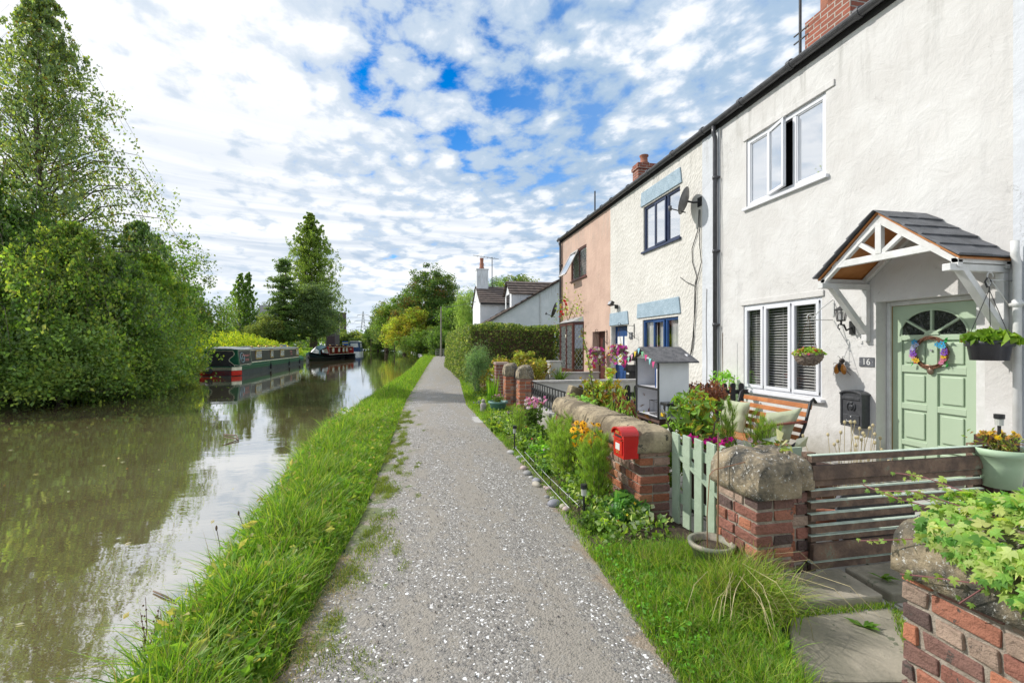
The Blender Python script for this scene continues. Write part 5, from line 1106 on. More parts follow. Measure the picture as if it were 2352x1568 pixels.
def boat3():
    t = thing('cruiser', (0, 0, 0), 'blue and white cabin boat with tall canopy, farthest boat', 'boat', 'boats moored along the far bank'); L = 9
    WB = mat('white_boat_paint', (.72, .74, .76), .4); NB = mat('navy_boat_paint', (.02, .06, .17), .4)
    m = MB(); loft(m, hull(L, 2.2, -.3, .55, 2.5)); m.build('hull', WB, t)
    m = MB(); loft(m, hull(L, 2.2, .55, .85, 2.5, grow_=.03)); m.build('gunwale', NB, t)
    m = MB(); loft(m, [[(-1, y, .85), (1, y, .85), (.85, y, 2.35), (-.85, y, 2.35)] for y in (.3, 6)]); m.build('canopy', NB, t)
    m = MB(); m.prism([(-.72, .28, 1.35), (.72, .28, 1.35), (.64, .28, 2.1), (-.64, .28, 2.1)], (0, .02, 0)); m.prism([(1.01, 1, 1.3), (1.01, 4.5, 1.3), (.93, 4.5, 2.1), (.93, 1, 2.1)], (.02, 0, 0)); m.build('rear_screen', mat('pale_screen', (.6, .63, .66), .3), t)
    m = MB(); loft(m, [[(-.92, y, 2.35), (.92, y, 2.35), (.6, y, 2.52), (-.6, y, 2.52)] for y in (.2, 6.1)]); m.build('roof', mat('pale_boat_roof', (.6, .62, .64), .5), t)
    finish(t, (-11.7, 87.5, WZ), .04)
boat3()

# ------------------------------------------------------------------ far things
def pylon():
    p = at(834, 300, 0); t = thing('electricity_pylon', p, 'grey lattice electricity pylon on the horizon above the canal', 'pylon'); H = 24; m = MB()
    wd = lambda z: float(np.interp(z, [0, 14, H], [2.6, 1.1, .15]))
    zs = [0, 3.5, 6.5, 9.5, 12, 14, 16, 18, 20, 22, H]
    for sx in (1, -1):
        for sy in (1, -1): m.tube([p + [sx * wd(z), sy * wd(z), z] for z in zs], .13, 4)
    for a, b in zip(zs, zs[1:]):
        for s in (1, -1):
            m.tube([p + [-wd(a), s * wd(a), a], p + [wd(b), s * wd(b), b]], .08, 4); m.tube([p + [wd(a), s * wd(a), a], p + [-wd(b), s * wd(b), b]], .08, 4)
            m.tube([p + [s * wd(a), -wd(a), a], p + [s * wd(b), wd(b), b]], .08, 4)
    m.build('lattice_tower', GALV, t)
    for z, L in ((13.6, 4.2), (17.6, 5.2), (21.4, 3.6)):
        a = MB(); 
        for s in (1, -1): a.tube([p + [0, 0, z + .9], p + [s * L, 0, z]], .09, 4); a.tube([p + [0, 0, z], p + [s * L, 0, z]], .09, 4); a.tube([p + [s * L, 0, z], p + [s * L, 0, z - 1.2]], .1, 4)
        a.build('cross_arm', GALV, t)
    q = p + np.array([-160, 60, 0]); m = MB()
    for z, L in ((12.4, 4.2), (16.4, 5.2), (20.2, 3.6)):
        for s in (1, -1): m.tube([p + [s * L, 0, z], p * .5 + q * .5 + [s * L, 0, z - 5], q + [s * L, 0, z]], .05, 4)
    m.build('power_line', BLACK, t)
pylon()
p = at(788, 260, 0); m = MB(); m.lathe([(1.9, 0), (1.7, 19.5), (1.9, 19.5), (1.9, 20.2), (.1, 20.2)], p, 16); m.build('mill_chimney', mat('sooty_brick', (.14, .11, .10), .9), label='square-topped dark factory chimney far beyond the boats', cat='chimney')
def streetlamp(px, d, H, lb):
    p = at(px, d, .9); t = thing('street_lamp', p, lb, 'street lamp'); m = MB(); m.tube([p, p + [0, 0, H - .7]], [.06, .04], 8); m.build('post', BLACK, t)
    m = MB(); m.lathe([(.10, H - .7), (.17, H - .2), (.19, H - .18), (.05, H + .02), (.02, H + .12)], p, 8); m.build('lantern', BLACK, t)
streetlamp(515, 62, 4.6, 'black heritage street lamp left of the pale birch')
p = at(1013, 59, 0); t = thing('utility_pole', p, 'wooden utility pole beside the towpath bend', 'pole'); m = MB(); m.tube([p, p + [0, 0, 6.5]], [.11, .08], 8); m.build('pole', mat('weathered_pole', (.32, .28, .24), .8), t)
m = MB(); e = np.array([4.9, 37.5, 5.2]); s = p + [0, 0, 6.4]; m.tube([s, (s + e) / 2 + [0, 0, -.12], e], .015, 4); e = at(960, 70, 4.4); m.tube([s + [0, 0, -1.0], (s + e) / 2 + [0, 0, -.2], e], .012, 4); m.build('wire', BLACK, t)
p = at(1000, 66, 0); t = thing('rail_fence', p, 'low grey wooden rail fence behind the utility pole', 'fence'); gw = mat('weathered_rail', (.42, .40, .36), .9)
for i in range(4): q = at(1001 + i * 9, 63, 0); m = MB(); m.box(q[0] - .05, q[0] + .05, q[1] - .05, q[1] + .05, 0, 1.05); m.build('post', gw, t)
for z in (.35, .65, .95): a, b = at(1000, 62.9, z), at(1030, 62.9, z); m = MB(); m.bar(a, b, .03, .1); m.build('rail', gw, t)
def hut(px0, px1, d, z0, zt, roofh, m1, m2, nm, lb, dep=6):
    a, b = at(px0, d), at(px1, d); t = thing(nm, (a + b) / 2, lb, 'building'); m = MB(); m.box(a[0], b[0], a[1], a[1] + dep, z0, zt); m.build('wall', m1, t)
    m = MB(); m.prism([(a[0] - .3, a[1] - .3, zt), (a[0] - .3, a[1] + dep + .3, zt), (a[0] - .3, a[1] + dep / 2, zt + roofh)], (b[0] - a[0] + .6, 0, 0)); m.build('roof', m2, t)
hut(372, 432, 60, 0, 4.6, 2.2, BRICKR, TERRA, 'brick_house', 'red brick house with red tiled roof half hidden by the left thicket')
hut(588, 620, 82, 0, 6.6, 2.4, BRICKB, SLATE, 'brick_house', 'brown brick building glimpsed between the birch and the cedar')
hut(748, 768, 96, 0, 7.4, 1.6, mat('dark_gable', (.12, .10, .11), .8), SLATE, 'brick_house', 'dark building end just showing right of the tall poplar')
p = at(765, 60, .6); t = thing('notice_board', p, 'large dark brown notice board on two legs behind the second boat', 'notice board'); db = mat('dark_board', (.05, .03, .035), .6)
a, b = at(752, 60), at(768, 60); m = MB(); m.box(a[0], b[0], a[1], a[1] + .1, 1.7, 2.7); m.build('board', db, t)
for q in (a, b): m = MB(); m.box(q[0] - .06, q[0] + .06, q[1] - .01, q[1] + .11, 0, 2.75); m.build('leg', db, t)
p = at(793, 80, 0); m = MB(); m.box(p[0] - .5, p[0] + .5, p[1], p[1] + .06, 1.6, 2.2); t = thing('canal_sign', p, 'small blue and yellow sign on the bank beyond the second boat', 'sign'); m.build('board', mat('blue_sign', (.03, .12, .5), .5), t)
m = MB(); m.box(p[0] - .5, p[0] + .5, p[1] - .01, p[1] - .001, 1.85, 2.0); m.build('yellow_band', mat('sign_yellow', (.7, .55, .03), .5), t); m = MB(); m.box(p[0] - .04, p[0] + .04, p[1] + .07, p[1] + .12, 0, 2.2); m.build('post', db, t)
GP = 'mooring posts at the far bend'
for px, d, h_, lb in ((823, 118, 3.3, 'leftmost thin wooden post by the far water'), (852, 112, 3.2, 'middle thin wooden post by the far water'), (906, 100, 2.6, 'rightmost thin wooden post near the yellow maple')):
    p = at(px, d); m = MB(); m.tube([p, p + [0, 0, h_]], .09, 6); m.build('wooden_post', BARK, label=lb, cat='post', group=GP)

# ------------------------------------------------------------------ white canal cottage behind the hedge
def cottage():
    t = thing('canal_cottage', (7, 33, 0), 'white painted brick cottage with dormer and chimney behind the hedge', 'house'); PB = PLBRICK; tile = mat('brown_concrete_tile', (.17, .13, .11), .8, (.10, .08, .07), 3, .4, 20)
    def tiled(mb, a, b, c, d, n=9):     # a,b eave ends; d,c ridge ends
        a, b, c, d = map(lambda v: np.array(v, float), (a, b, c, d))
        nn = np.cross(b - a, d - a); nn /= np.linalg.norm(nn); nn = nn if nn[2] > 0 else -nn
        for k in range(n):
            u0, u1 = k / n, (k + 1) / n + .02; p = [a + (d - a) * u0, b + (c - b) * u0, b + (c - b) * min(1, u1), a + (d - a) * min(1, u1)]
            mb.add([p[0] + nn * .09, p[1] + nn * .09, p[2] + nn * .02, p[3] + nn * .02, p[0], p[1]], [(0, 1, 2, 3), (4, 5, 1, 0)])
    # rear range, ridge along X
    xa, ya, yb = 4.75, 36.0, 41.0; zE, zR = 4.95, 6.45; x1 = 14
    m = MB(); m.prism([(xa, ya, -.1), (xa, yb, -.1), (xa, yb, zE), (xa, (ya + yb) / 2, zR), (xa, ya, zE)], (x1 - xa, 0, 0)); m.build('wall', PB, t)
    m = MB(); tiled(m, (xa - .1, ya - .2, zE - .1), (x1, ya - .2, zE - .1), (x1, 38.5, zR + .05), (xa - .1, 38.5, zR + .05), 9); tiled(m, (xa - .1, yb + .2, zE - .1), (x1, yb + .2, zE - .1), (x1, 38.5, zR + .05), (xa - .1, 38.5, zR + .05), 9); Rf = m.build('roof', tile, t)
    m = MB(); m.box(xa - .02, xa + .95, 38.0, 38.75, 5.6, 7.85); m.box(xa - .06, xa + .99, 37.96, 38.79, 7.85, 7.95); ch = m.build('chimney', PB, Rf)
    m = MB(); m.lathe([(.20, 7.95), (.22, 8.1), (.17, 8.15), (.19, 8.45), (.14, 8.5), (.17, 8.9)], (xa + .45, 38.4, 0), 12); m.build('chimney_pot', TERRA, Rf, smooth=True)
    m = MB(); m.box(xa + 1.3, xa + 1.36, 38.3, 38.36, 6.3, 9.0); m.bar((xa - .3, 38.3, 9.1), (xa + 1.9, 38.3, 8.85), .03, .03); 
    for k in range(6): m.bar((xa + .1 + .28 * k, 38.0, 9.05 - .03 * k), (xa + .1 + .28 * k, 38.7, 9.05 - .03 * k), .02, .02)
    m.build('aerial', BLACK, t)
    m = MB(); m.box(xa, x1, ya - .24, ya - .14, zE - .2, zE - .08); m.tube([(xa + 3.1, ya - .1, 0), (xa + 3.1, ya - .1, zE)], .06, 6); m.build('gutter', BLACK, t)
    # front range: gable facing the camera
    yf, yb2 = 31.0, 36.2; xE, zE2, xA, zA = 4.45, 2.95, 10.4, 6.4; xB = 16.0
    m = MB(); m.prism([(xE, yf, -.1), (xE, yf, zE2), (xA, yf, zA), (xB, yf, zE2), (xB, yf, -.1)], (0, yb2 - yf, 0)); m.build('gable_wall', PB, t)
    m = MB(); tiled(m, (xE - .2, yf - .15, zE2 - .1), (xE - .2, yb2, zE2 - .1), (xA, yb2, zA + .08), (xA, yf - .15, zA + .08), 14); tiled(m, (xB + .2, yf - .15, zE2 - .1), (xB + .2, yb2, zE2 - .1), (xA, yb2, zA + .08), (xA, yf - .15, zA + .08), 10); m.build('front_roof', tile, t)
    m = MB(); m.bar((xE - .2, yf - .17, zE2 - .06), (xA, yf - .17, zA + .06), .05, .16, (0, 1, 0)); m.build('bargeboard', mat('dark_barge', (.07, .055, .05), .8), t)
    # dormer on the left slope
    dx0 = 6.6; dy0, dy1 = 32.6, 35.0; zb = zE2 + (dx0 - xE) * .58; D = MB(); zt = 5.35; D.prism([(dx0, dy0, zb - .4), (dx0, dy1, zb - .4), (dx0, dy1, zt), (dx0, (dy0 + dy1) / 2, zt + .95), (dx0, dy0, zt)], (3.6, 0, 0)); Dm = D.build('dormer', PB, t)
    m = MB(); tiled(m, (dx0 - .2, dy0 - .15, zt - .1), (dx0 + 4.2, dy0 - .15, zt - .1), (dx0 + 4.2, 33.8, zt + 1.0), (dx0 - .2, 33.8, zt + 1.0), 5); tiled(m, (dx0 - .2, dy1 + .15, zt - .1), (dx0 + 4.2, dy1 + .15, zt - .1), (dx0 + 4.2, 33.8, zt + 1.0), (dx0 - .2, 33.8, zt + 1.0), 5); m.build('dormer_roof', tile, Dm)
    m = MB(); m.box(dx0 - .04, dx0, 33.2, 34.4, 4.3, 5.3); m.build('dormer_window', GL_DARK, Dm)
    m = MB(); n = 12; m.prism([(7.2 + .95 * math.cos(math.pi * i / n), yf - .03, 2.35 + .3 * math.sin(math.pi * i / n)) for i in range(n + 1)] + [(6.25, yf - .03, 1.2), (8.15, yf - .03, 1.2)], (0, .028, 0)); m.build('arched_window', GL_DARK, t)
    m = MB(); m.tube([(8.35, yf - .05, 0), (8.35, yf - .05, 5.1)], .045, 6); m.build('downpipe', WHITE, t)
cottage()

# ------------------------------------------------------------------ hedges
def hedge(nm, lb, x0, x1, y0, y1, z, n, ls, cols, tilt=0.0):
    t = thing(nm, ((x0 + x1) / 2, (y0 + y1) / 2, 0), lb, 'hedge', 'clipped hedges'); m = MB(); m.box(x0 + .25, x1 - .25, y0 + .25, y1 - .25, 0, z - .25); m.build('branches', TWIG, t)
    A = [(x1 - x0) * z, (y1 - y0) * z, (x1 - x0) * (y1 - y0)]; A = np.array([A[0], A[1], A[2], A[1]]); k = rng.choice(4, n, p=A / A.sum()); u, v = rng.uniform(0, 1, n), rng.uniform(0, 1, n); d = np.abs(rng.normal(size=n)) * .10 - .05 * rng.uniform(0, 1, n)
    wob = .06 * np.sin(u * 23) * np.sin(v * 17) + .05 * np.sin(u * 9 + 2)
    d = d + wob
    P = np.where((k == 0)[:, None], np.stack([x0 + (x1 - x0) * u, y0 + d, z * v], 1), np.where((k == 1)[:, None], np.stack([x0 + d, y0 + (y1 - y0) * u, z * v], 1), np.where((k == 2)[:, None], np.stack([x0 + (x1 - x0) * u, y0 + (y1 - y0) * v, z - d], 1), np.stack([x1 - d, y0 + (y1 - y0) * u, z * v], 1))))
    P[:, 0] += (.18 * (P[:, 2] / z) ** 4) * (k != 3); P[:, 2] += tilt * (P[:, 0] - x0)
    m = MB(); leaves(m, P, ls, pal(cols, n, .25), .7, .4); m.build('foliage', LEAF, t)
hg = [(.055, .095, .022), (.10, .14, .035), (.15, .17, .06), (.04, .065, .02)]
hedge('clipped_hedge', 'big square-cut dark green hedge beside the pink cottage', 1.75, 5.6, 17.6, 31, 2.35, 60000, .085, hg, -.02)
hedge('clipped_hedge', 'smaller clipped hedge farther along the towpath, past the big hedge', 3.1, 5.5, 38, 52, 2.5, 9000, .14, hg)
hedge('clipped_hedge', 'narrow hedge stub between the two larger hedges', 2.55, 4.2, 32, 36.5, 2.3, 6000, .12, hg)
# ------------------------------------------------------------------ front gardens: paving, soil, walls
m = MB(); 
def patio_mat():
    m = bpy.data.materials.new('concrete_paving'); m.use_nodes = True; t = NT(m.node_tree); p = m.node_tree.nodes['Principled BSDF']; p.inputs['Roughness'].default_value = .9
    g = t.n('ShaderNodeNewGeometry').outputs['Position']; br = t.n('ShaderNodeTexBrick'); t.L.new(g, br.inputs['Vector']); br.inputs['Scale'].default_value = 1; br.inputs['Brick Width'].default_value = .6; br.inputs['Row Height'].default_value = .45; br.inputs['Mortar Size'].default_value = .012
    for k, c in (('Color1', (.46, .44, .40, 1)), ('Color2', (.40, .385, .35, 1)), ('Mortar', (.10, .10, .07, 1))): br.inputs[k].default_value = c
    t.L.new(t.mix(t.m('MULTIPLY', t.ss(t.noise(g, 5, 6, .7), .5, .75), .6), br.outputs['Color'], (.26, .25, .20)), p.inputs['Base Color'])
    b = t.n('ShaderNodeBump'); b.inputs['Strength'].default_value = .5; b.inputs['Distance'].default_value = .01; t.L.new(t.m('SUBTRACT', t.noise(g, 30, 5), br.outputs['Fac']), b.inputs['Height']); t.L.new(b.outputs[0], p.inputs['Normal']); return m
m.quad((2.1, -4, .006), (5.6, -4, .006), (5.6, 13, .006), (2.1, 13, .006)); m.build('garden_paving', patio_mat(), kind='structure', loc=(0, 0, 0))
m = MB(); P = []; ys = np.arange(3.05, 9.2, .15); k = 8
for y in ys:
    a = path_r(y) + .05; 
    for j in range(k): u = j / (k - 1); P.append((a + (2.15 - a) * u, y, .004 + .045 * math.sin(math.pi * min(1, u * 1.1)) + rng.uniform(0, .012)))
i = (np.arange(len(ys) - 1)[:, None] * k + np.arange(k - 1)[None, :]).ravel(); m.add(P, np.stack([i, i + 1, i + k + 1, i + k], 1)); m.build('soil', SOIL, kind='structure', loc=(0, 0, 0))
def slab(pts, z=.02, nm='flagstone', mt=FLAG, lb=None, grp=None):
    b = MB(); P = [G(*q, .0) for q in pts]; P = [(p[0], p[1], -.03) for p in P]; b.prism(P, (0, 0, z + .03)); return b.build(nm, mt, bevel=.008, label=lb, cat='paving slab', group=grp)
slab([(1407, 1226), (1470, 1222), (1513, 1230), (1534, 1262), (1496, 1280), (1450, 1262)], .015, mt=FLAGP, lb='pale grey flagstone lying in the verge before the green gate')
slab([(1068, 958), (1220, 958), (1228, 970), (1062, 972)], .012, mt=FLAGP, lb='pale stone slab crossing the verge to the old gate piers')
# entry flags in front of the slatted fence
fl = [[(2.02, 2.18), (2.62, 2.14), (2.66, 2.46), (2.03, 2.47)], [(2.68, 2.14), (3.5, 2.10), (3.5, 2.47), (2.70, 2.46)], [(1.62, 1.72), (2.12, 1.62), (2.56, 1.80), (2.60, 2.10), (1.98, 2.14)], [(2.16, 1.56), (3.2, 1.50), (3.4, 2.06), (2.64, 2.09), (2.60, 1.78)], [(1.30, 1.05), (1.72, 1.1), (2.10, 1.56), (1.60, 1.68), (1.40, 1.38)], [(1.25, .45), (1.95, .4), (1.97, 1.42), (1.76, 1.07)]]
for i, q in enumerate(fl):
    b = MB(); b.prism([(x, y, -.03) for x, y in q], (0, 0, .045 + (.05 if i < 2 else .004 * (i % 2)))); b.build('flagstone', FLAG, bevel=.012, cat='paving slab', group='worn flagstones at the entrance', label=['raised step slab against the slatted fence beside the brick pier', 'raised step slab against the slatted fence under the slate', 'cracked flagstone in the middle of the entrance', 'greenish flagstone nearest the ivy wall', 'flagstone bordering the verge grass at the bottom', 'lowest flagstone beside the ivy covered wall'][i])

BP = [(.44, .16, .085), (.38, .14, .085), (.48, .21, .11), (.30, .14, .11), (.22, .12, .10), (.42, .27, .21)]
BPD = [(.37, .155, .10), (.30, .13, .095), (.45, .18, .105), (.24, .13, .105), (.13, .085, .075), (.36, .26, .20)]
BRK = mat('old_brick', (1, 1, 1), .9, (.55, .55, .53), 11, 1.0, 45, attr=True, speck=(17, .60, (.10, .085, .075)))
MORT = mat('lime_mortar', (.44, .38, .31), .95, (.30, .25, .20), 12, 1.0, 50)
def brickwork(x0, x1, y0, y1, z0, z1, cols, parent, name='brickwork', along='y', h=.077, seed=0, jit=.003, L=.225):
    m = MB(); g = .015; m.box(x0 + .009, x1 - .009, y0 + .009, y1 - .009, z0, z1, (1, 1, 1), 1); r = np.random.default_rng(seed + 5); z = z0; n = 0
    while z < z1 - .03:
        zt = min(z + h - g, z1); a0, a1 = (y0, y1) if along == 'y' else (x0, x1); b0, b1 = (x0, x1) if along == 'y' else (y0, y1)
        hd = (n % 3 == 2); bl = L / 2 if hd else L; a = a0; first = True
        while a < a1 - .02:
            ln = bl * (.55 if first and n % 2 else 1) * r.uniform(.94, 1.06); first = False; e = min(a + ln - g, a1); 
            if a1 - e < .05: e = a1
            cuts = [b0, b1] if hd else [b0, b0 + (b1 - b0) * .47, b1]
            for q0, q1 in zip(cuts, cuts[1:]):
                q1 = q1 - (g if q1 != b1 else 0); c = np.array(cols[r.integers(len(cols))]) * r.uniform(.75, 1.25); o = r.uniform(-.001, .006, 2)
                bx = (q0 - o[0], q1 + o[1], a, e) if along == 'y' else (a, e, q0 - o[0], q1 + o[1])
                m.box(*bx, z, zt, c, 0, jit=jit, rng=r)
            a = e + g
        z += h; n += 1
    return m.build(name, [BRK, MORT], parent, bevel=.006)
def stone_cap(x0, x1, y0, y1, z0, z1, parent, seed=0, mt=SAND, name='coping_stone', along='y', er=.09, amp=.012, side=.45, er2=None):
    r = np.random.default_rng(seed); ns, na = 22, 26; a0, a1 = (y0, y1) if along == 'y' else (x0, x1); b0, b1 = (x0, x1) if along == 'y' else (y0, y1); bc, hw, hh = (b0 + b1) / 2, (b1 - b0) / 2, z1 - z0; V = []
    ph = r.uniform(0, 6, 6); er2 = er if er2 is None else er2; kmin = .84 if max(er, er2) > .05 else .9
    S = np.concatenate([[0, .003, .01, .025, .05, .085], np.linspace(.13, .87, ns - 8), [.915, .95, .975, .99, .997, 1]]); ns = len(S)
    for s in S:
        a = a0 + (a1 - a0) * s; k = min(math.sqrt(max(0, 1 - (1 - min(1, (a - a0) / er)) ** 2)), math.sqrt(max(0, 1 - (1 - min(1, (a1 - a) / er2)) ** 2))); k = kmin + (1 - kmin) * k
        for j in range(na):
            t_ = math.pi * j / (na - 1); cx, sz = math.cos(t_), math.sin(t_); px = math.copysign(abs(cx) ** side, cx); pz = sz ** .75
            n_ = 1 + amp / .1 * (.35 * math.sin(a * 13 + ph[0] + px * 2) + .3 * math.sin(px * 4 + ph[1] + a * 6) + .25 * math.sin(a * 29 + ph[2] - pz * 5) + .15 * r.normal()) * (.4 + .6 * pz)
            bb = bc + hw * px * (.78 + .22 * k) * (1 + (n_ - 1) * .5); zz = z0 + hh * pz * k * n_
            V.append((bb, a, zz) if along == 'y' else (a, bb, zz))
    F_ = [(i * na + j, i * na + j + 1, (i + 1) * na + j + 1, (i + 1) * na + j) for i in range(ns - 1) for j in range(na - 1)]
    ai = 1 if along == 'y' else 0
    for r0, sg in ((0, -1), ((ns - 1) * na, 1)):      # gently bulging end faces with their own edge
        E = np.array(V[r0:r0 + na]); ce = E.mean(0); b0_ = len(V); V += [tuple(q) for q in E]
        for f_, o_ in ((.82, .010), (.45, .018)):
            Q = ce + (E - ce) * f_; Q[:, ai] += sg * o_; V += [tuple(q) for q in Q]
        c_ = ce.copy(); c_[ai] += sg * .020; V.append(tuple(c_))
        for q in range(2):
            for j in range(na): a_, b_ = b0_ + q * na + j, b0_ + q * na + (j + 1) % na; f = (a_, b_, b_ + na, a_ + na); F_.append(f if sg < 0 else f[::-1])
        for j in range(na): f = (b0_ + 2 * na + j, b0_ + 2 * na + (j + 1) % na, b0_ + 3 * na); F_.append(f if sg < 0 else f[::-1])
    F_ += [(i * na, (i + 1) * na, (i + 1) * na + na - 1, i * na + na - 1) for i in range(ns - 1)]
    m = MB(); m.add(V, F_); return m.build(name, mt, parent, smooth=True)
# long garden wall with rounded coping
t = thing('garden_wall', (1.95, 4.7, 0), 'red brick garden wall with rounded sandstone coping carrying the red post box', 'wall', 'stone topped garden walls')
brickwork(1.815, 2.084, 3.52, 5.94, -.05, .60, BP, t, seed=1)
for i, (a, b) in enumerate([(3.50, 4.27), (4.275, 4.72), (4.725, 5.28), (5.285, 5.97)]): stone_cap(1.772, 2.128, a, b, .60, .80, t, i, mt=SAND, er=.12 if i == 0 else .012, er2=.08 if i == 3 else .012, amp=.008)
# the two butted gate piers
t = thing('gate_pier', (2.13, 2.6, 0), 'old brick pier with blackened rounded sandstone cap, left of the slatted fence', 'gate pier', 'brick gate piers')
brickwork(2.03, 2.295, 2.434, 2.82, -.05, .56, BPD, t, seed=3, jit=.006); stone_cap(2.005, 2.325, 2.40, 2.87, .555, .80, t, 11, LICHEN, er=.12, amp=.014, side=.42)
t = thing('gate_pier', (2.4, 2.7, 0), 'narrow brick pier tight behind the blackened pier, touching the fence end', 'gate pier', 'brick gate piers')
brickwork(2.315, 2.46, 2.50, 2.84, -.05, .58, BPD, t, seed=4, jit=.006); stone_cap(2.33, 2.49, 2.47, 2.88, .575, .79, t, 12, LICHEN, er=.12, amp=.014)
# ivy wall
t = thing('garden_wall', (2.15, .6, 0), 'weathered brick wall at the bottom right corner smothered in ivy', 'wall', 'stone topped garden walls')
brickwork(1.99, 2.30, -1.2, 1.545, -.05, .555, BPD, t, seed=6, jit=.006, h=.082); stone_cap(1.955, 2.34, .72, 1.575, .555, .80, t, 21, LICHEN, er=.12, amp=.014); stone_cap(1.955, 2.34, -.2, .715, .555, .80, t, 22, LICHEN, er=.03, amp=.014)
# old pair of piers further down and the newer pillar
for (px, Y, zt, lb, sd) in ((1175, 10.24, 1.08, 'farther of the two old round-capped gate piers', 31), (1209, 8.85, 1.10, 'nearer of the two old round-capped gate piers', 32)):
    c = WY(px, 900, Y); t = thing('gate_pier', (c[0], Y, 0), lb, 'gate pier', 'brick gate piers'); x0 = c[0] - .15
    brickwork(x0 + .01, x0 + .29, Y, Y + .30, -.05, zt - .27, BP, t, seed=sd); stone_cap(x0 - .01, x0 + .31, Y - .02, Y + .32, zt - .27, zt, t, sd, LICHEN, er=.15, amp=.012)
c = WY(1152, 880, 11.7); t = thing('brick_pillar', (c[0], 11.8, 0), 'smooth brown brick pillar with flat cap beyond the old piers', 'pillar'); x0 = c[0] - .15
m = MB(); m.box(x0, x0 + .31, 11.65, 11.96, -.05, 1.0); m.build('shaft', BRICKB, t, bevel=.004); m = MB(); m.box(x0 - .02, x0 + .33, 11.63, 11.98, 1.002, 1.06); m.build('cap', mat('pinkish_cap', (.42, .30, .26), .8), t, bevel=.006)
t = thing('low_wall', (2.1, 13.3, 0), 'low brick front wall with flat coping under the yellow rose bush', 'wall'); m = MB(); m.box(1.96, 2.2, 12.0, 15.0, -.05, .53); m.build('brickwork', BRICKB, t); m = MB(); m.box(1.93, 2.23, 11.99, 15.03, .532, .585); m.build('coping', FLAGP, t, bevel=.006)
def rwall(nm, lb, x0, x1, y0, y1, z, cap=.03, group='rendered walls between the front gardens'):
    t = thing(nm, ((x0 + x1) / 2, (y0 + y1) / 2, 0), lb, 'wall', group); m = MB(); m.box(x0, x1, y0, y1, -.05, z - .05); m.build('wall', PLGREY, t); m = MB(); m.box(x0 - cap, x1 + cap, y0 - cap, y1 + cap, z - .048, z); m.build('coping', FLAGP, t, bevel=.006)
rwall('rendered_wall', 'pale rendered dwarf wall behind the iron railings', 2.45, 5.35, 9.7, 9.86, .72)
rwall('rendered_wall', 'farther low rendered wall in front of the big hedge', 2.6, 5.35, 13.0, 13.16, .70)
c0, c1_ = WY(1264, 850, 12.8), WY(1289, 850, 12.8); rwall('rendered_pillar', 'stubby rendered pillar at the corner of the pink cottage', float(c0[0]), float(c1_[0]), 12.8, 13.1, 1.05)
# railings and iron gate
IRON = mat('wrought_iron', (.015, .015, .018), .45)
def ironwork(nm, lb, a, b, z0, z1, n, cat, scroll=True):
    a, b = np.array(a, float), np.array(b, float); t = thing(nm, (a + b) / 2 * [1, 1, 0], lb, cat); m = MB()
    for z in (z0 + .05, z1): m.bar((*a[:2], z), (*b[:2], z), .012, .022)
    m.build('rail', IRON, t); m = MB()
    for i in range(n + 1):
        p = a + (b - a) * i / n; m.bar((*p[:2], z0), (*p[:2], z1 + (.0 if scroll else .05)), .013, .013, (1, 0, 0))
    m.build('bars', IRON, t)
    if scroll:
        m = MB(); d = (b - a) / np.linalg.norm(b - a)
        for i in range(n):
            p = a + (b - a) * (i + .5) / n; r = .045
            for sg in (1, -1): m.tube([(*(p[:2] + d[:2] * sg * r * math.sin(q) * .7), z1 - .1 - .1 * q / 2) for q in np.linspace(0, 3.0, 8)], .006, 4)
        m.build('scrolls', IRON, t)
rwall('white_wall', 'low white-painted wall carrying the iron railings', 2.12, 2.26, 6.5, 8.8, .38, .02)
ironwork('iron_railing', 'black scrolled iron railings between old pier and leaning slab', (2.19, 8.78, 0), (2.19, 6.55, 0), .38, .78, 14, 'railings')
ironwork('iron_gate', 'narrow black iron gate between the two old round-capped piers', (2.13, 9.16, 0), (2.13, 10.22, 0), .05, 1.0, 9, 'gate')
m = MB(); M = Matrix.Translation((2.02, 6.35, -.1)) @ Matrix.Rotation(R(17), 4, 'Y') @ Matrix.Rotation(R(12), 4, 'Z')
m.box(-.17, .15, -.05, .09, 0, 1.02, mtx=M, jit=.012, rng=rng); m.build('leaning_stone', SAND, bevel=.02, label='upright sandstone slab leaning at the far end of the garden wall', cat='stone')
m = MB(); m.box(1.92, 2.12, 6.02, 6.2, 0, .46); m.build('white_block', WHITE, bevel=.03, label='white painted block wedged between leaning stone and wall', cat='block')

# black picket fence between 15 and 16
t = thing('black_picket_fence', (3.7, 6.6, 0), 'black picket fence with rounded tops behind the long garden wall', 'fence'); bw = mat('black_woodstain', (.016, .016, .018), .6, bump=.3)
xs_ = np.arange(2.25, 5.3, .155)
for x in xs_:
    m = MB(); n = 8; m.prism([(x - .045, 6.58, .05), (x + .045, 6.58, .05)] + [(x + .045 * math.cos(math.pi * i / n), 6.58, .84 + .045 * math.sin(math.pi * i / n)) for i in range(n + 1)], (0, .02, 0)); m.build('picket', bw, t)
for z in (.25, .70): m = MB(); m.box(2.2, 5.36, 6.603, 6.64, z, z + .07); m.build('rail', bw, t)

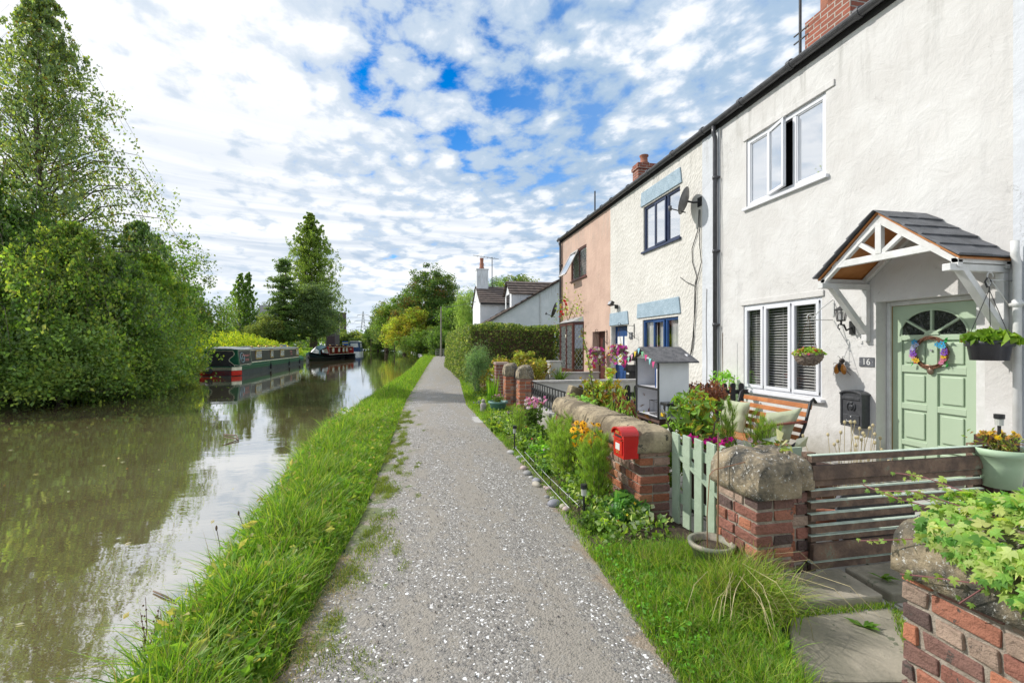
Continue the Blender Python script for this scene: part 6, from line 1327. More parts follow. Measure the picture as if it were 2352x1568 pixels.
# green picket gate
t = thing('picket_gate', (2.12, 3.2, 0), 'sage green picket gate between garden wall and brick pier', 'gate'); g0, g1 = np.array([2.10, 3.49]), np.array([2.20, 2.60]); gd = (g1 - g0) / np.linalg.norm(g1 - g0); gn = np.array([gd[1], -gd[0]])
if gn[0] > 0: gn = -gn
def gp(u, o, z): q = g0 + gd * u + gn * o; return (q[0], q[1], z)
for i in range(7):
    u = .05 + i * .135; m = MB(); m.prism([gp(u - .042, .02, .03), gp(u + .042, .02, .03), gp(u + .042, .02, .765), gp(u - .042, .02, .775)], tuple(np.array(gp(0, 0, 0)) - np.array(gp(0, .02, 0)))); m.build('picket', SAGE, t, bevel=.003)
for z in (.20, .60): m = MB(); m.prism([gp(0, -.002, z), gp(.9, -.002, z), gp(.9, -.002, z + .075), gp(0, -.002, z + .075)], tuple(np.array(gp(0, 0, 0)) - np.array(gp(0, .02, 0)))); m.build('rail', SAGE, t)
m = MB(); m.bar(gp(.02, -.012, .62), gp(.86, -.012, .24), .02, .07, (1, 0, 0)); m.build('brace', SAGE, t)
t = thing('lattice_panel', (2.75, 3.3, 0), 'low sage green panel standing behind the picket gate', 'screen'); m = MB(); m.box(2.5, 2.95, 3.05, 3.07, .1, .70); m.build('panel', SAGE, t)

# slatted fence
OAKB = mat('weathered_brown_wood', (.22, .145, .10), .8, (.11, .075, .058), 9, .5, 50, speck=(9, .60, (.20, .19, .14)))
MINT = mat('mint_painted_edge', (.58, .70, .60), .6, (.46, .55, .45), 18)
t = thing('slatted_fence', (3.2, 2.48, 0), 'brown horizontal slat fence with mint green top edges by the entrance', 'fence')
for z1, z0 in ((.739, .700), (.678, .593), (.583, .545), (.515, .475), (.44, .40), (.362, .325), (.285, .245), (.222, .19), (.178, .075), (.052, .012)):
    thick = (z1 - z0) > .07; m = MB(); y0, y1 = (2.455, 2.485) if thick else (2.472, 2.500)
    m.box(2.46, 3.90 if z1 < .7 else 4.05, y0, y1, z0 + .05, z1 + .05, None, 0, jit=.002, rng=rng)
    if not thick: m.box(2.46, 3.90 if z1 < .7 else 4.05, y0 + .003, y1 + .004, z1 + .0505, z1 + .056, None, 1)
    m.build('slat', [OAKB, MINT], t)
for x in (2.47, 3.86): m = MB(); m.box(x, x + .07, 2.517, 2.56, .02, .80); m.build('upright', OAKB, t)
for x, y in ((3.93, 2.44), (4.02, 2.40)): m = MB(); m.box(x, x + .085, y, y + .12, 0, .86); m.build('post', mat('dark_brown_post', (.07, .035, .028), .7), t, bevel=.004)
m = MB(); M = Matrix.Translation((2.86, 2.60, .06)) @ Matrix.Rotation(R(-9), 4, 'X'); m.prism([(0, 0, .01), (.62, 0, 0), (.66, 0, .30), (.5, 0, .44), (.06, 0, .42), (.0, 0, .36)], (0, .035, 0)); m.V[0] = xf(m.V[0], M)
m.build('slate_slab', SLATE, bevel=.008, label='dark slate slab leaning behind the slatted fence', cat='slate')
t = thing('number_keypad', (4.2, 2.6, .4), 'small white keypad box by the fence post', 'keypad'); m = MB(); m.box(3.74, 3.86, 2.57, 2.60, .34, .52); m.build('case', WHITE, t); m = MB()
for i in range(4):
    for j in range(2): m.box(3.755 + .025 * i, 3.77 + .025 * i, 2.562, 2.57, .40 + .04 * j, .42 + .04 * j)
m.build('buttons', GALV, t)

# ------------------------------------------------------------------ red post box and sign
def redbox():
    t = thing('red_post_box', (1.74, 3.6, .54), 'red metal post box with rounded top fixed to the garden wall end', 'post box'); x0, x1, y0, y1, z0, zs = 1.655, 1.79, 3.50, 3.70, .555, .745
    m = MB(); n = 12; yc = (y0 + y1) / 2; hw = (y1 - y0) / 2
    prof = lambda x, e: [(x, y0 - e, z0 - e), (x, y1 + e, z0 - e)] + [(x, yc + (hw + e) * math.cos(math.pi * i / n), zs + (.055 + e) * math.sin(math.pi * i / n)) for i in range(n + 1)]
    m.prism(prof(x0, 0), (x1 - x0, 0, 0)); m.build('box', REDP, t, bevel=.003)
    m = MB(); m.prism([(x0 - .02, yc + (hw + .008) * math.cos(math.pi * i / n), zs + .004 + .063 * math.sin(math.pi * i / n)) for i in range(n + 1)] + [(x0 - .02, yc + (hw - .002) * math.cos(math.pi * i / n), zs + .0 + .054 * math.sin(math.pi * i / n)) for i in range(n, -1, -1)], (x1 - x0 + .02, 0, 0)); m.build('hood', REDP, t)
    m = MB(); m.box(x0 - .008, x0 - .001, y0 + .02, y1 - .02, .585, .70); m.build('door', REDP, t, bevel=.002)
    m = MB(); m.box(x0 - .018, x0 - .001, y0 + .02, y1 - .02, .712, .722); m.build('slot_flap', REDP, t); m = MB(); m.box(x0 - .003, x0 - .0005, y0 + .035, y1 - .035, .726, .742); m.build('slot', BLACK, t)
    m = MB(); m.box(x0 - .0095, x0 - .008, y0 + .06, y1 - .06, .62, .675); m.build('notice_card', WHITE, t)
    gold = mat('gold_lettering', (.6, .4, .1), .4); lettering('POST', t, (x0 - .009, yc, .765), (0, -1, 0), (0, 0, 1), .03, gold); lettering('G R', t, (x0 - .0095, yc, .60), (0, -1, 0), (0, 0, 1), .03, gold)
redbox()
t = thing('wall_sign', (1.8, 4.1, .55), 'black board sign lettered in white on the brick wall beneath the coping', 'sign'); m = MB(); m.box(1.785, 1.805, 3.74, 4.56, .575, .70); m.build('board', mat('sign_black', (.02, .022, .02), .5), t, bevel=.004)
lettering("Ling's HONESTY", t, (1.783, 4.55, .645), (0, -1, 0), (0, 0, 1), .105, WHITE, align='LEFT'); lettering("Shop", t, (1.783, 3.93, .612), (0, -1, 0), (0, 0, 1), .07, WHITE, align='LEFT')
lettering("HONESTY", t, (1.7828, 4.285, .645), (0, -1, 0), (0, 0, 1), .0001, WHITE)

# ------------------------------------------------------------------ honesty-shop bookcase
def bookcase():
    X, Xb, Ya, Yb = 2.36, 2.69, 4.18, 4.66; z0, z1 = .76, 1.36; pw = mat('pale_grey_board', (.74, .74, .77), .55, (.68, .68, .71), 4); bt = mat('black_trim', (.02, .02, .022), .6)
    t = thing('honesty_cabinet', ((X + Xb) / 2, (Ya + Yb) / 2, 0), 'white open-fronted book cabinet with felt roof on a wooden stand', 'cabinet')
    for nm, b in (('side_panel', (X, Xb, Ya, Ya + .012, z0, z1)), ('side_panel', (X, Xb, Yb - .012, Yb, z0, z1)), ('back_panel', (Xb - .012, Xb - .001, Ya + .012, Yb - .012, z0, z1 + .05)), ('floor_panel', (X, Xb - .012, Ya + .012, Yb - .012, z0, z0 + .012)), ('shelf', (X + .005, Xb - .012, Ya + .0125, Yb - .0125, 1.05, 1.065))):
        m = MB(); m.box(*b); m.build(nm, pw, t)
    m = MB()
    for b in ((X - .012, X - .001, Ya - .004, Ya + .018, z0, z1), (X - .012, X - .001, Yb - .018, Yb + .004, z0, z1), (X - .012, X - .001, Ya + .018, Yb - .018, z0 - .006, z0 + .014), (X - .0, Xb, Ya - .012, Ya - .001, z1 - .03, z1), (X - .012, X + .004, Ya + .014, Yb - .014, 1.045, 1.066)): m.box(*b)
    m.build('trim', bt, t)
    yc = (Ya + Yb) / 2; m = MB()
    for ye in (Ya - .10, Yb + .10): s = 1 if ye > yc else -1; m.prism([(X - .09, ye, z1 - .02), (X - .09, yc, z1 + .125), (X - .09, yc, z1 + .105), (X - .09, ye, z1 - .035)], (Xb - X + .14, 0, 0))
    Rf = m.build('roof', mat('roof_felt', (.17, .165, .17), .9, (.10, .10, .105), 14, .8, 60), t)
    m = MB(); m.prism([(X - .005, Ya, z1), (X - .005, Yb, z1), (X - .005, yc, z1 + .10)], (.01, 0, 0)); m.prism([(Xb - .01, Ya, z1), (Xb - .01, Yb, z1), (Xb - .01, yc, z1 + .10)], (.01, 0, 0)); m.build('gable', pw, t)
    m = MB()
    for k, (u, c) in enumerate([(.04, (.7, .05, .2)), (.15, (.35, .7, .5)), (.27, (.7, .35, .5)), (.38, (.8, .6, .08)), (.50, (.3, .6, .75)), (.62, (.25, .6, .35)), (.73, (.75, .08, .3)), (.85, (.3, .65, .7)), (.95, (.75, .1, .3))]):
        y = Yb + .10 - (Yb - Ya + .2) * u; z = z1 - .035 + .145 * (1 - abs(y - yc) / ((Yb - Ya) / 2 + .10)); m.add([(X - .10, y + .028, z), (X - .10, y - .028, z), (X - .105, y, z - .065)], [(0, 1, 2)], c)
    m.build('bunting', PETAL, Rf)
    for x, y in ((X + .02, Ya + .02), (Xb - .04, Ya + .02), (X + .02, Yb - .04), (Xb - .04, Yb - .04)): m = MB(); m.box(x, x + .035, y - .01, y + .03, 0, z0 - .045); m.build('leg', mat('brown_stand', (.13, .075, .06), .8), t)
    m = MB(); m.box(X, Xb, Ya - .002, Yb + .002, z0 - .044, z0 - .008); m.build('stand_rail', MATS['brown_stand'], t)
    y = Ya + .03
    for i, (c, w_, h_, lb) in enumerate([((.04, .35, .55), .022, .19, 'turquoise spined book on the cabinet shelf'), ((.78, .76, .72), .022, .2, 'cream white book beside the turquoise one'), ((.5, .08, .08), .006, .2, 'thin red book on the cabinet shelf'), ((.75, .74, .74), .02, .195, 'white book in the middle of the row'), ((.02, .06, .2), .024, .2, 'navy blue book at the left end of the row')]):
        m = MB(); m.box(X + .03, X + .16, y, y + w_, 1.066, 1.066 + h_, c); b = m.build('book', TINT, label=lb, cat='book', group='books on the cabinet shelf'); y += w_ + .003
    t2 = thing('wire_basket', (2.5, 4.38, z0), 'black wire basket on the cabinet floor', 'basket'); m = MB(); bx = (X + .04, X + .20, Ya + .05, Ya + .27)
    for z in (z0 + .02, z0 + .16):
        q = [(bx[0], bx[2], z), (bx[1], bx[2], z), (bx[1], bx[3], z), (bx[0], bx[3], z), (bx[0], bx[2], z)]
        for a, b in zip(q, q[1:]): m.tube([a, b], .0035, 4)
    for u in np.linspace(0, 1, 9):
        yy = bx[2] + (bx[3] - bx[2]) * u; m.tube([(bx[0], yy, z0 + .16), (bx[0], yy, z0 + .02), (bx[1], yy, z0 + .02), (bx[1], yy, z0 + .16)], .002, 4)
    m.build('wires', IRON, t2)
    t2 = thing('jar', (2.45, 4.27, z0), 'small preserve jar with blue and white label inside the wire basket', 'jar'); m = MB(); m.lathe([(.001, 0), (.028, 0), (.028, .06), (.024, .068)], (X + .09, Ya + .10, z0 + .025), 14); m.build('glass_body', mat('jam_jar', (.55, .52, .58), .2), t2, smooth=True); m = MB(); m.lathe([(.026, .069), (.026, .085), (.001, .086)], (X + .09, Ya + .10, z0 + .025), 14); m.build('lid', BLUEP, t2)
    t2 = thing('cash_box', (2.5, 4.1, .72), 'grey steel money box with black lid bolted beside the cabinet', 'cash box'); m = MB(); m.box(2.37, 2.50, 4.04, 4.165, .80, .91); m.build('box', mat('steel_grey', (.30, .33, .37), .4, metal=.3), t2, bevel=.004); m = MB(); m.box(2.36, 2.51, 4.03, 4.166, .911, .935); m.box(2.362, 2.37, 4.08, 4.11, .86, .91); m.build('lid', BLACK, t2, bevel=.003)
    t2 = thing('padlock', (2.35, 4.09, .78), 'yellow and black padlock hanging on the money box', 'padlock'); m = MB(); m.box(2.340, 2.362, 4.07, 4.12, .80, .835); m.build('body', mat('padlock_yellow', (.75, .50, .02), .4), t2, bevel=.004); m = MB(); m.tube([(2.352, 4.08, .835), (2.352, 4.08, .86), (2.352, 4.095, .873), (2.352, 4.11, .86), (2.352, 4.11, .835)], .004, 6); m.build('shackle', GALV, t2)
bookcase()

# ------------------------------------------------------------------ bench and cushions
def bench():
    Y0, Y1 = 4.30, 5.42; Z = mat('varnished_slat', (.50, .20, .07), .35, (.36, .13, .045), 7, coat=.3); t = thing('garden_bench', (3.95, 4.86, 0), 'slatted wooden bench with black iron ends below the window', 'bench')
    for i in range(6): m = MB(); x = 3.66 + .075 * i; z = .40 - .006 * i; m.box(x, x + .055, Y0 + .02, Y1 - .02, z, z + .022); m.build('seat_slat', Z, t, bevel=.005)
    for i in range(5):
        z = .47 + .085 * i; x = 4.13 + .028 * i + .012 * i * i * .3; m = MB(); M = Matrix.Translation((x, 0, z)) @ Matrix.Rotation(R(14), 4, 'Y'); m.box(-.01, .012, Y0 + .02, Y1 - .02, -.028, .028, mtx=M); m.build('back_slat', Z, t, bevel=.005)
    for y in (Y0, Y1):
        m = MB(); m.tube([(4.34, y, .86), (4.31, y, .90), (4.27, y, .87), (4.20, y, .62), (4.12, y, .44), (4.02, y, .385), (3.64, y, .385)], .016, 8); m.tube([(3.66, y, .385), (3.60, y, .25), (3.58, y, .1), (3.55, y, .0)], .016, 8); m.tube([(4.10, y, .40), (4.18, y, .2), (4.26, y, .0)], .016, 8)
        m.tube([(3.74, y, .21), (3.86, y, .30), (4.0, y, .28), (4.14, y, .22)], .012, 6)
        m.tube([(3.70, y, .39), (3.62, y, .46), (3.64, y, .58), (3.70, y, .62), (3.76, y, .60)], .014, 8); m.build('iron_end', IRON, t, smooth=True)
        m = MB(); m.bar((3.68, y, .625), (4.21, y, .655), .045, .022); m.build('armrest', mat('dark_red_wood', (.22, .06, .04), .4), t, bevel=.006)
bench()
CU = mat('sage_linen', (.44, .47, .32), .95, (.38, .42, .28), 9, .4, 120)
def cushion(c, right, up, w_, h_, th, lb):
    r = Vector(right).normalized(); u = Vector(up).normalized(); n = r.cross(u); k = 17; V = []
    for sg in (1, -1):
        for i in range(k):
            for j in range(k):
                a, b = i / (k - 1) * 2 - 1, j / (k - 1) * 2 - 1; e = max(0, (1 - a ** 4)) ** .5 * max(0, (1 - b ** 4)) ** .5; pin = 1 - .07 * (1 - a * a) * (abs(b) > .99) - .0
                q = Vector(c) + r * (a * w_ / 2 * (1 - .07 * (1 - b * b))) + u * (b * h_ / 2 * (1 - .07 * (1 - a * a))) + n * sg * th / 2 * e * (1 + .06 * math.sin(a * 7 + b * 4) + .05 * math.sin(b * 9 - a * 3)); V.append(q)
    F_ = []
    for s in range(2):
        for i in range(k - 1):
            for j in range(k - 1): o = s * k * k; f = (o + i * k + j, o + (i + 1) * k + j, o + (i + 1) * k + j + 1, o + i * k + j + 1); F_.append(f if s == 0 else f[::-1])
    m = MB(); m.add([tuple(v) for v in V], F_); m.build('cushion', CU, smooth=True, label=lb, cat='cushion', group='cushions on the bench')
cushion(WX(1685, 955, 4.02), (.12, -1, 0), (.28, 0, 1), .42, .42, .15, 'square pale green cushion leaning on the bench back, left one')
cushion(WX(1786, 981, 3.98), (.75, -.75, .25), (.2, -.25, 1), .36, .42, .15, 'pale green cushion slumped cornerwise by the bench armrest')

# ------------------------------------------------------------------ things on the white wall
SCR = mat('white_ironwork', (.62, .62, .60), .5)
def bracket(Y, zt, zb, tip, mt, lb, Xw=X0):
    t = thing('wall_bracket', (Xw, Y, zt), lb, 'bracket', 'hanging basket brackets'); m = MB(); m.box(Xw - .012, Xw - .001, Y - .014, Y + .014, zb - .02, zt + .05); m.build('wall_plate', mt, t)
    m = MB(); x1 = tip[0]; m.tube([(Xw - .01, Y, zt), (x1 + .02, Y, zt)], .006, 6); m.tube([(Xw - .01, Y, zb + .02), ((Xw + x1) / 2, Y, (zb + zt) / 2 + .02), (x1 + .04, Y, zt - .01)], .006, 6)
    m.tube([(x1 + .02 - .035 * math.sin(a), Y, zt + .035 - .035 * math.cos(a)) for a in np.linspace(0, 5, 12)], .006, 6); m.tube([(x1 + .0 + .02 * math.sin(a), Y, zt - .03 + .02 * math.cos(a)) for a in np.linspace(0, 5, 10)], .006, 6); m.build('scroll_arm', mt, t, smooth=True)
def hang(name, lb, c, r, h, zt, kind, foliage, flowers, pot_m, chain_m, nlf=900, ls=.05, fr=.03, nf=40, trail=0.0, cat='hanging basket'):
    t = thing(name, c, lb, cat, 'hanging baskets'); c = np.array(c, float); m = MB()
    if kind == 'wicker':
        for k in range(9): z = -h + h * k / 8; rr = r * math.sqrt(max(.1, 1 - ((1 - k / 8.) ** 2) * .85)); m.tube([c + [rr * math.cos(a) , rr * math.sin(a), z + .004 * math.sin(a * 9 + k * 3)] for a in np.linspace(0, 2 * math.pi, 25)], h / 14, 5)
        m.lathe([(.001, -h), (r * .45, -h * .97), (r * .80, -h * .6), (r * .94, 0)], c, 18)
    else: m.lathe([(.001, -h), (r * .76, -h), (r * .86, -h * .3), (r * .98, -h * .28), (r, 0), (r * .94, 0), (r * .8, -h * .4)], c, 30)
    m.build('basket' if kind == 'wicker' else 'pot', pot_m, t, smooth=(kind != 'wicker')); m = MB()
    for a in (.5, 2.6, 4.7): m.tube([c + [r * .93 * math.cos(a), r * .93 * math.sin(a), 0], (c[0], c[1], zt)], .0035, 4)
    m.tube([(c[0], c[1], zt), (c[0], c[1], zt + .03)], .005, 5); m.build('chain', chain_m, t)
    m = MB(); u = unit(rng.normal(size=(nlf, 3))); u[:, 2] = np.abs(u[:, 2]) * .75 - .12; P = c + u * [r * 1.12, r * 1.12, r * .75] * rng.uniform(.4, 1.05, (nlf, 1))
    if trail: k = rng.uniform(size=nlf) < .45; a = rng.uniform(0, 6.3, k.sum()); P[k] = c + np.stack([np.cos(np.round(a * 1.2) / 1.2) * r * 1.05, np.sin(np.round(a * 1.2) / 1.2) * r * 1.05, -rng.uniform(0, trail, k.sum())], 1) + rng.normal(size=(k.sum(), 3)) * .03
    leaves(m, P, ls, pal(foliage, nlf, .2), .75, .9); m.build('foliage', LEAF, t)
    if nf:
        m = MB(); i = rng.integers(0, nlf, nf); blossoms(m, P[i] + (P[i] - c) * .08, fr, [flowers[j] for j in rng.integers(0, len(flowers), nf)], 5); m.build('flowers', PETAL, t)
Y = fy(1914.5); tip = WY(1856, 726, Y); bracket(Y, fz(1914, 735), fz(1914, 692), tip, SCR, 'white scrolled bracket right of the lower window'); 
c = WY(1857, 812, Y); hang('hanging_basket', 'wicker hanging basket of fuchsias in front of the lower window', c, .165, .15, float(WY(1856, 730, Y)[2]), 'wicker', YG + [(.15, .26, .04)], [(.7, .03, .08), (.75, .08, .2), (.6, .02, .05)], mat('dark_wicker', (.14, .10, .08), .8, (.30, .24, .19), 30), TWIG, 800, .036, .022, 45)
Y = fy(2328); tip = WY(2270, 645, Y); bracket(Y, fz(2328, 645), fz(2328, 718), tip, SCR, 'grey scrolled bracket right of the porch canopy')
c = WY(2272, 782, Y); hang('hanging_pot', 'charcoal plastic hanging pot of primroses right of the green door', c, .17, .18, float(WY(2268, 665, Y)[2]), 'pot', [(.16, .30, .03), (.22, .36, .05)], [(.3, .12, .05)], mat('charcoal_plastic', (.045, .045, .055), .3), BLACK, 330, .095, .03, 6)
m = MB(); q = WY(2268, 660, Y); m.tube([q + [0, 0, .0], q + [-.03, 0, .05], q + [.0, 0, .09], q + [.04, 0, .06], q + [.03, 0, .02]], .008, 6); m.build('butterfly_hook', BLACK, label='black iron hook between bracket and charcoal pot', cat='hook')
PF = [(.50, .01, .32), (.55, .02, .38), (.45, .01, .34), (.65, .62, .65), (.3, .15, .5)]
Y = fy(1457); bracket(Y, fz(1457, 748), fz(1457, 775), WY(1421, 752, Y), IRON, 'black scrolled bracket beside the number 15 plaque'); c = WY(1421, 800, Y); hang('hanging_basket', 'trailing pink and yellow flower basket in front of the blue door', c, .17, .13, float(WY(1421, 756, Y)[2]), 'wicker', YG, PF + [(.75, .55, .03)], MATS['dark_wicker'], TWIG, 620, .045, .052, 230, .38)
Y = fy(1394.5); bracket(Y, fz(1394.5, 762), fz(1394.5, 790), WY(1368, 765, Y), IRON, 'black scrolled bracket beside the pink cottage doorway'); c = WY(1369, 806, Y); hang('hanging_basket', 'trailing magenta and red flower basket before the pink cottage doorway', c, .19, .13, float(WY(1368, 768, Y)[2]), 'wicker', YG, PF + [(.6, .02, .05), (.78, .78, .76)], MATS['dark_wicker'], TWIG, 620, .045, .052, 230, .42)
# lantern
Y = fy(1959); c = WY(1932, 722, Y); t = thing('wall_lantern', (X0, Y, c[2]), 'black carriage lantern beside the left canopy bracket', 'lantern'); m = MB(); z = c[2]
m.lathe([(.001, .13), (.012, .12), (.02, .10), (.075, .065), (.078, .055)], (c[0], Y, z), 8); m.lathe([(.045, -.085), (.05, -.075), (.05, -.07), (.001, -.07)], (c[0], Y, z), 8)
for a in np.arange(8) * math.pi / 4: m.tube([(c[0] + .068 * math.cos(a), Y + .068 * math.sin(a), z + .06), (c[0] + .046 * math.cos(a), Y + .046 * math.sin(a), z - .07)], .005, 4)
m.build('cage', BLACK, t); m = MB(); m.lathe([(.062, .055), (.042, -.07)], (c[0], Y, z), 8); m.build('glass', GL_CLEAR, t); m = MB(); m.lathe([(.022, -.07), (.022, .03), (.001, .035)], (c[0], Y, z), 8); m.build('bulb', WHITE, t)
m = MB(); m.tube([(X0 - .01, Y, z - .16), (X0 - .10, Y, z - .20), ((c[0] + X0) / 2 - .05, Y, z - .13), (c[0], Y, z - .13), (c[0], Y, z - .08)], .012, 8); m.tube([(c[0], Y, z - .12), (c[0] - .04, Y, z - .13), (c[0] - .05, Y, z - .17), (c[0] - .02, Y, z - .19)], .008, 6); m.box(X0 - .02, X0 - .001, Y - .035, Y + .035, z - .25, z - .08); m.build('arm', BLACK, t, smooth=False)
# bee ornament
c = WX(1934, 842, X0 - .05); t = thing('bee_ornament', c, 'metal bee wall ornament with amber wings above the letterbox', 'ornament'); m = MB(); m.ball(c + [0, 0, .075], (.03, .036, .033), 10); m.ball(c + [-.02, 0, .0], (.03, .045, .07), 10); 
m.build('body', mat('dark_bronze', (.05, .04, .035), .35, metal=.5), t, smooth=True); m = MB(); am = mat('amber_glaze', (.45, .17, .02), .2, (.25, .09, .01), 8, coat=.6)
for s in (1, -1): m.ball(c + [-.03, s * .045, -.03], (.018, .042, .072), 10, mtx=Matrix.Rotation(R(s * 16), 4, 'X'))
m.build('wings', am, t, smooth=True); m = MB()
for s in (1, -1):
    m.tube([c + [-.01, s * .01, .10], c + [-.02, s * .03, .135], c + [-.02, s * .05, .13]], .003, 4)
    for k in range(3): m.tube([c + [0, s * .03, .03 - .045 * k], c + [-.03, s * .09, .05 - .05 * k], c + [0, s * .12, .02 - .06 * k]], .003, 4)
m.build('legs_and_feelers', BLACK, t)
# number plate 16
a, b = WX(1975, 820, X0), WX(2009, 840, X0); zt, zb = fz(1975, 820), fz(1975, 841); t = thing('house_number_plate', (X0, (a[1] + b[1]) / 2, zb), 'slate number plate reading 16 beside the green door', 'number plate'); m = MB(); m.box(X0 - .012, X0 - .001, b[1], a[1], zb, zt); m.build('plate', SLATE, t, bevel=.003)
lettering('16', t, (X0 - .014, (a[1] + b[1]) / 2, (zb + zt) / 2), (0, -1, 0), (0, 0, 1), (zt - zb) * .95, WHITE); m = MB()
for y in (a[1] - .012, b[1] + .012): m.ball((X0 - .014, y, (zb + zt) / 2), (.003, .005, .005), 6)
m.build('screws', GALV, t)
# letterbox 16
Xf = X0 - .12; ya, yb = fy(1932, Xf), fy(1980, Xf); z0 = fz(1932, 975, Xf); z1 = fz(1932, 903, Xf); t = thing('letterbox', (X0, (ya + yb) / 2, z0), 'charcoal cast metal letterbox with crest on the white wall', 'letterbox'); lm = mat('charcoal_cast_metal', (.045, .047, .052), .42, (.06, .062, .068), 15, .2, 60); yc = (ya + yb) / 2; hw = (ya - yb) / 2; n = 10
m = MB(); m.prism([(Xf, ya, z0), (Xf, yb, z0)] + [(Xf, yc - hw * math.cos(math.pi * i / n), z1 + .045 * math.sin(math.pi * i / n)) for i in range(n + 1)], (.118, 0, 0)); m.build('box', lm, t, bevel=.004)
m = MB(); m.prism([(Xf - .02, yc - (hw + .014) * math.cos(math.pi * i / n), z1 - .0 + .055 * math.sin(math.pi * i / n)) for i in range(n + 1)] + [(Xf - .02, yc - (hw - .002) * math.cos(math.pi * i / n), z1 - .012 + .045 * math.sin(math.pi * i / n)) for i in range(n, -1, -1)], (.138, 0, 0)); m.box(Xf - .012, Xf - .001, yb, ya, z0, z0 + .02); m.box(Xf - .012, Xf, yb - .006, yb + .016, z0 + .02, z1); m.box(Xf - .012, Xf, ya - .016, ya + .006, z0 + .02, z1); m.build('frame', lm, t, bevel=.003)
H_ = z1 - z0; m = MB(); m.box(Xf - .014, Xf - .001, yb + .02, ya - .02, z0 + H_ * .84, z0 + H_ * .93); m.build('flap', lm, t, bevel=.003); m = MB(); m.box(Xf - .008, Xf - .0005, yb + .03, ya - .03, z0 + .035, z0 + H_ * .37); m.build('door', lm, t, bevel=.003); m = MB(); m.tube([(Xf - .008, yc - .06, z0 + H_ * .20), (Xf - .025, yc - .04, z0 + H_ * .17), (Xf - .025, yc + .04, z0 + H_ * .17), (Xf - .008, yc + .06, z0 + H_ * .20)], .006, 6); m.ball((Xf - .010, yc, z0 + H_ * .31), (.006, .009, .009), 8); m.build('handle', GALV, t)
m = MB(); zc = z0 + H_ * .60; m.prism([(Xf - .007, yc - .03, zc + .03), (Xf - .007, yc + .03, zc + .03), (Xf - .007, yc + .028, zc - .01), (Xf - .007, yc, zc - .04), (Xf - .007, yc - .028, zc - .01)], (.007, 0, 0)); 
for s in (1, -1): m.tube([(Xf - .006, yc + s * .035, zc - .04), (Xf - .008, yc + s * .055, zc), (Xf - .008, yc + s * .045, zc + .045), (Xf - .006, yc + s * .03, zc + .05)], .007, 6); m.ball((Xf - .008, yc + s * .012, zc + .012), (.006, .008, .012), 6)
m.ball((Xf - .006, yc, zc + .055), (.007, .022, .016), 8); m.build('crest', lm, t, smooth=True)
# wreath on door
Xd = X0 + .20; ya = fy(2052, Xd); cy = ya - .43; c = np.array([Xd - .03, cy, 1.42]); t = thing('door_wreath', c, 'twig wreath with bright silk flowers hanging on the green door', 'wreath'); m = MB(); Rr = .165
for k in range(26):
    o = rng.uniform(0, 6.28); f = rng.uniform(0, 6.28); m.tube([c + [-.012 * math.sin(a * 5 + f) - .01, (Rr + .018 * math.cos(a * 4 + f)) * math.cos(a + o), (Rr + .018 * math.cos(a * 4 + f)) * math.sin(a + o)] for a in np.linspace(0, rng.uniform(3.5, 6.2), 24)], .0035, 4)
m.build('twigs', mat('wreath_twig', (.22, .10, .055), .8, (.13, .06, .035), 30), t); fl_ = []
for sgn, cs in ((1, [(.05, .35, .75), (.55, .6, .9), (.5, .5, .85), (.25, .1, .55), (.3, .1, .6), (.7, .3, .6), (.85, .6, .05), (.65, .02, .12)]), (-1, [(.05, .4, .75), (.1, .5, .85), (.2, .08, .5), (.3, .1, .6), (.85, .6, .03), (.8, .25, .4), (.75, .3, .5)])):
    m = MB()
    for i, col in enumerate(cs):
        a = R(36 - 76 * i / (len(cs) - 1)); a = a if sgn < 0 else math.pi - a
        p = c + [-.03, Rr * -math.cos(a) * 1.0, Rr * math.sin(a)]; p = c + np.array([-.035, sgn * Rr * abs(math.cos(a)), Rr * math.sin(a)]); blossoms(m, [p, p + rng.normal(size=3) * [.004, .022, .01]], .030, [col, np.array(col) * .9], 6, face=(-1, -.3, .2))
    m.build('silk_flowers', PETAL, t)
m = MB(); P = c + np.array([(-.025, s * Rr * 1.05 + rng.normal() * .02, zz) for s in (1, -1) for zz in (.15, .13, .12, -.14, -.12, -.1)]); leaves(m, P, .055, pal([(.03, .35, .08), (.05, .45, .1)], len(P)), .5, 0, tipdir=(-.5, 0, 0)); m.build('silk_leaves', LEAF, t)
# plaque 15, floodlight, letterbox 15
a = WX(1450, 770, X0); t = thing('house_number_plaque', a, 'small dark plaque reading 15 between blue door and window', 'number plate'); m = MB(); m.box(X0 - .03, X0 - .001, a[1] - .08, a[1] + .08, a[2] - .09, a[2] + .08); m.build('plate', SLATE, t, bevel=.004); lettering('15', t, (X0 - .032, a[1], a[2] + .01), (0, -1, 0), (0, 0, 1), .12, WHITE)
a = WX(1418, 702, X0); t = thing('floodlight', a, 'black security floodlight above the blue door', 'floodlight'); m = MB(); m.box(X0 - .06, X0 - .001, a[1] - .06, a[1] + .06, a[2] - .08, a[2] + .02); m.box(X0 - .12, X0 - .04, a[1] - .02, a[1] + .02, a[2] - .0, a[2] + .03); m.build('mount', BLACK, t, bevel=.004); m = MB(); M = Matrix.Translation((X0 - .18, a[1] + .02, a[2] + .06)) @ Matrix.Rotation(R(25), 4, 'Y'); m.box(-.05, .05, -.1, .1, -.06, .06, mtx=M); m.build('lamp_head', BLACK, t, bevel=.006); m = MB(); m.box(-.054, -.051, -.085, .085, -.045, .045, mtx=M); m.build('lens', GALV, t)
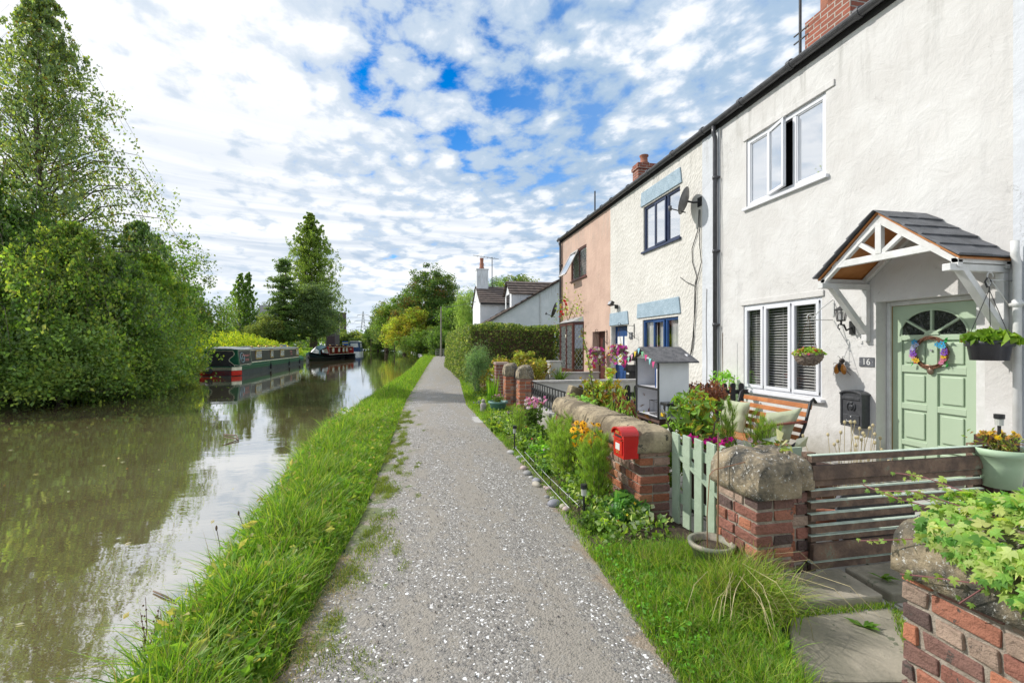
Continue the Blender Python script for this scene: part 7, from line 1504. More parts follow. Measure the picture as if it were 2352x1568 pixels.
Yl = fy(1456, 5.2); a = WX(1446, 862, 5.2); t = thing('letterbox', (5.25, a[1], a[2]), 'small black gabled letterbox beside the blue door', 'letterbox'); y, z = a[1], a[2]; m = MB(); m.box(5.16, 5.38, y - .13, y + .13, z - .2, z + .12); m.box(5.14, 5.165, y - .10, y + .10, z - .16, z - .0); m.build('box', BLACK, t, bevel=.004); m = MB(); m.prism([(5.10, y - .16, z + .12), (5.10, y + .16, z + .12), (5.10, y, z + .27)], (.29, 0, 0)); m.build('pitched_lid', BLACK, t); m = MB(); m.box(5.152, 5.16, y - .07, y + .07, z + .03, z + .075); m.build('name_tag', WHITE, t)
# satellite dishes
def dish(c, wallp, nrm, r, lb, mt):
    t = thing('satellite_dish', wallp, lb, 'satellite dish', 'satellite dishes'); n = Vector(nrm).normalized(); x = n.orthogonal().normalized(); y = n.cross(x); M = frame(c, x, y, n); m = MB(); m.lathe([(.001, 0), (r * .4, r * .04), (r * .75, r * .13), (r, r * .22), (r * 1.01, r * .21), (r * .75, r * .10), (r * .4, r * .01), (.001, -r * .03)], (0, 0, 0), 28, mtx=M); m.build('reflector', mt, t, smooth=True)
    m = MB(); c = np.array(c); n_ = np.array(n); l = c + n_ * r * 1.25 + np.array([0, 0, -r * .75]); m.tube([c + np.array([0, 0, -r * .85]) + n_ * .02, l], .012, 6); m.build('lnb_arm', BLACK, t); m = MB(); m.tube([l + [0, 0, -.04], l + [0, 0, .05]], .035, 10); m.build('lnb', mat('lnb_grey', (.12, .12, .13), .4), t, smooth=True)
    m = MB(); m.tube([c - n_ * .02, (c + wallp) / 2 - [0, 0, .02], wallp], .02, 8); m.box(wallp[0] - .02, wallp[0] + .004, wallp[1] - .06, wallp[1] + .06, wallp[2] - .09, wallp[2] + .09); m.build('mount', BLACK, t); return t
wp = WX(1608, 464, X0); cc = WY(1577, 462, wp[1] + .12); dish(cc, wp, (-.62, .62, .30), .27, 'grey satellite dish on the textured cottage near the downpipe', mat('dish_grey', (.20, .195, .19), .5, (.15, .145, .14), 8))
wp = np.array([5.41, 17.9, 2.85]); cc = WY(1276, 713, 17.9); dish(cc, wp, (-.7, .35, .25), .33, 'dark satellite dish at the far corner of the pink cottage', mat('dish_dark', (.06, .055, .06), .5))
# ------------------------------------------------------------------ plants
GP_ = 'pots on the verge and in the gardens'
def pot(nm, lb, c, r0, r1, h, mt, soil=True, group=GP_, rim=.02, k=28, cat='plant pot'):
    t = thing(nm, c, lb, cat, group); m = MB(); m.lathe([(.001, .0), (r0, 0), (r0 + (r1 - r0) * .8, h * .8), (r1, h - rim * 1.6), (r1 + rim * .6, h - rim * 1.5), (r1 + rim * .8, h), (r1 - .01, h), (r1 - .02, h - .05)], c, k); m.build('pot', mt, t, smooth=True)
    if soil: m = MB(); m.lathe([(.001, h - .035), (r1 - .012, h - .04)], c, k); m.build('compost', SOIL, t)
    return t
def feathery(nm, lb, base, h, r, n, cols, group='feathery cosmos plants', fl=None):
    base = np.array(base, float); t = thing(nm, base, lb, 'plant', group); st = MB(); T = []
    for k in range(9):
        a = k * 2.4; q = base + [math.cos(a) * r * rng.uniform(.2, .8), math.sin(a) * r * rng.uniform(.2, .8), h * rng.uniform(.72, 1.0)]; b = base + [math.cos(a) * .03, math.sin(a) * .03, 0]; mid = (b + q) / 2 + [math.cos(a) * .03, math.sin(a) * .03, 0]; st.tube([b, mid, q], [.005, .004, .002], 5)
        for j in range(11):
            u = .25 + .75 * j / 10; p = b + (q - b) * u; a2 = a + j * 2.2; e = p + [math.cos(a2) * r * .5 * (1.15 - u * .6), math.sin(a2) * r * .5 * (1.15 - u * .6), h * .09]; st.tube([p, e], [.0022, .001], 4); T += [(p, e)] 
    st.build('stems', STEM, t); T = np.array(T); i = rng.integers(0, len(T), n); u = rng.uniform(.1, 1.05, n)[:, None]; P = T[i, 0] + (T[i, 1] - T[i, 0]) * u + rng.normal(size=(n, 3)) * .008
    m = MB(); d = unit(T[i, 1] - T[i, 0]); blades(m, P, rng.uniform(.025, .06, n), .0028, pal(cols, n, .2), .8, dirv=d * .7); m.build('foliage', GRASS, t)
    if fl: m = MB(); blossoms(m, [base + [rng.normal() * r * .5, rng.normal() * r * .5, h * rng.uniform(.7, .95)] for _ in range(fl[1])], .03, [fl[0]] * fl[1], 7); m.build('flowers', PETAL, t)
FG = [(.17, .27, .04), (.24, .33, .05), (.12, .20, .03)]
feathery('cosmos_plant', 'tall feathery green plant in front of the red post box', (1.57, 3.90, .02), .66, .20, 6500, FG)
feathery('cosmos_plant', 'feathery green plant left of the orange daisies', (1.50, 4.62, .02), .64, .22, 6500, FG)
feathery('cosmos_plant', 'feathery green plant behind, nearer the leaning stone', (1.62, 5.15, .02), .62, .20, 5000, FG)
feathery('cosmos_plant', 'small feathery plant beside the far solar lamp', (1.50, 6.9, .02), .52, .15, 2200, FG)
feathery('cosmos_plant', 'feathery cosmos with pale pink bloom right of the bench', (3.15, 3.72, .02), .80, .22, 5000, FG, fl=((.75, .5, .68), 4))
feathery('cosmos_plant', 'feathery cosmos in front of the bench armrest', (2.95, 4.0, .02), .84, .16, 3600, FG)
# rudbeckia
def stalked(nm, lb, base, h, r, nst, col, fr, leafcols, nl, ls, petals=10, cat='flower clump', ctr=(.10, .04, .02), group=None, asp=.35):
    base = np.array(base, float); t = thing(nm, base, lb, cat, group); st = MB(); H = []
    for k in range(nst): a = rng.uniform(0, 6.3); q = base + [math.cos(a) * r * rng.uniform(.1, 1), math.sin(a) * r * rng.uniform(.1, 1), h * rng.uniform(.72, 1.05)]; b = base + rng.normal(size=3) * [.04, .04, 0]; st.tube([b, (b + q) / 2 + rng.normal(size=3) * .012, q], .0022, 4); H.append(q)
    st.build('stems', STEM, t); m = MB(); u = rng.uniform(.0, .85, nl)[:, None]; H = np.array(H); i = rng.integers(0, nst, nl); leaves(m, base + (H[i] - base) * u + rng.normal(size=(nl, 3)) * [.04, .04, .02], ls, pal(leafcols, nl, .2), asp, .6); m.build('foliage', LEAF, t)
    if fr: m = MB(); cols_ = col if isinstance(col, list) else [col]; blossoms(m, H, fr, [cols_[j] for j in rng.integers(0, len(cols_), nst)], petals, cup=-.25, ctr=ctr); m.build('flowers', PETAL, t)
stalked('rudbeckia_clump', 'orange-yellow black-eyed daisies in front of the brick wall', (1.66, 4.30, .02), .68, .17, 40, (.80, .42, .01), .042, MG + FG[:1], 420, .07)
stalked('anemone_clump', 'pink flowered anemones beside the leaning stone slab', (1.80, 7.25, .02), .60, .26, 42, [(.75, .30, .55), (.78, .6, .7), (.65, .15, .42)], .034, DG + MG, 900, .06, 6, ctr=(.6, .45, .05), asp=.6)
stalked('pansy_patch', 'small blue and violet flowers growing at the foot of the rosemary', (1.55, 10.9, .0), .16, .30, 26, [(.22, .18, .6), (.45, .35, .7)], .02, MG + YG, 700, .06, 5)
# ground cover in the bed: separate clumps
gc = 'leafy clumps filling the flower bed'
BED = [((1.62, 5.75, 0), .26, .26, [(.10, .22, .03), (.15, .28, .04)], .045, 'bright green scalloped leafy clump in the middle of the bed'), ((1.70, 3.62, 0), .20, .20, [(.06, .14, .04), (.09, .19, .05)], .08, 'broad leaved clump at the foot of the wall end'), ((1.42, 3.45, 0), .14, .16, MG, .04, 'low leafy clump at the near corner of the bed'), ((1.75, 6.5, 0), .30, .28, DG + MG, .06, 'dark green clump in front of the leaning stone'), ((1.5, 5.15, 0), .14, .18, MG + [(.12, .2, .08)], .04, 'low trailing clump behind the wire edging'), ((1.62, 4.25, 0), .20, .20, MG + FG[2:], .05, 'green clump under the orange daisies'), ((1.5, 6.15, 0), .20, .22, MG + YG[:1], .05, 'mixed leafy clump near the far solar lamp'), ((1.45, 7.6, 0), .15, .26, YG + MG, .05, 'yellow-green weeds beside the stone slab crossing'), ((1.42, 8.3, 0), .12, .22, YG + MG, .04, 'short weeds on the verge before the old piers'), ((1.75, 5.35, 0), .3, .2, MG + DG[:1], .055, 'leafy stems against the brick wall')]
for (b, h, r, cl, ls, lb) in BED: grow('bedding_plant', lb, 'plant', b, [((0, 0, h * .5), (r, r, h * .5))], 34, 950, ls, cl, gc, .006, 18, .07, bark=STEM, foliage_name='foliage', trunk_name='stems', asp=.75, up=.9)
m = MB(); N = 9500; y = rng.uniform(3.1, 8.8, N); x = path_r(y) + .1 + (1.78 - path_r(y)) * rng.uniform(0, 1, N); k = (np.sin(x * 21 + 1) * np.sin(y * 9)) > -.35; x, y = x[k], y[k]; n = len(x); leaves(m, np.stack([x, y, rng.uniform(.03, .2, n) ], 1), .045, pal(MG + YG[:1] + [(.2, .24, .15)], n, .25), .7, 1.0); m.build('bed_ground_cover', LEAF, kind='stuff', label='low creeping leaves covering the flower bed soil', cat='ground cover', loc=(0, 0, 0))
m = MB(); y = rng.uniform(3.3, 7.5, 60); x = path_r(y) + .2 + .3 * rng.uniform(0, 1, 60); blossoms(m, np.stack([x, y, rng.uniform(.09, .22, 60)], 1), .014, [[(.45, .3, .6), (.7, .65, .7), (.6, .05, .04), (.75, .55, .05)][i % 4] for i in range(60)], 5); m.build('bed_flowers', PETAL, kind='stuff', label='tiny violet, red and yellow flowers dotted through the bed', cat='flowers', loc=(0, 0, 0))
m = MB(); N = 7000; y = rng.uniform(8.6, 16.5, N); x = path_r(y) + .25 + rng.uniform(0, 1, N) * np.interp(y, [8.6, 12, 16], [.4, .45, .35]); leaves(m, np.stack([x, y, rng.uniform(.02, .16, N)], 1), .06, pal(YG[:2] + MG, N, .25), .6, .8); m.build('verge_weeds', LEAF, kind='stuff', label='bright leafy weeds along the verge by the old piers and rosemary', cat='weeds', loc=(0, 0, 0))
# hostas/dock by the entry
for i, (b, lb, n_, ls) in enumerate([((2.0, 2.30, 0), 'toothed dandelion clump at the foot of the blackened pier', 22, .16), ((2.20, 2.26, .0), 'grassy dandelion tuft on the joint before the fence', 16, .12), ((2.30, 1.98, 0), 'low weed growing in the flagstone crack', 14, .08), ((2.78, 2.28, .06), 'small weed sprouting by the slate', 9, .09)]):
    t = thing('dandelion', b, lb, 'weed', 'weeds between the flagstones'); m = MB(); a = rng.uniform(0, 6.3, n_)
    for k in range(n_):
        L = ls * rng.uniform(.7, 1.2); d = np.array([math.cos(a[k]), math.sin(a[k]), 0]); s = np.array([-d[1], d[0], 0]); el = rng.uniform(.35, 1.1); col = np.array([(.12, .26, .03), (.18, .33, .05)][k % 2]) * rng.uniform(.8, 1.2); V = []
        for j in range(6): u = j / 5; w_ = .17 * L * math.sin(math.pi * min(1, u * .85 + .1)) * (1 if j % 2 else .62); p = np.array(b) + d * L * u * math.cos(el) + np.array([0, 0, .015 + L * (u * math.sin(el) - .55 * u * u * math.sin(el))]); V += [p - s * w_, p + s * w_]
        m.add(V, [(2 * j, 2 * j + 1, 2 * j + 3, 2 * j + 2) for j in range(5)], col)
    m.build('leaves', LEAF, t)
# crack grass
m = MB(); N = 3000; q = rng.uniform(0, 1, N); seg = rng.integers(0, 4, N); A = np.array([(2.0, 2.14), (2.14, 1.56), (2.16, 1.60), (1.74, 1.08)])[seg]; B = np.array([(2.66, 2.11), (2.62, 2.08), (3.0, 1.52), (2.12, 1.58)])[seg]; P = A + (B - A) * q[:, None] + rng.normal(size=(N, 2)) * .012; blades(m, np.stack([P[:, 0], P[:, 1], np.full(N, .012)], 1), rng.uniform(.01, .04, N), .004, pal(GR, N, .2), .8); m.build('crack_grass', GRASS, kind='stuff', label='fine grass and moss in the joints between the flagstones', cat='moss', loc=(0, 0, 0))
# long arching grass at the foot of the pier
t = thing('grass_tussock', (1.78, 2.35, 0), 'long arching grass tussock with pale seed heads before the brick pier', 'grass'); m = MB(); N = 3000; c = np.array([1.82, 2.30]); P = np.stack([c[0] + rng.normal(size=N) * .10, c[1] + rng.normal(size=N) * .10, np.zeros(N)], 1); blades(m, P, rng.uniform(.14, .36, N), .0042, pal(GR + [(.40, .40, .14)], N, .25), 1.0, dirv=(-.1, -.35, 0)); m.build('blades', GRASS, t)
m = MB(); 
for k in range(24): a = rng.uniform(-2.6, .3); b = np.array([c[0] + rng.normal() * .07, c[1] + rng.normal() * .07, 0]); L = rng.uniform(.3, .52); d = np.array([math.cos(a), math.sin(a), 0]); m.tube([b, b + d * L * .35 + [0, 0, L * .55], b + d * L * .8 + [0, 0, L * .55], b + d * L * 1.05 + [0, 0, L * .34]], [.0011, .001, .0017, .0008], 4)
m.build('seed_heads', mat('straw', (.55, .46, .26), .8), t)
t = thing('grass_tussock', (1.55, 2.9, 0), 'leafy grass and nettle tuft between pale slab and pot', 'grass'); m = MB(); N = 2200; P = np.stack([1.62 + rng.normal(size=N) * .12, 2.84 + rng.normal(size=N) * .08, np.zeros(N)], 1); blades(m, P, rng.uniform(.05, .17, N), .0045, pal(GR, N, .25), .9); m.build('blades', GRASS, t)

# pots on the verge
c = G(1641, 1330); t = pot('terracotta_bowl', 'low oval pale stoneware pot with a bamboo cane before the brick pier', (float(c[0]) + .05, float(c[1]) + .10, 0.03), .10, .135, .17, mat('stoneware', (.40, .34, .26), .6, (.16, .17, .13), 6)); p = np.array([float(c[0]) + .05, float(c[1]) + .10, .12])
m = MB(); e = DP(1650, 993, float(np.dot(p, [ST, CT, 0]))); m.tube([p + [.03, -.02, 0], e], [.006, .005], 8); m.build('bamboo_cane', mat('bamboo', (.26, .17, .09), .5), label='brown bamboo cane standing in the stoneware pot', cat='cane')
m = MB(); s = p + [-.03, .0, 0]; e2 = DP(1630, 1090, 2.75); e3 = DP(1745, 1052, 2.95); e4 = DP(1800, 1035, 3.0); m.tube([s, (s + e2) / 2 + [-.01, 0, 0], e2, DP(1642, 1078, 2.78), e3, e4], [.004, .0035, .003, .003, .003, .002], 5); t2 = thing('bent_stem', s, 'snapped reddish flower stem bent over the pier cap', 'stem'); m.build('stalk', mat('red_stem', (.36, .18, .10), .7), t2); m = MB(); leaves(m, e4 + rng.normal(size=(9, 3)) * .015, .07, pal([(.4, .45, .16), (.3, .4, .12)], 9), .4, 0); m.build('faded_bloom', LEAF, t2)
c = G(1144, 953); TEALP = mat('sea_green_glaze', (.13, .26, .23), .45, (.10, .21, .19), 5); t = pot('green_planter', 'sea-green planter with rolled rim before the round-capped piers', (float(c[0]), float(c[1]), 0), .12, .19, .30, TEALP, rim=.03); b = np.array([float(c[0]), float(c[1]), .28])
m = MB(); 
for k in range(6): a0 = k * math.pi / 3; m.tube([b + [(.155 + .012 * math.cos(u)) * math.cos(a0 + u * .17 - .26), (.155 + .012 * math.cos(u)) * math.sin(a0 + u * .17 - .26), -.06 - .05 * math.sin(u)] for u in np.linspace(0, math.pi, 7)], .006, 4)
m.build('swag_relief', TEALP, t, smooth=True)
stalked('potted_flowers', 'wispy pink flowers growing in the sea-green planter', b, .16, .17, 22, (.7, .3, .5), .016, MG + OLIVE, 380, .04, 5)
t = thing('iris_clump', (1.85, 10.6, 0), 'upright bright green iris leaves behind the sea-green planter', 'plant'); m = MB(); N = 60; b = WY(1132, 930, 10.7); P = np.stack([b[0] + rng.normal(size=N) * .09, 10.7 + rng.normal(size=N) * .08, np.zeros(N)], 1); blades(m, P, rng.uniform(.45, .85, N), .035, pal([(.16, .36, .03), (.24, .42, .05)], N, .2), .28); m.build('leaves', LEAF, t)
c = (1.84, 8.75, 0); pot('brown_bowl', 'small dark footed bowl with pale rim beside the pink anemones', c, .06, .15, .20, mat('dark_bowl', (.06, .05, .045), .5, (.14, .11, .09), 9)); 
pot('terracotta_saucer', 'wide shallow terracotta saucer half hidden by the bed plants', (1.66, 7.9, .02), .16, .2, .06, TERRA)
t = thing('garden_ornament', (1.55, 10.1, 0), 'small weathered stone figure left of the sea-green planter', 'ornament'); m = MB(); b = G(1110, 946); b = np.array([float(b[0]), float(b[1]), 0]); m.lathe([(.07, 0), (.08, .05), (.06, .1), (.075, .16), (.05, .21), (.001, .22)], b, 12); m.ball(b + [0, 0, .25], (.045, .045, .05), 8); m.build('figure', mat('weathered_stone', (.42, .38, .36), .9, bump=.6), t, smooth=True)
# shrubs
grow('rosemary_bush', 'tall spiky grey-green rosemary against the hedge end', 'shrub', (1.72, 13.3, 0), [((0, 0, .75), (.42, .42, .7))], 90, 9500, .06, [(.08, .14, .07), (.11, .18, .08), (.06, .10, .05)], None, .03, 30, .14, asp=.18, foliage_name='foliage', trunk_name='stems', trunks=4, squash=1.8)
grow('rose_bush', 'yellow-leaved rose bush above the low brick wall', 'shrub', (2.75, 12.6, 0), [((0, 0, .85), (.85, .6, .48)), ((-.35, 0, .55), (.6, .5, .4))], 90, 9500, .07, [(.30, .26, .05), (.20, .22, .04), (.12, .15, .03), (.34, .24, .08)], None, .03, 14, .2, foliage_name='foliage', trunk_name='stems', trunks=3)
m = MB(); blossoms(m, [np.array([2.75 + rng.normal() * .4, 12.3 + rng.normal() * .2, .95 + rng.normal() * .15]) for _ in range(16)], .045, [[(.8, .55, .05), (.7, .15, .05), (.8, .6, .15)][i % 3] for i in range(16)], 7); m.build('rose_blooms', PETAL, label='yellow and orange blooms on the rose bush above the low wall', cat='flowers')
grow('azalea_bush', 'yellowing azalea bush rising behind the far part of the stone-topped wall', 'shrub', (2.62, 6.15, 0), [((0, 0, .92), (.30, .3, .26)), ((-.12, 0, .75), (.2, .2, .2))], 46, 760, .075, [(.30, .32, .05), (.18, .24, .05), (.42, .30, .03), (.10, .16, .03)], None, .018, 26, .09, foliage_name='foliage', trunk_name='stems', trunks=3, asp=.42)
grow('rhododendron', 'glossy rhododendron with yellow and green leaves behind the picket gate', 'shrub', (2.46, 3.74, .52), [((0, 0, .40), (.23, .22, .22)), ((0, 0, .2), (.20, .20, .16))], 50, 620, .09, [(.10, .18, .03), (.15, .24, .04), (.34, .28, .04), (.07, .12, .025)], None, .014, 30, .09, foliage_name='foliage', trunk_name='stems', trunks=4, asp=.36)
pot('shrub_tub', 'large dark brown tub holding the rhododendron behind the gate', (2.52, 3.66, 0), .13, .165, .60, mat('brown_tub', (.11, .075, .06), .6, (.08, .055, .045), 6))
stalked('petunias', 'magenta petunias spilling round the rhododendron tub', (2.52, 3.60, .58), .10, .19, 34, (.62, .01, .28), .035, [(.2, .34, .05), (.28, .4, .07)], 520, .045, 5, ctr=(.3, .02, .15), asp=.7)
stalked('petunias', 'few pink petunias low behind the picket gate', (2.45, 3.2, .0), .34, .12, 8, (.62, .02, .24), .035, MG, 160, .05, 5, ctr=(.3, .02, .15), asp=.7)
grow('japanese_maple', 'small russet japanese maple between cabinet and downpipe', 'shrub', (3.9, 5.7, 0), [((0, 0, .82), (.34, .3, .22))], 40, 1700, .045, [(.22, .09, .06), (.28, .12, .08), (.15, .06, .045)], None, .02, 22, .1, foliage_name='foliage', trunk_name='stems', droop=.4)
t = thing('climber', (5.25, 8.1, 0), 'small green climber on a cane at the foot of the downpipe', 'climber'); b = WX(1660, 905, 5.2); m = MB(); m.tube([(5.2, b[1], 0), (5.2, b[1], 1.72)], .006, 5); m.build('cane', TWIG, t); m = MB(); n = 420; leaves(m, np.stack([5.2 + rng.normal(size=n) * .06, b[1] + rng.normal(size=n) * .12, rng.uniform(.15, 1.05, n)], 1), .07, pal([(.10, .22, .03), (.16, .28, .05)], n), .65, .3, tipdir=(-.3, 0, -.6)); m.build('foliage', LEAF, t)
# hollyhock
t = thing('hollyhock', (2.35, 5.9, 0), 'tall leaning hollyhock stalk in front of the pink cottage', 'plant'); a = WY(1367, 930, 5.9); b_ = WY(1352, 830, 5.95); c = WY(1335, 752, 6.0); m = MB(); m.tube([(a[0], a[1], .0), a, b_, c], [.012, .011, .008, .004], 7); m.build('stem', STEM, t); m = MB(); u = rng.uniform(0, 1, 64)[:, None]; P = np.where(u < .5, a + (b_ - a) * u * 2, b_ + (c - b_) * (u - .5) * 2) + rng.normal(size=(64, 3)) * .022; leaves(m, P, .055, pal([(.15, .24, .05), (.3, .3, .1), (.2, .16, .07)], 64), .8, .3); m.build('leaves', LEAF, t)
t = thing('daylily', (2.4, 5.4, 0), 'thin green stalks and bronze leaves rising over the middle of the coping', 'plant'); m = MB(); N = 26; P = np.stack([2.4 + rng.normal(size=N) * .08, 5.2 + rng.normal(size=N) * .25, np.full(N, .5)], 1); blades(m, P, rng.uniform(.3, .6, N), .012, pal(MG + YG, N), .25); m.build('stalks', LEAF, t); m = MB(); n = 150; leaves(m, np.stack([2.4 + rng.normal(size=n) * .09, 5.0 + rng.normal(size=n) * .3, .78 + rng.normal(size=n) * .07], 1), .085, pal([(.20, .07, .05), (.12, .2, .04), (.24, .12, .06)], n), .35, .3, tipdir=(0, 0, .5)); m.build('bronze_leaves', LEAF, t)
# lower leafy growth behind wall and near cabinet
grow('garden_shrub', 'leafy green plants at the cabinet legs', 'shrub', (2.42, 4.0, 0), [((0, 0, .38), (.16, .18, .26))], 26, 500, .06, MG + YG[:1], None, .01, 14, .09, foliage_name='foliage', trunk_name='stems')
grow('garden_shrub', 'green foliage between the black fence and the azalea', 'shrub', (2.9, 6.3, 0), [((0, 0, .42), (.3, .2, .36))], 30, 900, .06, MG + DG[:1], None, .01, 14, .1, foliage_name='foliage', trunk_name='stems')
t = thing('silver_plant', (3.05, 3.5, 0), 'silver-white felted leaves beside the cosmos near the pier', 'plant'); m = MB(); n = 46; leaves(m, np.stack([3.1 + rng.normal(size=n) * .10, 3.45 + rng.normal(size=n) * .08, .58 + rng.normal(size=n) * .07], 1), .12, pal([(.42, .46, .42), (.5, .53, .5), (.3, .4, .26)], n, .1), .55, .4); m.build('leaves', LEAF, t); m = MB(); m.tube([(3.1, 3.45, 0), (3.1, 3.45, .58)], .012, 6); m.build('stems', STEM, t)
t = thing('seed_heads', (3.5, 3.0, 0), 'dry straw-coloured seed heads between fence and green door', 'dried plant'); m = MB(); sm = MATS['straw']
for k in range(26): b = np.array([3.45 + rng.normal() * .06, 3.05 + rng.normal() * .08, 0]); e = b + [rng.normal() * .10, rng.normal() * .10, rng.uniform(.62, .92)]; m.tube([b, (b + e) / 2 + rng.normal(size=3) * .015, e], .0028, 4); m.ball(e, (.012, .012, .016), 6)
m.build('stalks', sm, t)
pot('upturned_pot', 'glossy brown round pot behind the slatted fence', (3.72, 3.65, .0), .20, .16, .36, mat('brown_glaze', (.20, .095, .045), .2, (.14, .06, .03), 5, coat=.5), soil=False)
pot('terracotta_pot', 'terracotta pot seen through the lower slats', (3.2, 3.1, .0), .09, .13, .22, TERRA)
t = thing('black_crate', (3.0, 3.6, .0), 'black metal plant stand seen through the slatted fence', 'plant stand'); m = MB()
for z in (.1, .35): 
    for q in ((2.85, 3.2, 3.5, 3.51), (2.85, 3.2, 3.8, 3.81), (2.85, 2.86, 3.5, 3.8), (3.19, 3.2, 3.5, 3.8)): m.box(*q, z, z + .012)
for x, y in ((2.85, 3.5), (3.19, 3.5), (2.85, 3.8), (3.19, 3.8)): m.box(x, x + .012, y, y + .012, 0, .36)
m.build('frame', IRON, t)
m = MB(); m.box(2.62, 2.78, 3.0, 3.12, .36, .50); m.build('magenta_tray', mat('magenta_plastic', (.55, .01, .15), .4), bevel=.005, label='small magenta plastic trough behind the upper slats', cat='trough')
m = MB(); m.box(3.1, 3.55, 2.75, 3.15, .0, .05); m.build('rusty_tray', mat('rusty_plate', (.35, .15, .06), .8, (.10, .08, .07), 8), label='rusty orange metal plate on the paving behind the fence', cat='plate')

# pot straddling the fence, marigolds and solar lamp
c = WY(2262, 1022, 2.50); x = float(c[0]); t = thing('fence_pot', (x, 2.48, .70), 'pale green plastic pot straddling the fence top rail', 'plant pot'); PG = mat('pale_green_plastic', (.42, .55, .38), .5, (.36, .50, .33), 6); m = MB(); z = float(c[2]) + .0
m.lathe([(.001, -.27), (.095, -.27), (.115, -.12), (.15, -.05), (.158, -.045), (.165, 0), (.15, 0), (.13, -.05)], (x + .02, 2.42, z), 30); m.build('pot', PG, t, smooth=True); m = MB(); m.lathe([(.001, -.025), (.148, -.028)], (x + .02, 2.42, z), 24); m.build('compost', SOIL, t)
stalked('marigolds', 'yellow marigolds with dry orange heads in the fence pot', (x + .02, 2.42, z - .02), .12, .15, 34, [(.75, .50, .01), (.75, .50, .01), (.5, .28, .05), (.42, .2, .06)], .02, [(.2, .22, .05), (.3, .16, .05), (.12, .18, .03)], 320, .035, 8, ctr=(.5, .3, .02))
def solar(lb, p, h, hook=False):
    t = thing('solar_lamp', p, lb, 'garden lamp', 'solar garden lamps'); p = np.array(p, float); m = MB(); m.tube([p, p + [0, 0, h * .70]], .010, 8); m.build('stake', BLACK, t); m = MB(); m.lathe([(.022, h * .70), (.024, h * .88)], p, 12); m.build('lens', mat('lamp_lens', (.55, .56, .52), .2), t); m = MB(); m.lathe([(.024, h * .88), (.029, h * .885), (.029, h), (.001, h)], p, 14); m.build('cap', BLACK, t, smooth=False)
solar('black solar stake lamp in the marigold pot', (x + .02, 2.43, z - .03), .26)
p = G(1341, 1196); solar('black solar stake lamp at the near corner of the flower bed', (float(p[0]), float(p[1]), 0), .315)
p = G(1182, 1035); solar('black solar stake lamp farther along the flower bed', (float(p[0]), float(p[1]), 0), .36)

# edging cobbles, each a thing
r2 = np.random.default_rng(9); cl = [(.42, .41, .40), (.28, .28, .31), (.50, .45, .37), (.46, .36, .34), (.34, .33, .32)]
for k, (x_, y_, s) in enumerate([(410, 920, .055), (470, 955, .05), (497, 978, .04), (495, 1025, .05), (520, 1062, .055), (545, 1085, .03), (582, 1110, .05), (580, 1138, .055), (665, 1162, .04), (650, 1215, .03), (690, 1225, .03), (700, 1268, .062), (765, 1285, .045), (782, 1300, .04), (1212, 1355, .10), (1115, 1365, .045), (445, 890, .045), (1080, 1362, .03), (640, 1150, .025)]):
    p = G(*c7(x_, y_)); m = MB(); m.ball((float(p[0]), float(p[1]), s * .35), (s * r2.uniform(.9, 1.25), s * r2.uniform(.7, 1.0), s * .6), 14, col=np.array(cl[k % 5]) * r2.uniform(.8, 1.15), mtx=Matrix.Rotation(r2.uniform(0, 3), 4, 'Z'))
    big = k == 14; m.build('cobble', TINT, smooth=True, label='large smooth grey-brown boulder at the wall foot' if big else 'rounded cobble edging the flower bed', cat='stone', group=None if big else 'cobbles edging the flower bed')
# wire edging
t = thing('wire_edging', (1.45, 5, 0), 'low white wires stretched along the flower bed edge', 'edging'); m = MB()
for a, b in (((440, 880), (800, 1282)), ((500, 905), (870, 1272))): A, B = G(*c7(*a), .10), G(*c7(*b), .10); m.tube([A, (A + B) / 2 - [0, 0, .015], B], .003, 5)
m.build('wire', mat('white_wire', (.6, .6, .6), .4), t); m = MB()
for u in np.linspace(0, 1, 8): A, B = G(*c7(500, 905), .12), G(*c7(870, 1272), .12); q = A + (B - A) * u; m.tube([(q[0], q[1], 0), q + [0, 0, .0], q + [.02, 0, .03]], .003, 4)
m.build('pin', IRON, t)
t = thing('hoop_edging', (1.6, 3.45, 0), 'black wire hoop edging at the near end of the flower bed', 'edging'); m = MB(); A, B = G(*c7(862, 1345)), G(*c7(1140, 1350)); 
for k in range(6): a = A + (B - A) * k / 6; b = A + (B - A) * (k + 1) / 6; m.tube([a, a + [0, 0, .12], (a + b) / 2 + [0, 0, .155], b + [0, 0, .12], b], .003, 5)
m.bar(A + [0, 0, .10], B + [0, 0, .10], .005, .005); m.build('hoops', IRON, t)

# climbing rose on the pink cottage
t = thing('climbing_rose', (5.2, 16.8, 0), 'leggy climbing rose with red blooms at the pink cottage corner', 'climber'); m = MB(); PT = []
for k in range(6):
    pts = [WX(px, py, 5.25) for px, py in [[(1304, 890), (1300, 830), (1308, 770), (1300, 710), (1296, 690)], [(1300, 890), (1295, 820), (1290, 760), (1286, 700)], [(1308, 880), (1312, 800), (1304, 740), (1318, 700)], [(1304, 760), (1325, 712), (1331, 700)], [(1298, 780), (1285, 760), (1272, 740)], [(1300, 870), (1290, 840), (1275, 800)]][k]]
    m.tube(pts, .016 if k < 3 else .008, 5); PT += list(pts[1:])
m.build('stems', mat('rose_stem', (.26, .17, .09), .8), t); PT = np.array(PT); i = rng.integers(0, len(PT), 330); P = PT[i] + rng.normal(size=(330, 3)) * [.04, .22, .28]; P[:, 0] = np.minimum(P[:, 0], 5.36); m = MB(); leaves(m, P, .085, pal([(.18, .22, .05), (.3, .22, .06), (.12, .2, .04)], 330), .6, .2); m.build('foliage', LEAF, t)
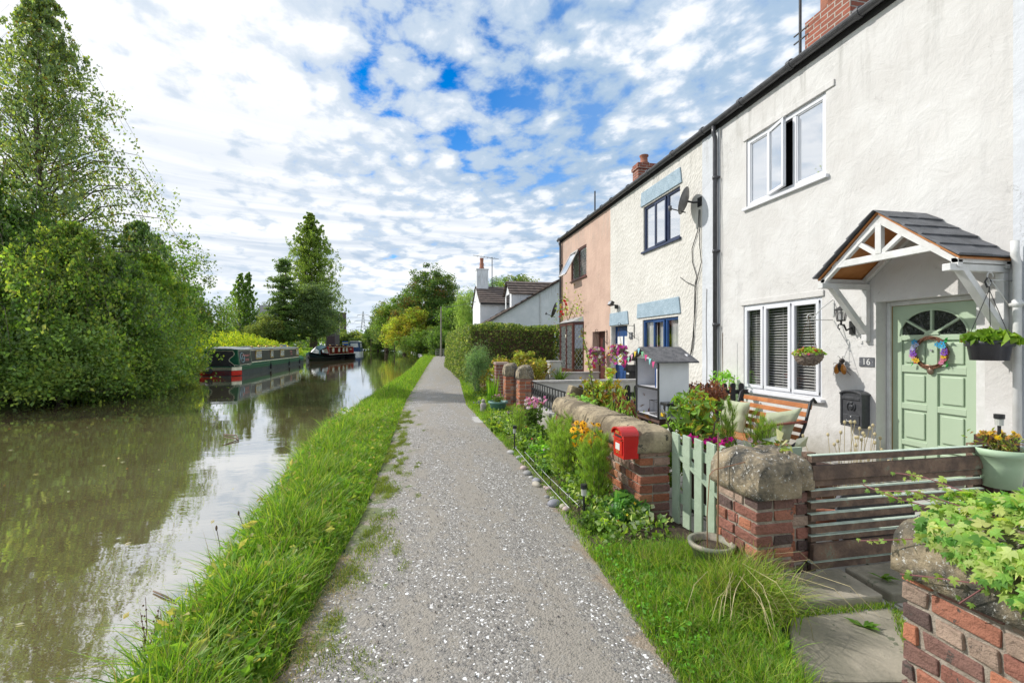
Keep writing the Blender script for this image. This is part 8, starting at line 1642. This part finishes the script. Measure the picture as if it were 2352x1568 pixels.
m = MB(); blossoms(m, [WX(px, py, 5.15) for px, py in ((1296, 692), (1300, 700), (1291, 706), (1302, 712), (1289, 716), (1293, 722), (1299, 697), (1286, 728))], .07, [(.6, .01, .02)] * 8, 8, cup=.5, ctr=(.4, .0, .01)); m.build('blooms', PETAL, t)
t = thing('cordyline', (4.9, 13.4, 0), 'spiky strap-leaved plant below the pink cottage window', 'plant'); b = WY(1285, 890, 12.6); m = MB(); N = 60; P = np.stack([b[0] + rng.normal(size=N) * .05, 12.6 + rng.normal(size=N) * .05, np.full(N, .35)], 1); blades(m, P, rng.uniform(.35, .65, N), .03, pal(DG + MG, N), 1.0); m.build('leaves', LEAF, t); m = MB(); m.lathe([(.001, 0), (.13, 0), (.16, .35), (.15, .36), (.001, .33)], (b[0], 12.6, 0), 14); m.build('pot', BLACK, t)

# ------------------------------------------------------------------ ivy over the wall
def starleaf(m, C, nrm, tip, size, cols):
    base = [(-.10, -.46), (-.30, -.40), (-.55, -.12), (-.24, -.02), (-.42, .30), (-.13, .20), (0, .62), (.13, .20), (.42, .30), (.24, -.02), (.55, -.12), (.30, -.40), (.10, -.46), (0, -.30)]
    B2 = np.array(base); n = len(B2); N = len(C); nrm = unit(nrm); s = unit(np.cross(tip, nrm)); tp = np.cross(nrm, s); sz = size[:, None, None]
    V = C[:, None, :] + (s[:, None, :] * B2[None, :, :1] + tp[:, None, :] * B2[None, :, 1:]) * sz - nrm[:, None, :] * (np.linalg.norm(B2, axis=1)[None, :, None] ** 2 * .35) * sz
    V = np.concatenate([V, (C + nrm * 0)[:, None, :]], 1); K = n + 1; F_ = np.array([(i, (i + 1) % n, n) for i in range(n)]); F_ = (np.arange(N)[:, None, None] * K + F_[None]).reshape(-1, 3); m.add(V.reshape(-1, 3), F_, np.repeat(cols, K, 0))
t = thing('ivy', (2.15, 1.0, .8), 'variegated ivy mound trailing over the stone cap of the corner wall', 'ivy'); m = MB(); N = 4300
u, v = rng.uniform(0, 1, N), rng.uniform(-1, 1, N); y = -.25 + 1.72 * u; xc = 2.20; prof = np.sqrt(np.clip(1 - (v * .95) ** 2, 0, 1)); hgt = (.13 + .12 * np.sin(np.clip((1.5 - y) / 1.1, 0, 1) * math.pi * .5) + .02 * np.sin(y * 17)) ; x = xc + v * (.27 + .02 * np.sin(y * 11)); 
z = .76 + prof * hgt - .06 * (1 - prof) + rng.normal(size=N) * .014; drape = rng.uniform(size=N) < .36; yd = rng.uniform(-.2, 1.42, drape.sum()); lim = np.interp(yd, [-.2, .3, .7, 1.0, 1.2, 1.42], [.48, .44, .38, .24, .14, .06]); x[drape] = 1.925 - rng.uniform(0, .03, drape.sum()); y[drape] = yd; z[drape] = .82 - rng.uniform(0, 1, drape.sum()) ** 1.2 * lim
P = np.stack([x, y, z], 1); nr = np.stack([(x - xc) * 2.2, rng.normal(size=N) * .35, np.full(N, .8)], 1) + rng.normal(size=(N, 3)) * .35; nr[drape] = np.array([-1, -.2, .35]) + rng.normal(size=(drape.sum(), 3)) * .3
tipd = rng.normal(size=(N, 3)) * .6 + np.stack([np.sign(v) * .5, rng.normal(size=N) * .3, np.full(N, -.3)], 1); tipd[drape] = np.array([-.1, .1, -1]) + rng.normal(size=(drape.sum(), 3)) * .4
c = pal([(.42, .54, .14), (.50, .56, .20), (.12, .22, .04), (.05, .12, .02), (.34, .48, .10)], N, .15); starleaf(m, P, nr, unit(tipd), rng.uniform(.026, .055, N), c); st = MB()
def trail(pts, n, s0, s1):
    pts = np.array(pts, float); st.tube(pts, .0025, 5); L = np.linspace(0, len(pts) - 1.001, n); i = L.astype(int); f = (L - i)[:, None]; C = pts[i] * (1 - f) + pts[i + 1] * f + rng.normal(size=(n, 3)) * .012; nr = np.array([-.7, -.45, .55]) + rng.normal(size=(n, 3)) * .35; tp = unit(rng.normal(size=(n, 3)) * .5 + np.array([0, .1, -.9])); starleaf(m, C, nr, tp, np.linspace(s0, s1, n) * rng.uniform(.8, 1.2, n), pal([(.38, .50, .12), (.30, .44, .10), (.2, .36, .07)], n, .15))
trail([(2.1, 1.3, .86), (2.0, 1.5, .90), (1.98, 1.64, .86)], 14, .045, .02); trail([(2.1, 1.3, .84), (2.02, 1.58, .84), (2.06, 1.78, .84)], 14, .04, .018); trail([(2.2, 1.3, .88), (2.18, 1.6, .92), (2.2, 1.74, .90)], 12, .04, .018)
trail([(1.99, 1.3, .80), (1.93, 1.52, .70), (1.90, 1.66, .64)], 10, .045, .02); trail([(1.97, 1.1, .76), (1.925, 1.25, .66), (1.925, 1.42, .60), (1.92, 1.5, .57)], 10, .045, .022); trail([(1.93, .95, .74), (1.92, .98, .60), (1.925, 1.0, .50), (1.93, 1.08, .42)], 9, .05, .025)
trail([(1.93, .8, .74), (1.91, .84, .56), (1.92, .86, .42), (1.92, .92, .33)], 9, .05, .028); trail([(1.93, 1.2, .78), (1.92, 1.22, .66), (1.93, 1.3, .56)], 7, .045, .02)
m.build('leaves', LEAF, t); st.build('stems', mat('ivy_stem', (.22, .09, .09), .6), t)
t = thing('ivy', (2.1, 5.6, .8), 'small sprig of ivy creeping over the far end of the coping', 'ivy'); m = MB(); N = 90; P = np.stack([2.05 + rng.normal(size=N) * .05, 5.5 + rng.normal(size=N) * .18, .80 + rng.uniform(0, .05, N)], 1); starleaf(m, P, np.array([0, 0, 1.]) + rng.normal(size=(N, 3)) * .4, unit(rng.normal(size=(N, 3))), rng.uniform(.03, .05, N), pal([(.3, .42, .12), (.12, .26, .05)], N)); m.build('leaves', LEAF, t)
# small weeds and blades at the very bottom
t = thing('grass_tuft', (1.75, .95, 0), 'few long green grass blades at the bottom edge by the flagstones', 'grass'); m = MB(); P = np.stack([1.55 + rng.normal(size=16) * .12, 1.42 + rng.normal(size=16) * .05, np.zeros(16)], 1); blades(m, P, rng.uniform(.10, .22, 16), .008, pal(GR, 16), .9); m.build('blades', GRASS, t)
